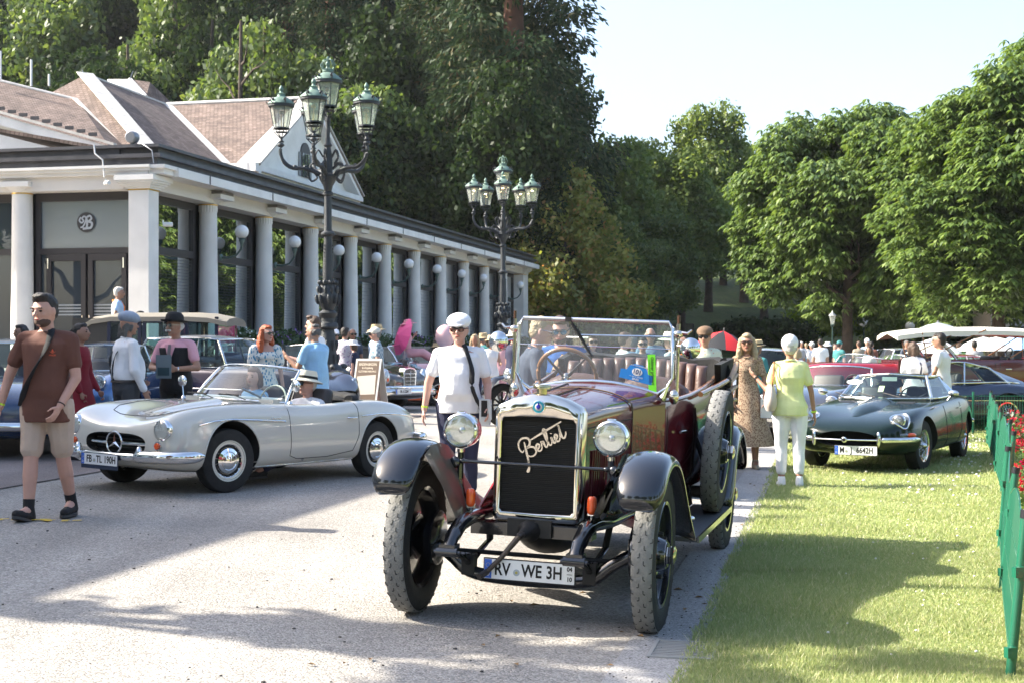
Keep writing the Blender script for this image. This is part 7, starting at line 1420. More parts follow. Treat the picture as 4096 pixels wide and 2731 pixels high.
def pattern_mat(name, c1, c2, scale, kind='voronoi', th=.5, bump=.2):
 m = mat('cloth_' + name, c1, .85, bump=bump, bs=14); N = m.node_tree.nodes; L = m.node_tree.links; p = N['Principled BSDF']; tc = N.new('ShaderNodeTexCoord'); mp = N.new('ShaderNodeMapping'); mp.inputs['Scale'].default_value = scale; L.new(tc.outputs['Object'], mp.inputs[0])
 if kind == 'voronoi': t = N.new('ShaderNodeTexVoronoi'); t.inputs['Scale'].default_value = 1; out = t.outputs['Distance']
 elif kind == 'wave': t = N.new('ShaderNodeTexWave'); t.inputs['Scale'].default_value = 1; t.inputs['Distortion'].default_value = 1.5; out = t.outputs[0]
 else: t = N.new('ShaderNodeTexChecker'); t.inputs['Scale'].default_value = 1; out = t.outputs['Fac']
 L.new(mp.outputs[0], t.inputs[0]); r = N.new('ShaderNodeValToRGB'); r.color_ramp.interpolation = 'CONSTANT' if kind != 'wave' else 'LINEAR'; r.color_ramp.elements[0].color = (*c2, 1); r.color_ramp.elements[1].color = (*c1, 1); r.color_ramp.elements[1].position = th; L.new(out, r.inputs[0]); L.new(r.outputs[0], p.inputs[0]); return m
CLM['damask'] = pattern_mat('damask', (.72, .72, .68), (.03, .22, .38), (34, 34, 17), 'voronoi', .40)
CLM['plaid'] = pattern_mat('plaid', (.42, .50, .55), (.16, .25, .33), (22, 22, 22), 'checker')
CLM['floral'] = pattern_mat('floral', (.62, .60, .66), (.20, .10, .28), (24, 24, 24), 'voronoi', .30)
CLM['aloha'] = pattern_mat('aloha', (.62, .66, .52), (.55, .35, .25), (14, 14, 14), 'voronoi', .25)
CLM['paisley'] = pattern_mat('paisley', (.42, .30, .20), (.20, .115, .07), (58, 58, 44), 'voronoi', .46)
CLM['stripe'] = pattern_mat('stripe', (.60, .63, .66), (.13, .18, .25), (1, 1, 9), 'wave', .5)
def nv_(x, y, z): return Vector((x, y, z)).normalized()
ARM_DOWN = lambda s: (nv_(.02, .16 * s, -1), nv_(.12, .05 * s, -1))
def person(label, u, d, face, h=1.75, det=1, shirt=None, sleeve='short', legs=None, leg='long', dress=None, skin=0, hair=None, hat=None, glasses=None, head=(0, 0), lean=0.0, arms=None, step=None, sit=None, wide=1.0, belly=0.0, shoes='black', z=None, group=None, untuck=True, beard=None, hands=True, fem=False, xy=None, curl=.5, socks=None, vest=None, base=None):
 """face: yaw in degrees (world); arms: {1:(upper,fore), -1:(...)} local directions"""
 x, y = xy if xy else (ux(u, d), d)
 k = h; z0 = gz(x, y) if z is None else z
 t = empty('person', (x, y, z0), R(face), label, 'person', group)
 vox = {0: .034, 1: .0185, 2: .0094}[det]; sk = skin_m[skin]; HS = sit if sit is not None else .512 * k
 Hc = Vector((0, 0, HS)); U = Vector((math.sin(lean), 0, math.cos(lean))); F = Vector((math.cos(lean), 0, -math.sin(lean))); Yv = Vector((0, 1, 0))
 L1, L2 = .238 * k, .232 * k; hipw = .050 * k * wide; feet = {}
 for s in (1, -1):
  hp = Hc + Vector((0, s * hipw, -.012 * k));
  if sit is not None and not (step): td, sd_ = nv_(1, .12 * s, -.02), nv_(.05, 0, -1)
  elif step: td, sd_ = Vector(step[s][0]).normalized(), Vector(step[s][1]).normalized()
  else: td, sd_ = nv_(.02, .03 * s, -1), nv_(-.02, .02 * s, -1)
  kn = hp + td * L1; an = kn + sd_ * L2; fd = nv_(1, .14 * s, 0)
  if step: fd = nv_(1, .1 * s, step[s][2] if len(step[s]) > 2 else 0)
  feet[s] = (hp, kn, an, fd)
 if sit is None:
  dz = min(feet[s][2].z - .045 * k + min(0, feet[s][3].z * .13 * k) for s in (1, -1)); off = Vector((0, 0, -dz)); Hc = Hc + off; feet = {s: (a + off, b + off, c + off, f) for s, (a, b, c, f) in feet.items()}
 SC_ = Hc + U * .300 * k; NB = Hc + U * .322 * k
 tor = [(-.055, .070, .062), (-.02, .092, .072), (.02, .096, .074), (.06, .090, .070 + belly * .7), (.11, .083, .066 + belly), (.17, .088, .068 + belly * .6), (.23, .098, .071), (.265, .102, .066), (.287, .086, .054), (.303, .060, .046), (.320, .038, .038)]
 if fem: tor = [(-.055, .070, .062), (-.02, .095, .074), (.02, .096, .073), (.06, .082, .062), (.11, .070, .055), (.16, .074, .060), (.21, .083, .076), (.26, .088, .062), (.292, .080, .046), (.315, .042, .036)]
 wd = lambda t_: [np.interp(t_, [q[0] for q in tor], [q[i] for q in tor]) * k * (wide if t_ < .3 else 1 + (wide - 1) * .5) for i in (1, 2)]
 def tring(t_, e=0.0, xs=0.0, n=18):
  a, b = wd(t_); a += e; b += e; c = Hc + U * t_ * k + F * (belly * k * .4 if .03 < t_ < .2 else 0)
  return [c + Yv * a * math.copysign(abs(math.cos(q)) ** .85, math.cos(q)) + F * (b * math.sin(q) + xs) for q in [6.2832 * j / n for j in range(n)]]
 def tpt(t_, fy, front=1, e=.020):
  a, b = wd(t_); return Hc + U * t_ * k + Yv * a * fy + F * ((belly * k * .4 if .03 < t_ < .2 else 0) + front * (b + e) * math.sqrt(max(0, 1 - fy * fy * .9)))
 sw = (.090 if fem else .104) * k * (1 + (wide - 1) * .6); A1, A2 = .172 * k, .148 * k; arm = {}
 for s in (1, -1):
  sh = SC_ + Yv * s * sw - U * .018 * k; ud, fd = (arms or {}).get(s, ARM_DOWN(s)); ud = Vector(ud).normalized(); fd = Vector(fd).normalized(); el = sh + ud * A1; wr = el + fd * A2; arm[s] = (sh, el, wr, fd)
 ar = .030 if not fem else .0235
 mb = MB(); mb.rings([tring(q[0]) for q in tor])
 Hd = NB + U * .058 * k + F * .012 * k; mb.cap(NB - U * .03 * k, Hd, .033 * k if not fem else .027 * k, .030 * k if not fem else .025 * k)
 for s in (1, -1):
  sh, el, wr, fd = arm[s]; mb.cap(sh, el, ar * k, ar * .82 * k); mb.cap(el, wr, ar * .80 * k, ar * .56 * k); mb.cap(NB - U * .012 * k, sh + Vector((0, -s * .012 * k, .004 * k)), .026 * k, .024 * k)
  hp, kn, an, ft = feet[s]; mb.cap(hp, kn, .052 * k * wide, .034 * k); mb.cap(kn, kn + (an - kn) * .35, .033 * k, .034 * k); mb.cap(kn + (an - kn) * .3, an, .034 * k, .021 * k); mb.cap(an, an - Vector((0, 0, .02 * k)) + ft * .05 * k, .022 * k, .02 * k)
 Mh = Matrix.Rotation(head[0], 3, 'Z') @ Matrix.Rotation(head[1] + lean * .3, 3, 'Y'); HC = Hd + Mh @ Vector((.006 * k, 0, .035 * k)); hs = k * 1.13 if fem is False else k * 1.08
 hp_ = lambda a, b, c: HC + Mh @ Vector((a * hs, b * hs, c * hs))
 mb.ell(HC, (.053 * hs, .042 * hs, .060 * hs), Mh, 16, 12); mb.ell(hp_(.014, 0, -.034), (.034 * hs, .031 * hs, .030 * hs), Mh, 12, 8); mb.ell(hp_(.038, 0, -.052), (.012 * hs, .013 * hs, .010 * hs), Mh)
 if det:
  mb.cap(hp_(.050, 0, .006), hp_(.062, 0, -.014), .0045 * hs, .0085 * hs, 8); mb.ell(hp_(.047, 0, .014), (.008 * hs, .030 * hs, .006 * hs), Mh)
  for s in (1, -1): mb.ell(hp_(-.002, s * .043, -.006), (.010 * hs, .005 * hs, .018 * hs), Mh, 8, 6); mb.ell(hp_(.036, s * .020, -.014), (.012 * hs, .012 * hs, .010 * hs), Mh, 8, 6)
  mb.ell(hp_(.047, 0, -.032), (.006 * hs, .015 * hs, .006 * hs), Mh, 8, 6)
 if hands:
  for s in (1, -1):
   sh, el, wr, fd = arm[s]; a, b = frame(fd, Vector((0, 1, 0)) if abs(fd.y) < .8 else Vector((0, 0, 1)))
   pn = (Vector((0, -s, 0)) - fd * fd.dot(Vector((0, -s, 0)))); pn = pn.normalized() if pn.length > .2 else a; sd_ = fd.cross(pn).normalized()
   if sd_.dot(F) < 0: sd_ = -sd_
   if abs(fd.x) > .7: sd_ = Vector((0, -s, 0)) if 0 else sd_
   M = Matrix((sd_, pn, fd)).transposed(); pc = wr + fd * .030 * k; mb.ell(pc, (.0225 * k, .0100 * k, .031 * k), M, 12, 8)
   if det:
    for i, (q, ln) in enumerate(((.0165, .038), (.0055, .043), (-.0055, .041), (-.0160, .032))):
     r0 = .0054 * k; p0 = pc + sd_ * q * k + fd * .022 * k; c1 = curl * .5; p1 = p0 + (fd * math.cos(c1) + pn * math.sin(c1) + sd_ * q * 3) * ln * .5 * k; c2 = curl * 1.6; p2 = p1 + (fd * math.cos(c2) + pn * math.sin(c2)) * ln * .5 * k; mb.cap(p0, p1, r0, r0 * .95, 6); mb.cap(p1, p2, r0 * .95, r0 * .8, 6)
    q0 = pc + sd_ * .016 * k - fd * .012 * k; q1 = q0 + (sd_ * .8 + fd * .7 + pn * .35).normalized() * .024 * k; q2 = q1 + (fd * .9 + pn * .5 + sd_ * .1).normalized() * .022 * k; mb.cap(q0, q1, .0085 * k, .0065 * k, 6); mb.cap(q1, q2, .0064 * k, .0052 * k, 6)
 def remesh(mb_, name, m, v=vox, amp=0.0, sm=2, fr=9.0):
  me = evaluate(mb_.mesh(name), [('REMESH', {'mode': 'VOXEL', 'voxel_size': v, 'adaptivity': v * .9}), ('SMOOTH', {'factor': .5, 'iterations': sm})] + ([('DECIMATE', {'ratio': .5})] if name in ('body', 'shirt', 'trousers') and det else []))
  if amp and len(me.vertices) < 60000:
   co = np.empty(len(me.vertices) * 3); me.vertices.foreach_get('co', co); co = co.reshape(-1, 3); nr = np.empty_like(co); me.vertices.foreach_get('normal', nr.reshape(-1)) if False else None
   N_ = np.array([v_.normal[:] for v_ in me.vertices]); dd = np.sin(co[:, 0] * fr * 1.7 + np.sin(co[:, 2] * fr * .8 + seed_) * 2.2 + co[:, 1] * fr) * np.sin(co[:, 2] * fr * 1.5 + co[:, 1] * fr * 1.1 + np.sin(co[:, 0] * fr) * 1.5 + seed_); co += N_ * (dd * amp)[:, None]; me.vertices.foreach_set('co', co.ravel()); me.update()
  smooth_me(me, 180); return link(name, me, t, m)
 seed_ = (u % 17) * .7; amp = .0065 if det == 2 else .004 if det == 1 else 0
 body = remesh(mb, 'body', sk, vox, 0, 1)
 if shirt:
  sm_ = CLM[shirt]; mb = MB(); lo = (-.085 if shirt == 'brown_tee' else -.045) if untuck else .035; e = .010 if det else .012
  ts = [lo] + [q[0] for q in tor if q[0] > max(lo, -.03) + .02]; mb.rings([[p_ + U * min(0, q + .02) * k for p_ in tring(max(q, -.02), e + (.012 if q == lo and untuck else .004 if q < .1 else 0))] for q in ts])
  for s in (1, -1):
   sh, el, wr, fd = arm[s]
   if sleeve == 'short': mb.cap(sh, sh + (el - sh) * .60, (ar + .006) * k, (ar + .008) * k); mb.cap(NB - U * .022 * k, sh + Vector((0, -s * .012 * k, .001 * k)), .034 * k, .040 * k)
   elif sleeve == 'long': mb.cap(NB - U * .022 * k, sh + Vector((0, -s * .014 * k, .002 * k)), .032 * k, .037 * k); mb.cap(sh, el, (ar + .006) * k, (ar + .004) * k); mb.cap(el, el + (wr - el) * .95, (ar + .004) * k, ar * .85 * k)
   else: mb.cap(NB - U * .022 * k, sh + Vector((0, -s * .012 * k, .001 * k)), .03 * k, .034 * k)
  so = remesh(mb, 'shirt', sm_, vox, amp)
  if det and sleeve != 'none' and shirt not in ('brown_tee', 'damask', 'red'):
   mb = MB(); c_ = NB - U * .006 * k; mb.tube([c_ + (Yv * math.cos(q) * .040 + F * (math.sin(q) * .038 + .006) + U * (-.012 * math.sin(q))) * k for q in [6.2832 * j / 16 for j in range(16)]], .008 * k, 6, closed=True); mb.build('collar', sm_, so, 180)
 if vest:
  mb = MB(); ts = [-.035, 0, .03, .06, .11, .17, .23, .265]; mb.rings([tring(q, .020) for q in ts]); remesh(mb, 'waistcoat', CLM[vest], vox, amp)
 if legs:
  lm = CLM[legs]; mb = MB(); mb.rings([tring(q, .008) for q in (-.055, -.02, .02, .05)])
  for s in (1, -1):
   hp, kn, an, ft = feet[s]
   if leg == 'long': mb.cap(hp, kn, .060 * k * wide, .044 * k); mb.cap(kn, an + (kn - an) * .08, .044 * k, .036 * k)
   elif leg == 'crop': mb.cap(hp, kn, .060 * k * wide, .044 * k); mb.cap(kn, an + (kn - an) * .26, .044 * k, .036 * k)
   else: mb.cap(hp, hp + (kn - hp) * .82, .062 * k * wide, .052 * k)
  remesh(mb, 'shorts' if leg == 'short' else 'trousers', lm, vox, amp * .8)
  if det and not (shirt and untuck): mb = MB(); mb.rings([tring(q, .016) for q in (.030, .047)], cap=False); mb.build('belt', mat('belt_leather', (.03, .02, .015), .5), t, 60)
 if dress:
  dm = CLM[dress[0]]; hem, fl = dress[1], dress[2]; mb = MB(); rs = []
  for q in [.245, .20, .15, .11, .06, .02]: rs.append(tring(q, .010, n=24))
  if sit is None:
   n_ = 8
   for i in range(1, n_ + 1):
    f_ = i / n_; z_ = (1 - f_) * 0 - f_ * (Hc.z - hem); w_ = (.10 + fl * f_) * k; rs.append([Hc + Vector((0, 0, z_)) + Yv * (w_ * math.cos(q)) * (1 + .05 * math.sin(q * 7 + i * .3) * f_) + F * (w_ * .85 * math.sin(q)) * (1 + .06 * math.sin(q * 6) * f_) for q in [6.2832 * j / 24 for j in range(24)]])
   mb.rings(rs, cap=False)
  else:
   mb.rings(rs)
  o = mb.build('dress', dm, t, 180)
  if sit is not None:
   mb = MB();
   for s in (1, -1): hp, kn, an, ft = feet[s]; mb.cap(hp, kn, .075 * k, .062 * k); mb.cap(kn, an, .062 * k, .06 * k)
   remesh(mb, 'skirt', dm, vox, amp)
  if len(dress) > 3:
   mb = MB(); mb.rings([tring(.27, .020, n=24), [p + (p - Hc - U * .24 * k).normalized() * .03 for p in tring(.235, .018, n=24)], tring(.21, .022, n=24)], cap=False)
   for s in (1, -1): sh, el, wr, fd = arm[s]; mb.cap(sh - Yv * 0, sh + (el - sh) * .55, .048 * k, .05 * k)
   mb.build('ruffle', dm, t, 60)
 for s in (1, -1):
  hp, kn, an, ft = feet[s]; sm2 = CLM.get(shoes, black_mat); mb = MB(); dn_ = Vector((0, 0, -1)) if not step else (an - kn).normalized() if (step and len(step[s]) > 2) else Vector((0, 0, -1))
  b0 = an + dn_ * .028 * k - ft * .012 * k; sd_ = Vector((-ft.y, ft.x, 0)); mb.cap(b0, b0 + ft * .055 * k, .026 * k, .024 * k); mb.cap(b0 + ft * .05 * k + dn_ * .002 * k, b0 + ft * .115 * k + dn_ * .006 * k, .025 * k, .019 * k); mb.cap(an + (kn - an) * .05, b0, .0265 * k, .028 * k)
  o = remesh(mb, 'shoe', sm2, max(vox, .010), 0)
  if det == 2: mb = MB(); mb.rings([[b0 + dn_ * (.018 + q) * k + ft * (.05 * k + .085 * k * math.cos(a)) + sd_ * .031 * k * math.sin(a) for a in [6.2832 * j / 18 for j in range(18)]] for q in (-.002, .010)]); mb.build('sole', mat('shoe_sole', (.05, .05, .05) if shoes == 'black' else (.6, .6, .6), .7), o, 50)
  if socks: mb = MB(); mb.tube([an + (kn - an) * .04, an + (kn - an) * .22], [.0245 * k, .026 * k], 12); mb.build('sock', CLM[socks], t, 60)
 if hair:
  hm, hsty = hair_c[hair[0]], hair[1]; mb = MB(); v_h = max(vox * .9, .007)
  if hsty in ('short', 'long', 'bun', 'bob', 'quiff'):
   mb.ell(hp_(-.012, 0, .016), (.048 * hs, .0445 * hs, .052 * hs), Mh, 16, 12); mb.ell(hp_(-.020, 0, -.008), (.038 * hs, .042 * hs, .040 * hs), Mh, 12, 10); mb.ell(hp_(.018, 0, .045), (.030 * hs, .034 * hs, .020 * hs), Mh)
  if hsty == 'quiff': mb.ell(hp_(.022, .004, .056), (.032 * hs, .034 * hs, .016 * hs), Mh)
  if hsty == 'fringe':  # balding
   for s in (1, -1): mb.ell(hp_(-.020, s * .034, -.004), (.030 * hs, .012 * hs, .026 * hs), Mh)
   mb.ell(hp_(-.042, 0, -.004), (.014 * hs, .036 * hs, .028 * hs), Mh); mb.ell(hp_(-.020, 0, .040), (.030 * hs, .034 * hs, .020 * hs), Mh)
  if hsty == 'bob':
   for s in (1, -1): mb.cap(hp_(-.01, s * .040, .01), hp_(-.012, s * .046, -.050), .022 * hs, .020 * hs)
   mb.cap(hp_(-.035, 0, .0), hp_(-.036, 0, -.052), .034 * hs, .030 * hs)
  if hsty == 'long':
   for s in (1, -1): mb.cap(hp_(-.005, s * .042, .02), hp_(-.002, s * .052, -.06), .018 * hs, .022 * hs); mb.cap(hp_(-.002, s * .052, -.06), hp_(.004, s * .062, -.135), .024 * hs, .016 * hs); mb.cap(hp_(-.02, s * .035, -.03), hp_(-.035, s * .055, -.15), .030 * hs, .020 * hs)
   mb.cap(hp_(-.035, 0, 0), hp_(-.045, 0, -.14), .036 * hs, .034 * hs)
  if hsty == 'bun': mb.ell(hp_(-.062, 0, .012), (.026 * hs, .028 * hs, .026 * hs), Mh)
  if hsty == 'neck':
   for q in (-.03, -.01, .012, .03): mb.cap(hp_(-.030, q, -.01), hp_(-.040 - abs(q) * .2, q * 1.3, -.07), .018 * hs, .008 * hs)
   mb.cap(hp_(-.005, .040, -.01), hp_(-.01, .042, -.04), .012 * hs, .008 * hs); mb.cap(hp_(-.005, -.040, -.01), hp_(-.01, -.042, -.04), .012 * hs, .008 * hs)
  remesh(mb, 'hair', hm, v_h, .004 if det else 0, 1, 40.0)
 if beard:
  mb = MB(); mb.ell(hp_(.018, 0, -.043), (.034 * hs, .0325 * hs, .024 * hs), Mh, 14, 8) if beard == 'beard' else [mb.ell(hp_(.054, q * .010, -.0235 - abs(q) * .003), (.007 * hs, .010 * hs, .0055 * hs), Mh @ Matrix.Rotation(q * .3, 3, 'X')) for q in (-1.6, -.6, .6, 1.6)]
  mb.build('beard' if beard == 'beard' else 'moustache', mat('beard_dark', (.10, .06, .045), .9) if beard == 'beard' else hair_c['white'], t, 180)
 if det:
  fc = empty('face', (0, 0, 0), parent=t); mb = MB()
  for s in (1, -1): mb.ell(hp_(.0475, s * .0185, .001), (.005 * hs, .0075 * hs, .0042 * hs), Mh, 8, 6)
  mb.build('eyes', mat('eye_dark', (.03, .02, .015), .2), fc, 180); mb = MB()
  for s in (1, -1): mb.ell(hp_(.0515, s * .0185, .0135), (.004 * hs, .0125 * hs, .0028 * hs), Mh @ Matrix.Rotation(-s * .12, 3, 'X'), 8, 6)
  mb.build('eyebrows', hair_c['dark'] if not hair or hair[0] in ('dark', 'brown', 'salt') else hair_c['brown'], fc, 180)
  mb = MB(); mb.ell(hp_(.0525, 0, -.031), (.003 * hs, .0135 * hs, .0034 * hs), Mh, 10, 6); mb.build('mouth', mat('lips', (.38, .10, .085), .5), fc, 180)
 if glasses:
  gm_ = {'dark': dk_lens, 'brown': br_lens, 'clear': car_glass, 'blue': mat('blue_lens', (.02, .18, .30), .05, coat=1)}[glasses]; mb = MB()
  for s in (1, -1): mb.ell(hp_(.056, s * .0195, .001), (.0035 * hs, .0165 * hs, .0125 * hs), Mh, 14, 8)
  go_ = mb.build('sunglasses' if glasses != 'clear' else 'glasses', gm_, t, 180); mb = MB(); mb.tube([hp_(.050, -.038, .006), hp_(.058, -.02, .011), hp_(.059, 0, .006), hp_(.058, .02, .011), hp_(.050, .038, .006)], .0014 * hs * (2 if glasses != 'clear' else 1), 5)
  for s in (1, -1): mb.tube([hp_(.050, s * .038, .006), hp_(0, s * .0455, .004)], .0014 * hs * (1.6 if glasses != 'clear' else 1), 5)
  mb.build('spectacle_frame', dark_trim if glasses != 'clear' else chrome, go_)
 if hat:
  kind, hm = hat[0], CLM[hat[1]]; mb = MB(); Mt = Mh @ Matrix.Rotation(-.12, 3, 'Y')
  def dome(c, prof, n=26, sx=1.0, sy=.84): mb.lathe([(a * hs, b * hs) for a, b in prof], hp_(*c), n=n, M=Mt, sx=sx, sy=sy)
  if kind == 'flat': mb.ell(hp_(.002, 0, .040), (.068 * hs, .061 * hs, .040 * hs), Mh @ Matrix.Rotation(.18, 3, 'Y'), 18, 10); mb.ell(hp_(.050, 0, .028), (.030 * hs, .042 * hs, .008 * hs), Mh @ Matrix.Rotation(.35, 3, 'Y'), 14, 6); o = remesh(mb, 'flat_cap', hm, max(vox * .8, .006), .002)
  elif kind == 'cap': mb.ell(hp_(-.002, 0, .030), (.058 * hs, .049 * hs, .050 * hs), Mh, 18, 10); mb.ell(hp_(.066, 0, .028), (.036 * hs, .034 * hs, .006 * hs), Mh @ Matrix.Rotation(.2, 3, 'Y'), 14, 6); remesh(mb, 'cap', hm, max(vox * .8, .006))
  elif kind == 'capback': mb.ell(hp_(-.002, 0, .026), (.062 * hs, .054 * hs, .056 * hs), Mh, 18, 10); mb.ell(hp_(.070, 0, .020), (.036 * hs, .034 * hs, .006 * hs), Mh @ Matrix.Rotation(.2, 3, 'Y'), 14, 6); remesh(mb, 'cap', hm, max(vox * .8, .006))
  elif kind == 'bowler': dome((0, 0, .022), [(.085, .006), (.092, .010), (.086, .002), (.062, -.002), (.061, .02), (.058, .042), (.042, .060), (.001, .066)]); mb.build('bowler_hat', hm, t, 60)
  else:
   br_ = {'panama': .098, 'straw': .105, 'wide': .125, 'boater': .092}[kind]; dome((0, 0, .022), [(br_, -.012 if kind != 'boater' else 0), (br_ * .98, -.008 if kind != 'boater' else .003), (.062, .004), (.060, .032), (.052, .052), (.030, .050), (.001, .046)]); mb.build('hat', hm, t, 60)
   mb = MB(); mb.lathe([(.0635 * hs, .006 * hs), (.0625 * hs, .020 * hs)], hp_(0, 0, .022), n=26, M=Mt, sx=1, sy=.84, cap=False); mb.build('hat_band', black_mat if kind in ('panama', 'boater') else hm, t, 60)
 Wm = Matrix.Translation(Vector((x, y, z0))) @ Matrix.Rotation(R(face), 4, 'Z')
 return dict(t=t, W=lambda p: Wm @ Vector(p), arm=arm, tpt=tpt, HC=HC, hp=hp_, Hc=Hc, k=k, feet=feet, tring=tring, face=R(face), NB=NB, U=U, F=F)
def band(p, s, name, m, f=.93, r=.0165, wd=.016):
 sh, el, wr, fd = p['arm'][s]; mb = MB(); c = el + (wr - el) * f; mb.tube([c - fd * wd / 2, c + fd * wd / 2], r * p['k'] * 1.12, 12); mb.build(name, m, p['t'], 50)
def strap(p, pts, name, m, wd=.018, parent=None):
 P_ = bez([tuple(p['tpt'](*q)) for q in pts], 4); mb = MB(); mb.tube(P_, wd, 8, flat=.30); return mb.build(name, m, p['t'], 60)
def mk_top(name, label, cat, p, parts, group=None):
 """thing held or carried: parts built in the person's local frame, own top-level root"""
 c = sum((Vector(v) for v in parts[0][1].v), Vector()) / len(parts[0][1].v); r = empty(name, p['W'](c), p['face'], label, cat, group)
 for n_, mb, m in parts: mb.v = [tuple(Vector(v) - c) for v in mb.v]; mb.build(n_, m, r, 45)
 return r
neon = mat('neon_band', (.55, .85, .05), .5)
wk = {-1: ((.20, 0, -1), (.10, 0, -1), .30), 1: ((-.16, 0, -1), (-.42, 0, -1))}
p = person('man in brown t-shirt and beige shorts with black cross-body strap walking forward', 190, 12.15, -97, 1.90, 2, 'brown_tee', 'short', 'beige', 'short', skin=2, hair=('dark', 'quiff'), beard='beard', head=(-.25, .12), step=wk, arms={-1: (nv_(.03, -.42, -1), nv_(.16, -.24, -1)), 1: (nv_(.02, .14, -1), nv_(.55, -.30, -.9))}, wide=1.12, belly=.012, shoes='black', socks='black')
strap(p, [(.33, .60, .3), (.30, .55, 1.05), (.22, .22, 1.1), (.14, -.18, 1.12), (.06, -.6, 1.15), (-.01, -.98, 1.3)], 'cross_body_strap', CLM['black'], .030); strap(p, [(.30, .62, -.2), (.25, .4, -1), (.1, -.4, -1), (.01, -.92, -1)], 'cross_body_strap', CLM['black'], .024)
band(p, -1, 'wristband', neon, .90); band(p, 1, 'bracelet', black_mat, .93, .0165, .010)
tp = p['tpt'](.222, .58, 1.05, .03); Ml = Matrix((Vector((0, 1, 0)), Vector((0, 0, 1)), Vector((1, 0, 0)))).transposed(); lg = mat('print_coral', (.75, .12, .05), .7); mb = MB()
for a, w_, hh in ((-.95, .009, .032), (0, .011, .040), (.95, .009, .032)):
 q = [tp + Vector((0, math.sin(a * .8) * f * hh * 1.3 + w_ * g * math.cos(a), math.cos(a * .8) * f * hh - abs(0))) for f, g in ((.0, .35), (.45, 1), (1.0, 0), (.45, -1), (.0, -.35))]; mb.prism(q, (.003, 0, 0))
o = mb.build('chest_logo', lg, p['t'], 0); mb = MB()
for k_ in range(3): mb.box(tp + Vector((.002, 0, .006 + k_ * .006)), (.004, .05, .002))
mb.build('logo_lines', CLM['brown_tee'], o); text_on('lettering', 'PRIDE', .020, lg, p['t'], tp + Vector((.003, 0, -.014)), Ml, .001, 1.2)
p = person('smiling man in white flat cap and white polo shirt walking behind the burgundy car', 1838, 14.3, -92, 1.81, 2, 'white', 'short', 'navy', 'long', skin=2, hair=('grey', 'fringe'), hat=('flat', 'white'), glasses='brown', head=(-.10, .06), step={-1: ((.08, 0, -1), (0, 0, -1)), 1: ((-.08, 0, -1), (-.2, 0, -1))}, arms={-1: (nv_(.02, -.34, -1), nv_(.12, -.14, -1)), 1: (nv_(-.06, .22, -1), nv_(.50, .05, -.8))}, wide=1.22, belly=.026)
strap(p, [(.335, .56, .3), (.30, .58, 1.15), (.2, .66, 1.25), (.1, .76, 1.3), (.0, .95, 1.3), (-.04, 1.1, 1.3)], 'bag_strap', CLM['black'], .026); band(p, -1, 'wristband', neon, .90); band(p, 1, 'wrist_watch', chrome, .95)
mb = MB(); c = p['Hc'] + Vector((.05, .26, -.07)); mb.box(c, (.30, .10, .26)); m_b = mat('bag_white', (.55, .56, .55), .6); mb2 = MB(); mb2.box(c + Vector((.02, .055, .02)), (.28, .012, .2)); mb3 = MB(); mb3.box(c + Vector((.152, .0, .04)), (.004, .06, .16)); mk_top('shoulder_bag', 'white messenger bag hanging at the hip of the man in the white cap', 'bag', p, [('bag_body', mb, m_b), ('bag_flap', mb2, m_b), ('bag_webbing', mb3, black_mat)])
p = person('woman in lemon polo shirt, white trousers and white cap walking away by the lawn', 3160, 16.3, 84, 1.69, 2, 'lemon', 'short', 'white', 'crop', skin=1, hair=('white', 'short'), hat=('capback', 'white'), fem=True, shoes='white', step={1: ((.06, 0, -1), (-.05, 0, -1)), -1: ((-.05, 0, -1), (-.22, 0, -1))}, arms={-1: (nv_(-.05, -.26, -1), nv_(.10, -.14, -1)), 1: (nv_(.1, .30, -1), nv_(.55, .55, .65))}, wide=1.14)
band(p, -1, 'wristband', neon, .92); band(p, 1, 'wrist_watch', black_mat, .9)
for q in ((.02,), (-.045,)): mb = MB(); sh = p['arm'][1][0]; mb.tube([sh + Vector((.05 + q[0], .0, .05)), sh + Vector((-.03 + q[0], .02, .055)), sh + Vector((-.10 + q[0] * .5, .03, -.10)), sh + Vector((-.09 + q[0], .05, -.24))], .009, 6); mb.build('bag_strap', mat('tan_strap', (.35, .14, .05), .5), p['t'])
sh = p['arm'][1][0]; mb = MB(); mb.rings([[sh + Vector((-.06, .06, zz)) + Vector((rx_ * math.cos(a), ry * math.sin(a), .0)) for a in [6.2832 * j / 16 for j in range(16)]] for zz, rx_, ry in ((-.20, .07, .03), (-.26, .13, .05), (-.36, .16, .075), (-.44, .15, .075), (-.50, .09, .05))]); mk_top('hand_bag', 'cream hobo handbag with tan straps on the shoulder of the woman in yellow', 'bag', p, [('bag_body', mb, mat('bag_cream', (.55, .47, .42), .5))])
p = person('blonde woman in a patterned brown maxi dress and sunglasses facing the camera', 2988, 18.6, -100, 1.74, 2, 'paisley', 'short', skin=1, hair=('blonde', 'long'), glasses='brown', fem=True, dress=('paisley', .30, .10), arms={1: (nv_(.1, .28, -1), nv_(.25, -.05, -1)), -1: (nv_(.1, -.2, -1), nv_(.3, .1, -1))}, shoes='khaki')
mb = MB(); mb.box(p['arm'][1][2] + Vector((.05, .02, -.08)), (.03, .14, .24)); mk_top('clutch_bag', 'small white bag held by the blonde woman in the brown dress', 'bag', p, [('bag_body', mb, m_b)])
p = person('grey-haired man in blue-grey flat cap, white shirt and braces, seen from behind at the left', 505, 17.2, 40, 1.80, 2, 'white', 'long', 'charcoal', 'long', skin=1, hair=('salt', 'neck'), hat=('flat', 'denim_cap'), untuck=False, head=(.10, 0), arms={-1: (nv_(-.05, -.22, -1), nv_(.45, .02, -.9)), 1: (nv_(.1, .2, -1), nv_(.8, .0, -.4))}, wide=1.12, belly=.035)
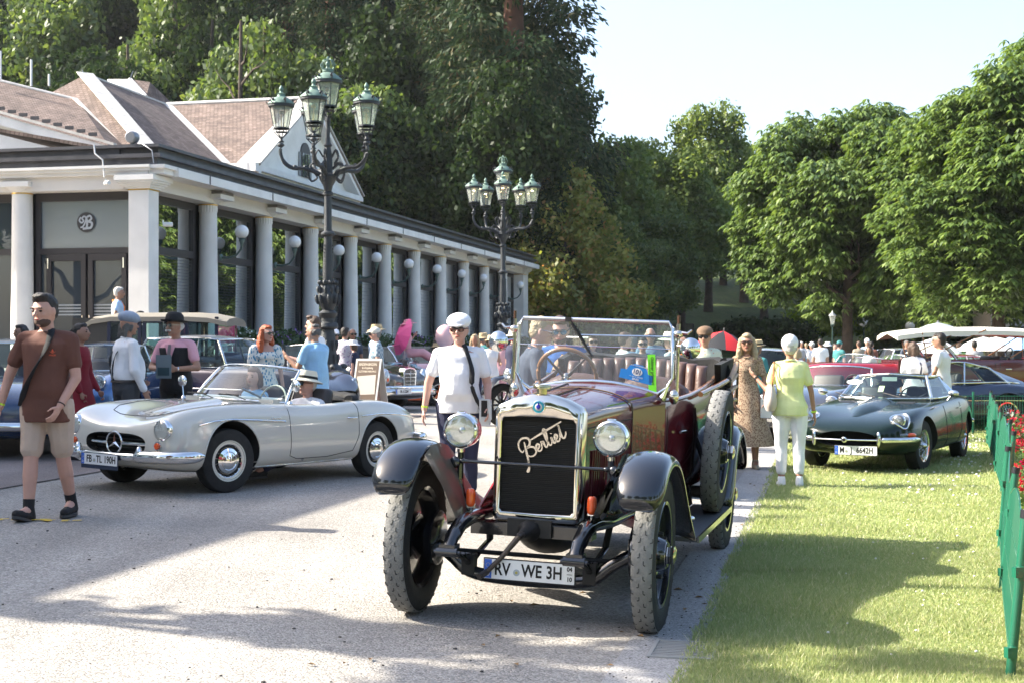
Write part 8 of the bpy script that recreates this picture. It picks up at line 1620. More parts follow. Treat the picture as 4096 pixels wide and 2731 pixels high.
for fy in (.42, -.42): strap(p, [(.30, fy, .2), (.22, fy, 1), (.12, fy * 1.1, 1), (.045, fy * 1.1, 1)], 'brace', CLM['black'], .014); strap(p, [(.30, fy, -.2), (.22, fy * .8, -1), (.12, fy * .45, -1), (.045, fy * .25, -1)], 'brace', CLM['black'], .014)
mb = MB(); c = p['arm'][1][2] + Vector((.08, 0, .03)); mb.lathe([(.03, -.11), (.032, -.10), (.032, .03), (.012, .07), (.012, .09)], c, n=14); mb2 = MB(); mb2.lathe([(.014, .09), (.014, .11)], c, n=12); mb3 = MB(); mb3.lathe([(.0325, -.05), (.0325, .01)], c, n=14, cap=False); mk_top('water_bottle', 'clear water bottle with blue cap held by the grey-capped man', 'bottle', p, [('bottle_body', mb, glass('bottle_plastic', (.85, .92, .95), .05)), ('bottle_cap', mb2, mat('cap_blue', (.02, .1, .5), .4)), ('bottle_label', mb3, mat('label_blue', (.3, .45, .55), .5))])
p = person('moustached man in bowler hat, pink shirt and black waistcoat holding a brochure', 705, 17.9, -105, 1.80, 2, 'pink', 'short', 'black', 'long', skin=1, hair=('white', 'fringe'), hat=('bowler', 'black'), glasses='clear', beard='moustache', untuck=False, vest='black', head=(-.35, .05), arms={1: (nv_(.15, .42, -1), nv_(.75, -.75, -.05)), -1: (nv_(.15, -.42, -1), nv_(.75, .75, -.05))}, wide=1.1, curl=.8)
a_ = (p['arm'][1][2] + p['arm'][-1][2]) / 2 + Vector((.09, 0, .03)); mb = MB(); mb.box(a_, (.006, .21, .29)); mb2 = MB(); mb2.box(a_ + Vector((.004, 0, -.06)), (.002, .16, .10)); mk_top('brochure', 'dark brochure held by the man in the bowler hat', 'brochure', p, [('cover', mb, mat('brochure_grey', (.13, .17, .19), .3)), ('cover_photo', mb2, mat('brochure_dark', (.02, .05, .06), .3))])
mb = MB(); q = [p['tpt'](.285, y_, 1, .058) for y_ in (.1, -.1)]; e1_ = p['tpt'](.155, 0, 1, .064); mb.prism([q[0], p['tpt'](.2, .14, 1, .062), e1_, p['tpt'](.2, -.14, 1, .062), q[1]], (.006, 0, 0)); mb.build('tie', mat('tie_striped', (.15, .13, .14), .5), p['t'])
mb = MB(); mb.prism([p['tpt'](.285, .42, 1, .052), p['tpt'](.15, .0, 1, .058), p['tpt'](.285, -.42, 1, .052)], (.004, 0, 0)); mb.build('shirt_front', CLM['pink'], p['t']); band(p, 1, 'wrist_watch', chrome, .95)
person('woman in dark red dress with hair in a bun, half hidden behind the walking man', 318, 17.8, -15, 1.68, 1, 'red', 'long', skin=1, hair=('dark', 'bun'), fem=True, dress=('red', .55, .06), head=(.1, -.1), arms={1: (nv_(.1, .1, -1), nv_(.5, 0, -.8)), -1: (nv_(.1, -.1, -1), nv_(.4, 0, -.9))})
person('dark-haired woman in black at the far left behind the walking man', 92, 21, -140, 1.66, 1, 'black', 'long', 'black', skin=1, hair=('dark', 'long'), fem=True)
p = person('white-haired man in pale blue shirt and orange neck sash standing on the terrace', 475, 33.0, 15, 1.78, 1, 'sky', 'short', 'navy', 'long', skin=1, hair=('white', 'short'), z=ZT, arms={-1: (nv_(-.2, -.7, -1), nv_(.35, .55, -.9)), 1: (nv_(.1, .2, -1), nv_(.1, .05, -1))}, xy=(ux(470, 31.4), 31.4), untuck=False)
mb = MB(); mb.prism([p['tpt'](.31, .5, 1, .02), p['tpt'](.10, .45, 1, .03), p['tpt'](.05, .1, 1, .03), p['tpt'](.10, -.2, 1, .03), p['tpt'](.31, -.5, 1, .02), p['tpt'](.24, 0, 1, .03)], (.008, 0, 0)); mb.tube([p['tpt'](.315, y_, f_, .02) for y_, f_ in ((.5, .7), (.6, 0), (.4, -.9), (0, -1), (-.4, -.9), (-.6, 0), (-.5, .7))], .03, 6); mb.build('orange_sash', CLM['orange'], p['t'])
person('person in black cap and dark top sitting on the terrace edge by the corner pillar', 552, 31.8, 20, 1.7, 1, 'charcoal', 'short', 'black', 'long', skin=1, hair=('dark', 'short'), hat=('cap', 'black'), sit=.42, z=ZT, xy=(ux(556, 31.2), 31.2))
p = person('red-haired woman in off-shoulder white and blue patterned dress beside the street lamp', 1062, 20.0, -65, 1.72, 2, None, skin=2, hair=('red', 'long'), glasses='dark', fem=True, dress=('damask', .35, .07, 1), head=(.5, 0), arms={1: (nv_(.05, .2, -1), nv_(.2, .1, -1)), -1: (nv_(.0, -.15, -1), nv_(.1, -.05, -1))})
mb = MB(); [mb.ell(p['hp'](.0, s * .047, -.035), (.004, .012, .022), None, 8, 6) for s in (1, -1)]; mb.build('earrings', mat('shell_white', (.7, .65, .5), .3), p['t'])
p = person('man in light blue polo shirt and mustard trousers with his back turned, holding a phone', 1262, 20.4, 145, 1.76, 2, 'pale_blue', 'short', 'mustard', 'long', skin=1, hair=('salt', 'fringe'), untuck=True, head=(.25, .1), arms={1: (nv_(.35, .2, -1), nv_(.75, .1, .65)), -1: (nv_(.3, -.15, -1), nv_(.8, .1, .6))}, wide=1.15, belly=.03)
mb = MB(); mb.box(p['arm'][1][2] + Vector((.08, -.02, .09)), (.012, .075, .15)); mk_top('phone', 'black smartphone held up by the man in the light blue polo', 'phone', p, [('phone_body', mb, black_mat)])
person('dark-haired young man in white t-shirt standing behind the blue polo man', 1262, 21.8, 160, 1.88, 1, 'white', 'short', 'jeans', 'long', skin=2, hair=('brown', 'quiff'), head=(.1, 0), arms={1: (nv_(.2, .2, -1), nv_(.7, .1, .2)), -1: ARM_DOWN(-1)})
def in_car(t, loc, yaw): v = Matrix.Translation(t.location) @ t.rotation_euler.to_matrix().to_4x4() @ Matrix.Diagonal((*t.scale, 1)) @ Vector(loc); return v
v = in_car(SL, (-.46, .36, -.17), 0)
p = person('driver of the cream sports car in panama hat, white shirt and sunglasses', 0, 0, math.degrees(-2.146), 1.78, 2, 'white', 'short', 'navy', 'long', skin=2, hair=('white', 'short'), hat=('panama', 'panama'), glasses='dark', sit=.50, z=v.z, xy=(v.x, v.y), lean=-.12, head=(-.15, 0), arms={1: (nv_(.75, .1, -.7), nv_(.95, -.1, .28)), -1: (nv_(.7, 0, -.7), nv_(.95, .1, .3))}, step={1: ((1, .05, .03), (.9, 0, -.35)), -1: ((1, -.05, .03), (.9, 0, -.35))})
v = in_car(SL, (-.38, -.36, -.08), 0)
person('woman passenger with short brown hair in the cream sports car', 0, 0, math.degrees(-2.146), 1.64, 1, 'pale_blue', 'short', 'white', 'long', skin=2, hair=('brown', 'bob'), sit=.52, z=v.z, xy=(v.x, v.y), lean=-.08, fem=True, head=(.2, 0), step={1: ((1, .05, .03), (.9, 0, -.35)), -1: ((1, -.05, .03), (.9, 0, -.35))})
v = in_car(LIM, (.25, .0, 0), 0); person('blonde woman in white seen through the front windows of the limousine', 885, 30.4, 160, 1.72, 1, 'white', 'short', 'cream', 'long', skin=2, hair=('blonde', 'bob'), fem=True)
v = in_car(PINK, (-1.75, -.35, 1.12), 0)
p = person('red-haired lady in pink dress and wide pink hat sitting on the pink cruiser', 1640, 36, 10, 1.68, 1, None, skin=2, hair=('red', 'long'), hat=('wide', 'hat_pink'), fem=True, dress=('rose', .4, .08), sit=.10, z=v.z - .02, xy=(ux(1628, v.y), v.y), arms={1: (nv_(.2, .2, -.8), nv_(.5, -.1, .8)), -1: (nv_(-.25, -.2, -1), nv_(-.1, -.05, -1))}, step={1: ((1, .05, .02), (.8, 0, -.5)), -1: ((1, -.02, .05), (.8, 0, -.5))})
def umbrella(name, label, apex, axis, r, rise, mats, n=8, pole=0, poler=.02, group=None, cat='umbrella', edge_sag=.0):
 axis = Vector(axis).normalized(); a, b = frame(axis); t = empty(name, apex, 0, label, cat, group); cur = []
 for j in range(n):
  mb = MB(); rows = []
  for q in (0.02, .35, .7, 1.0):
   row = []
   for i in range(5):
    an = 6.2832 * (j + i / 4) / n; rr = r * q * (1 - .05 * math.sin(math.pi * i / 4) * q); row.append(-axis * (rise * q ** 1.6 - edge_sag * math.sin(math.pi * i / 4)) + (a * math.cos(an) + b * math.sin(an)) * rr)
   rows.append(row)
  mb.rings(rows, False, False); mb.build('canopy_panel', mats[j % len(mats)], t, 180)
 mb = MB(); mb.tube([axis * .06, -axis * (pole or rise * 1.6)], poler, 8); mb.build('pole', mat('pole_grey', (.3, .3, .3), .4, .5), t)
 mb = MB()
 for j in range(n): an = 6.2832 * j / n; mb.tube([-axis * (rise * 1.0 + .01) + (a * math.cos(an) + b * math.sin(an)) * r * .98, -axis * (rise * .33 + .01) + (a * math.cos(an) + b * math.sin(an)) * r * .5, -axis * .02], max(.004, poler * .3), 5)
 mb.build('ribs', MAT['pole_grey'], t); return t
ppk = mat('parasol_pink', (.85, .10, .30), .6); ppk.node_tree.nodes['Principled BSDF'].inputs['Transmission Weight'].default_value = 0
umbrella('parasol', 'bright pink paper parasol behind the lady in the pink hat', (ux(1590, 36.4), 36.4, vz(1340, 36.4)), (-.86, -.42, .30), .50, .16, [ppk], 10, .75, .01, cat='parasol')
gc = 'visitors strolling by the colonnade'
for a in (
 ('man in floral shirt with his back turned by the flower troughs', 1378, 31.5, 70, 1.78, 'floral', 'short', 'navy', 1, ('dark', 'short'), None, None, 0),
 ('bald man in sunglasses and grey polo beside the floral shirt', 1408, 33.0, -60, 1.76, 'slate', 'short', 'navy', 1, ('white', 'fringe'), None, 'dark', 0),
 ('small woman in white sun hat beside the floral shirt man', 1418, 31.0, 170, 1.50, 'navy', 'short', 'navy', 0, ('brown', 'bob'), ('straw', 'white'), None, 0),
 ('man in white cap half hidden behind the lamp post', 1338, 32.5, -50, 1.72, 'cream', 'short', 'khaki', 0, ('grey', 'short'), ('cap', 'white'), 'dark', 0),
 ('man in plaid shirt and cream baseball cap facing left', 1508, 29.5, 190, 1.76, 'plaid', 'short', 'khaki', 1, ('grey', 'short'), ('cap', 'cream'), 'dark', .02),
 ('man in straw hat and blue shirt behind the plaid one', 1500, 31.5, 20, 1.84, 'sky', 'short', 'navy', 0, ('grey', 'short'), ('straw', 'straw'), None, 0),
 ('dark-haired man in black seated near the pink balloon', 1745, 39.0, 10, 1.80, 'black', 'short', 'black', 1, ('dark', 'short'), None, 'dark', 0),
 ('woman in straw hat sitting low beside the pink cruiser', 1742, 38.0, -30, 1.45, 'red', 'short', 'red', 0, ('brown', 'bob'), ('straw', 'straw'), None, 0),
 ('man in teal shirt and straw hat left of the far lamp', 1930, 36.5, 60, 1.72, 'teal', 'short', 'khaki', 0, ('grey', 'short'), ('straw', 'straw'), None, 0),
 ('woman in beige hat and white top facing left of the far lamp', 1965, 31, -70, 1.66, 'white', 'none', 'cream', 1, ('brown', 'bob'), ('straw', 'straw'), 'dark', 0),
 ('woman in pale pink top with her back to the far lamp', 2000, 33, 90, 1.64, 'rose', 'none', 'rose', 0, ('blonde', 'bob'), ('wide', 'rose'), None, 0),
 ('man in cream straw hat right of the far lamp', 2052, 29, 30, 1.78, 'navy', 'short', 'navy', 1, ('grey', 'short'), ('straw', 'panama'), None, 0),
 ('person in white at the colonnade behind the white cap man', 1900, 34, -90, 1.70, 'white', 'short', 'navy', 0, ('blonde', 'long'), None, None, 0),
 ('man in white shirt seen from behind through the windscreen', 2192, 24.5, 85, 1.80, 'white', 'short', 'slate', 1, ('brown', 'short'), None, None, 0),
 ('woman with dark hair and magazine seen through the windscreen', 2372, 22.5, -100, 1.70, 'white', 'short', 'navy', 1, ('brown', 'long'), None, 'dark', 0),
 ('young man in white looking right, seen through the screen', 2492, 22.5, 15, 1.74, 'white', 'short', 'navy', 1, ('brown', 'short'), None, None, 0),
 ('man in pale blue shirt with his back turned, centre of crowd', 2535, 27, 100, 1.70, 'sky', 'short', 'khaki', 0, ('grey', 'short'), None, None, 0),
 ('man in striped polo shirt and sunglasses in the crowd', 2570, 24, -80, 1.68, 'stripe', 'short', 'navy', 1, ('dark', 'short'), None, 'dark', 0),
 ('bald man in blue shirt holding a camera in the crowd', 2602, 24.8, -100, 1.84, 'jeans', 'short', 'navy', 1, ('white', 'fringe'), None, 'dark', .02),
 ('woman in white blouse in the crowd beside the bald man', 2632, 26, -70, 1.62, 'white', 'short', 'cream', 0, ('blonde', 'bob'), None, 'dark', 0),
 ('man in cream hat and white shirt bending towards the cars', 2690, 22, 150, 1.74, 'white', 'short', 'khaki', 1, ('grey', 'short'), ('straw', 'panama'), None, 0),
 ('man in brown flat cap, sunglasses and pale flowered shirt', 2820, 21.5, -95, 1.82, 'aloha', 'short', 'khaki', 1, ('grey', 'short'), ('flat', 'brown_cap'), 'dark', .01),
 ('person in straw boater behind the blonde woman', 3025, 24, 60, 1.66, 'teal', 'short', 'navy', 1, ('grey', 'short'), ('boater', 'straw'), None, 0),
 ('man with bald head under the red umbrella', 2742, 26, 170, 1.72, 'orange', 'short', 'navy', 0, ('dark', 'fringe'), None, None, 0),
 ('woman with green top crouching near the windscreen', 2150, 19.5, 130, 1.55, 'mint', 'short', 'mint', 1, ('blonde', 'bob'), None, None, 0)):
 lb_, u_, d_, fc_, h_, sh_, sl_, lg_, dt_, hr_, ht_, gl_, be_ = a; fem_ = 'woman' in lb_ or 'lady' in lb_
 person(lb_, u_, d_, fc_, h_, dt_, sh_, sl_, lg_, 'long' if lg_ != 'khaki' else 'short', skin=u_ % 3, hair=hr_, hat=ht_, glasses=gl_, belly=be_, fem=fem_, group=gc, head=(((u_ * 7) % 5 - 2) * .12, .05), arms={1: (nv_(.2, .15, -1), nv_(.75, -.2, .1)), -1: ARM_DOWN(-1)} if u_ % 2 else None)
p = person('blond man in printed slate t-shirt bending beside the burgundy car, seen through its windscreen', 2100, 13.4, 8, 1.82, 2, 'slate', 'short', 'navy', 'short', skin=2, hair=('blonde', 'short'), glasses='clear', lean=.16, head=(-.2, .2), arms={-1: (nv_(.1, -.2, -1), nv_(.3, -.1, -1)), 1: (nv_(.2, .2, -1), nv_(.5, .1, -.8))})
tp = p['tpt'](.17, -.75, .7, .02); Mq = Matrix((nv_(.75, .65, 0) * 1, Vector((0, 0, 1)), nv_(.65, -.75, 0))).transposed(); text_on('lettering', 'Vintage', .085, mat('print_cream', (.6, .6, .5), .7), p['t'], p['tpt'](.2, -.55, 1, .035), Mq, .002, .9, .002); text_on('lettering', 'MOTOR CO', .03, MAT['print_cream'], p['t'], p['tpt'](.15, -.55, 1, .035), Mq, .002)
person('man in blue polo shirt and mirrored sunglasses behind the burgundy windscreen', 2245, 14.4, -100, 1.84, 2, 'blue', 'short', 'navy', 'short', skin=2, hair=('brown', 'short'), glasses='blue', beard='beard', head=(.1, .25), lean=.1, wide=1.15, belly=.02, arms={1: (nv_(.2, .2, -1), nv_(.6, 0, -.7)), -1: (nv_(.1, -.3, -1), nv_(.4, .2, -.8))})
p = person('woman with short brown bob and white top behind the green coupe', 3655, 24.5, 95, 1.66, 1, 'white', 'short', 'white', 'long', skin=1, hair=('brown', 'bob'), fem=True, wide=1.15, arms={-1: (nv_(.05, -.3, -1), nv_(.3, .1, -.9)), 1: ARM_DOWN(1)})
strap(p, [(.30, -.45, -.2), (.25, -.5, -1), (.1, -.6, -1), (.0, -.8, -.9)], 'bag_strap', CLM['navy'], .016)
person('man in white polo shirt with hand on hip behind the green coupe', 3765, 24.0, 150, 1.80, 1, 'white', 'short', 'navy', 'long', skin=1, hair=('dark', 'short'), glasses='clear', head=(.1, 0), arms={-1: (nv_(-.1, -.7, -1), nv_(.4, .6, -.8)), 1: (nv_(.1, .5, -1), nv_(.3, -.5, -.8))}, wide=1.12)
gp_ = 'visitors on the far sunny path'
for a in (
 ('man in grey shirt and dark cap on the far path', 3193, 50, 80, 1.74, 'grey', 'khaki', ('dark', 'short'), ('cap', 'charcoal')),
 ('white-haired man in white shirt on the far path, leftmost', 3205, 62, -80, 1.78, 'white', 'navy', ('white', 'short'), None),
 ('man in cream cap, white top and pale jeans on the far path', 3250, 50, 120, 1.72, 'white', 'jeans', ('grey', 'short'), ('cap', 'cream')),
 ('man in white shirt and lilac shorts walking away on the far path', 3282, 47.5, 85, 1.84, 'white', 'lilac', ('dark', 'short'), None),
 ('dark-clothed woman standing beside the green lamp post', 3312, 52, 100, 1.72, 'black', 'black', ('dark', 'long'), ('straw', 'white')),
 ('person in teal shirt leaning on the chestnut trunk', 3356, 50, 40, 1.76, 'teal', 'jeans', ('dark', 'short'), ('cap', 'teal')),
 ('person in dark top left of the teal shirt by the tree', 3338, 56, -60, 1.70, 'charcoal', 'black', ('dark', 'short'), None),
 ('man in ochre shirt right of the chestnut trunk', 3436, 54, 100, 1.78, 'khaki', 'black', ('brown', 'short'), None),
 ('man with white cap and light blue shirt right of the ochre shirt', 3468, 55, -90, 1.86, 'sky', 'navy', ('grey', 'short'), ('cap', 'white')),
 ('tall dark-haired person beside the white cap under the trees', 3485, 53, 60, 1.76, 'brown_tee', 'navy', ('dark', 'short'), None),
 ('woman with long brown hair in cream top by the parked cars', 3478, 40, -120, 1.60, 'cream', 'cream', ('brown', 'long'), None),
 ('person in grey with backpack near the cream canvas top', 3898, 40, 85, 1.74, 'grey', 'navy', ('dark', 'short'), None),
 ('man in pale green shirt left of the backpack wearer', 3835, 42, 60, 1.70, 'mint', 'navy', ('brown', 'short'), None),
 ('dark-haired person behind the seated roadster crowd', 3625, 48, -60, 1.78, 'slate', 'navy', ('salt', 'short'), None),
 ('couple member in white walking at the path end', 3225, 70, 80, 1.74, 'white', 'white', ('blonde', 'short'), None),
 ('person in red top far away beside the blue bin', 3170, 66, 80, 1.70, 'rose', 'navy', ('dark', 'short'), None),
 ('woman in white blouse behind the woman in yellow', 3188, 30, 60, 1.55, 'white', 'white', ('blonde', 'bob'), None)):
 lb_, u_, d_, fc_, h_, sh_, lg_, hr_, ht_ = a; person(lb_, u_, d_, fc_, h_, 0, sh_, 'short', lg_, 'short' if lg_ in ('lilac', 'khaki') else 'long', skin=u_ % 3, hair=hr_, hat=ht_, fem='woman' in lb_, group=gp_, step={1: ((.15, 0, -1), (.02, 0, -1)), -1: ((-.15, 0, -1), (-.3, 0, -1))} if 'walking' in lb_ or 'jeans' in lb_ else None)
t = empty('sign_stand', (ux(1478, 29.3), 29.3, gz(-3, 29.3)), R(-28), 'white folding sign stand with a brown car-meeting poster beside the lamp base', 'sign stand')
al = mat('alu_frame', (.62, .62, .60), .35, .5)
for s in (1, -1):
 M = Matrix.Rotation(-s * .26, 3, 'X') @ Matrix.Rotation(0, 3, 'Z'); off = Vector((0, -s * .30 if s == 1 else .30, 0)); sgn = 1 if s == 1 else -1
 base = Vector((0, -.28 * sgn, 0)); top = Vector((0, -.02 * sgn, 1.16)); ax = Vector((1, 0, 0)); up_ = (top - base)
 mb = MB(); q = lambda a, b, o_=0: base + ax * a + up_ * b + Vector((0, -o_ * sgn, 0)); mb.prism([q(-.31, .12), q(.31, .12), q(.31, 1), q(-.31, 1)], (0, .02 * sgn, 0)); bd_ = mb.build('board', al, t)
 for a in (-.28, .28): mb = MB(); mb.tube([q(a, 0), q(a, .2)], .014, 6); mb.build('leg', al, t)
 mb = MB(); mb.prism([q(-.27, .20, .004), q(.27, .20, .004), q(.27, .965, .004), q(-.27, .965, .004)], (0, .002 * sgn, 0)); mb.build('poster', mat('poster_brown', (.10, .065, .045), .4), bd_, 0)
 mb = MB(); mb.prism([q(-.27, .14, .004), q(.27, .14, .004), q(.27, .20, .004), q(-.27, .20, .004)], (0, .002 * sgn, 0)); mb.build('poster_footer', white_paint, bd_, 0)
 for b0, b1, c, a0, a1 in ((.36, .72, (.42, .38, .34), -.25, .25), (.36, .52, (.40, .07, .04), -.2, .22), (.55, .68, (.62, .60, .56), -.12, .16), (.42, .46, (.05, .04, .04), -.1, .2)):
  mb = MB(); o_ = .006 + .001 * abs(a0 * 10); mb.prism([q(a0, b0, o_), q(a1, b0 + .02, o_), q(a1 * .9, b1, o_), q(a0 * .9, b1 - .03, o_)], (0, .001, 0)); mb.build('poster_picture', mat('poster_%d' % int(c[0] * 100), c, .5), bd_, 0)
 Mx = Matrix((ax * sgn, up_.normalized(), Vector((0, -sgn, .1)).normalized())).transposed()
 for s_, b_, z_ in (('BADEN-BADEN', .90, .075), ('& Umgebung', .84, .06), ('OLDTIMER-MEETING', .775, .055), ('11.-13. JULI 2025', .26, .06)): text_on('lettering', s_, z_, mat('poster_cream', (.7, .62, .5), .5), bd_, q(0, b_, .008), Mx, .0005, .85)
t = empty('balloon', (ux(1780, 35), 35, vz(1345, 35)), 0, 'pale pink balloon floating left of the white-capped man', 'balloon'); MB().ell((0, 0, 0), (.24, .24, .28), None, 20, 14).build('balloon_skin', mat('balloon_pink', (.75, .48, .50), .3), t); mb = MB(); mb.tube([(0, 0, -.28), (.03, 0, -.6), (0, 0, -.95)], .004, 4); mb.build('string', wc, t)
x, y = ux(2735, 100), 100.0
t = empty('park_bench', (x, y, terrain(x, y) - .05), 0, 'wooden park bench on the shady meadow above the car windscreen', 'bench'); bw = mat('bench_wood', (.20, .15, .12), .8)
for k in range(3): MB().box((0, -.1 - k * .14, .45), (1.5, .11, .04)).build('seat_slat', bw, t)
for k in range(3): MB().box((0, .06 + k * .03, .58 + k * .14), (1.5, .03, .11)).build('back_slat', bw, t)
for s in (1, -1): mb = MB(); mb.box((s * .68, -.2, .22), (.07, .42, .44)); mb.box((s * .68, .08, .62), (.06, .05, .5)); mb.build('leg_frame', iron, t)
t = empty('litter_bin', (ux(3203, 60), 60, gz(10, 60)), 0, 'round light blue litter bin on the far path', 'bin'); MB().lathe([(.42, 0), (.45, .95), (.42, .97)], n=24).build('bin_body', mat('bin_blue', (.08, .30, .38), .5), t); MB().lathe([(.46, .95), (.40, 1.05), (.1, 1.1)], n=24).build('bin_lid', MAT['bin_blue'], t)
x, y = ux(3330, 58), 58.0; t = empty('park_lamp', (x, y, gz(x, y)), 0, 'dark green park lamp post with a round green sign near the chestnut trunk', 'park lamp'); gi = mat('green_iron', (.01, .04, .03), .5)
MB().lathe([(.14, 0), (.12, .1), (.06, .3), (.045, .5), (.04, 3.6), (.10, 3.65), (.12, 3.75)], n=14).build('post', gi, t); MB().lathe([(.08, 3.75), (.19, 4.3), (.2, 4.32)], n=8).build('lantern_glass', lglass, t); MB().lathe([(.23, 4.30), (.05, 4.5), (.02, 4.62)], n=8).build('lantern_roof', mat('zinc', (.4, .4, .38), .5, .4), t); mb = MB(); mb.lathe([(.17, -.02), (.17, .02)], (0, -.06, 2.35), axis='Y', n=24); mb.build('round_sign', mat('sign_green', (.01, .05, .03), .5), t); t.scale = (.75, .75, .66)
for u_, v_, i in ((3455, 1293, 0), (3640, 1305, 1)):
 x, y = ux(u_, 80), 80.0; t = empty('globe_park_lamp', (x, y, terrain(x, y)), 0, ['white globe park lamp right of the chestnut trunk', 'white globe park lamp left of the grey umbrella'][i], 'park lamp', 'globe lamps under the chestnuts'); z_ = vz(v_, 80) - terrain(x, y); MB().ell((0, 0, z_), .27, None, 18, 12).build('globe', MAT['opal_globe'], t); mb = MB(); mb.tube([(0, 0, 0), (0, 0, z_ - .2)], .05, 8); mb.build('post', gi, t)
umbrella('red_black_umbrella', 'red and black striped umbrella behind the blonde woman', (ux(2895, 25), 25, vz(1325, 25)), (.12, -.05, 1), .52, .30, [mat('umbrella_red', (.60, .02, .02), .6), mat('umbrella_black', (.02, .02, .022), .6)], 8, .8, .008)
def parasol_ground(label, u, v, d, r, rise, col, n=12):
 z = vz(v, d); x = ux(u, d); return umbrella('market_parasol', label, (x, d, z), (0, 0, 1), r, rise, [col], n, z - terrain(x, d), .04, 'parasols beyond the parked cars', 'parasol')
parasol_ground('large grey ribbed parasol under the chestnuts', 3752, 1291, 48, 1.08, .46, mat('parasol_grey', (.30, .34, .36), .7), 14)
cv = mat('parasol_white', (.72, .71, .67), .7)
parasol_ground('white parasol in front of the grey one', 3735, 1352, 40, .80, .42, cv, 8); parasol_ground('white parasol left of the rightmost trunk', 3935, 1348, 42, .9, .40, cv, 8); parasol_ground('white parasol behind the rightmost trunk', 3985, 1348, 58, 1.0, .4, cv, 8)
parasol_ground('light blue and white parasol cut by the right edge', 4110, 1318, 44, 1.05, .62, mat('parasol_sky', (.30, .50, .78), .6), 8)
t = empty('kiosk_building', (ux(4060, 78), 78, terrain(28, 78)), 0, 'cream building corner with a dark window under the trees at the right edge', 'building')
ws_ = mat('cream_wall', (.58, .50, .40), .8, nz=.08, ns=2); MB().box((2.2, 1.6, 2.1), (7.0, 3.0, 4.4)).build('wall', ws_, t); MB().box((2.2, 1.5, 4.42), (7.6, 3.6, .24)).build('roof', mat('terracotta', (.35, .14, .07), .8), t)
for x_ in (.75,):
 w_ = MB().box((x_, .08, 1.9), (1.9, .10, 2.2)).build('window', mat('window_grey', (.35, .36, .36), .5), t); MB().box((x_, .02, 1.85), (1.6, .02, 1.8)).build('pane', MAT['door_glass'], w_)
for x_ in (2.6, 4.2): w_ = MB().box((x_, .08, 1.9), (1.2, .10, 2.2)).build('window', MAT['window_grey'], t); MB().box((x_, .02, 1.85), (1.0, .02, 1.9)).build('pane', MAT['door_glass'], w_)
gf = mat('fence_green', (.010, .125, .070), .38, coat=.4); gcap = mat('cap_black', (.015, .015, .02), .4)
FP_ = [(2.40, 6.86), (3.20, 9.30), (3.86, 11.25), (4.62, 13.3), (5.30, 15.4), (6.12, 18.0), (6.95, 20.6), (7.75, 23.2), (8.55, 25.6)]
fn = empty('green_fence', (2.4, 6.86, 0), 0, 'bright green welded mesh fence with leaning posts along the flower bed', 'fence'); FO = Vector((2.4, 6.86, 0)); HF = .80; LN = .085
for i, (x, y) in enumerate(FP_):
 b = Vector((x, y, -.02)) - FO; tpv = b + Vector((LN * (1 + .2 * math.sin(i * 2)), .02, HF)); mb = MB(); mb.tube([b, tpv], .024, 12); po = mb.build('post', gf, fn)
 mb = MB(); d_ = (tpv - b).normalized(); mb.tube([tpv - d_ * .01, tpv + d_ * .03], .027, 12); mb.build('post_cap', gcap, po)
 for f_ in (.14, .62): mb = MB(); c = b.lerp(tpv, f_ + .05); mb.box(c + Vector((-.02, -.03, 0)), (.055, .03, .05), .35); mb.lathe([(.008, 0), (.008, .01)], c + Vector((-.03, -.052, 0)), axis='Y', n=8); mb.build('clamp', gf, po)
for i in range(len(FP_) - 1):
 a = Vector((*FP_[i], 0)) - FO; b = Vector((*FP_[i + 1], 0)) - FO; n = int((b - a).length / .030); mb = MB(); tops = []
 for k in range(n + 1):
  f_ = k / n; p_ = a.lerp(b, f_); hh = HF * (.78 + .20 * abs(2 * f_ - 1) ** 1.5) if i % 2 else HF * (.80 + .17 * math.sin(math.pi * f_)); ln = Vector((LN, .02, HF)).normalized(); q = p_ + ln * hh; mb.tube([p_ + ln * .04, q], .0042, 4, cap=False); tops.append(q)
 mb.tube(tops, .006, 5)
 for z_ in (.08, .30, .52): mb.tube([a + Vector((LN * z_ / HF - .006, 0, z_)), b + Vector((LN * z_ / HF - .006, 0, z_))], .005, 5)
 o = mb.build('mesh_panel', gf, fn, 0); o['kind'] = 'stuff'
mf = empty('mesh_fence', (7.4, 25.9, 0), 0, 'thin green wire mesh fence between the green coupe and the navy fastback', 'fence')
for k in range(3):
 x0 = k * 1.9; MB().lathe([(.022, 0), (.022, .78)], (x0 - .9, .0, 0), n=8).build('post', gf, mf); mb = MB()
 for j in range(int(1.9 / .05)): mb.tube([(x0 - .9 + j * .05, 0, .02), (x0 - .9 + j * .05, 0, .72)], .0032, 4, cap=False)
 for z_ in (.04, .38, .70): mb.tube([(x0 - .9, 0, z_), (x0 + 1.0, 0, z_)], .005, 4, cap=False)
 o = mb.build('mesh_panel', gf, mf, 0); o['kind'] = 'stuff'
g = np.random.default_rng(5); n = 16000; y = 6.2 + 26 * g.random(n) ** 1.3; x = 2.42 + .342 * (y - 6.85) + .10 + 3.2 * g.random(n) ** .8; c = np.stack([x, y, g.random(n) ** .7 * (.28 + .12 * np.sin(x * 3) * np.sin(y * 2)) + .02], 1)
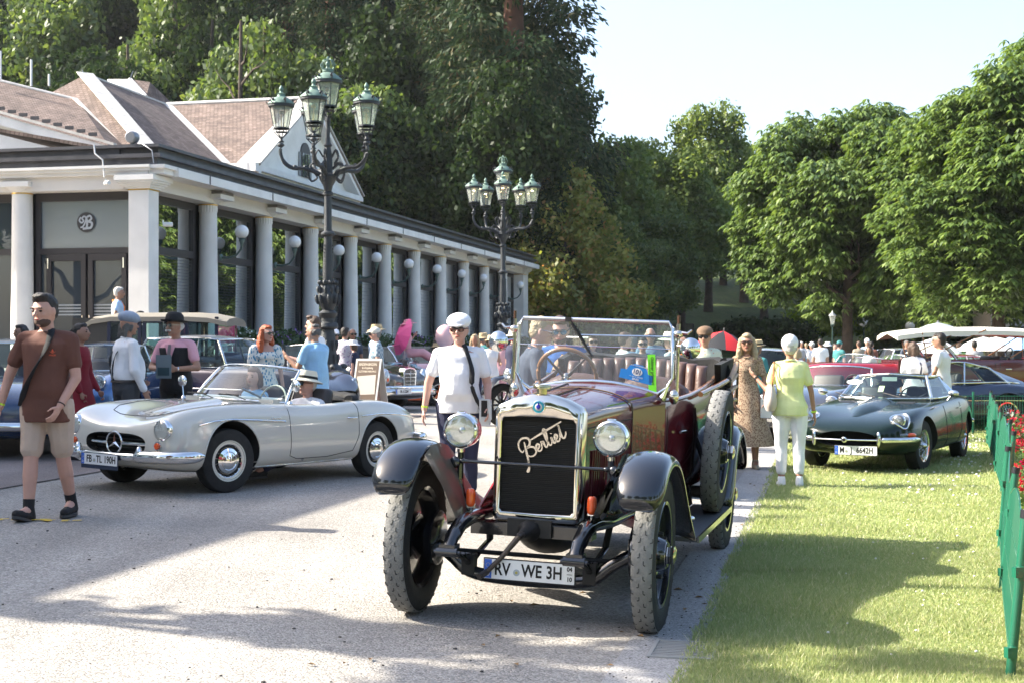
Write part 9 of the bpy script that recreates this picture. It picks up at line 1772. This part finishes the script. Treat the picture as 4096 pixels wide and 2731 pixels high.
def cards(c, size, seed):
 g = np.random.default_rng(seed); n = len(c); nr = g.normal(0, 1, (n, 3)); nr[:, 2] += .8; nr /= np.linalg.norm(nr, axis=1)[:, None]; a = np.cross(nr, g.normal(0, 1, (n, 3))); a /= np.linalg.norm(a, axis=1)[:, None]; b = np.cross(nr, a); s = size * g.uniform(.6, 1.3, n)[:, None]; V = np.empty((n, 4, 3)); V[:, 0] = c - a * s * .6; V[:, 1] = c - b * s * .32; V[:, 2] = c + a * s * .6; V[:, 3] = c + b * s * .32; return V.reshape(-1, 3)
o = link('bed_foliage', np_mesh('bed', cards(c, .085, 1), 4), None, leaf_mat('bed_leaves', (.04, .08, .02), (.10, .16, .04), (.16, .20, .06), .4)); tag(o, 'dense green foliage of the flower bed behind the fence', 'foliage', kind='stuff')
m_ = g.random(n) < .22; cf = c[m_].copy(); cf[:, 2] = .20 + .22 * g.random(len(cf)); o = link('red_blossoms', np_mesh('fl', cards(np.repeat(cf, 4, 0) + g.normal(0, .018, (len(cf) * 4, 3)), .055, 2), 4), None, leaf_mat('red_petals', (.45, .005, .01), (.65, .02, .02), (.50, .03, .20), .3)); tag(o, 'red blossoms of the flower bed behind the green fence', 'flowers', kind='stuff')
V = blades(9000, 28, 46, .05, .09, .02, lambda y: 3.0 + .5 * y); o = link('far_grass', np_mesh('grass', V, 3), None, grass_m); tag(o, 'rougher grass blades on the far part of the lawn', 'grass', kind='stuff')
hz_ = MB().box((0, 640, 55), (1500, 1330, 120)).build('haze', None, None, 0); hz_.data.materials.clear(); m = bpy.data.materials.new('haze_air'); m.use_nodes = True; m.node_tree.nodes.clear(); N = m.node_tree.nodes
po = N.new('ShaderNodeOutputMaterial'); pv = N.new('ShaderNodeVolumePrincipled'); pv.inputs['Color'].default_value = (.93, .96, 1, 1); pv.inputs['Density'].default_value = .00013; pv.inputs['Anisotropy'].default_value = .3; m.node_tree.links.new(pv.outputs[0], po.inputs['Volume']); hz_.data.materials.append(m); hz_['kind'] = 'stuff'; hz_['label'] = 'thin summer haze over the square'
bpy.data.scenes.remove(tmp_sc)
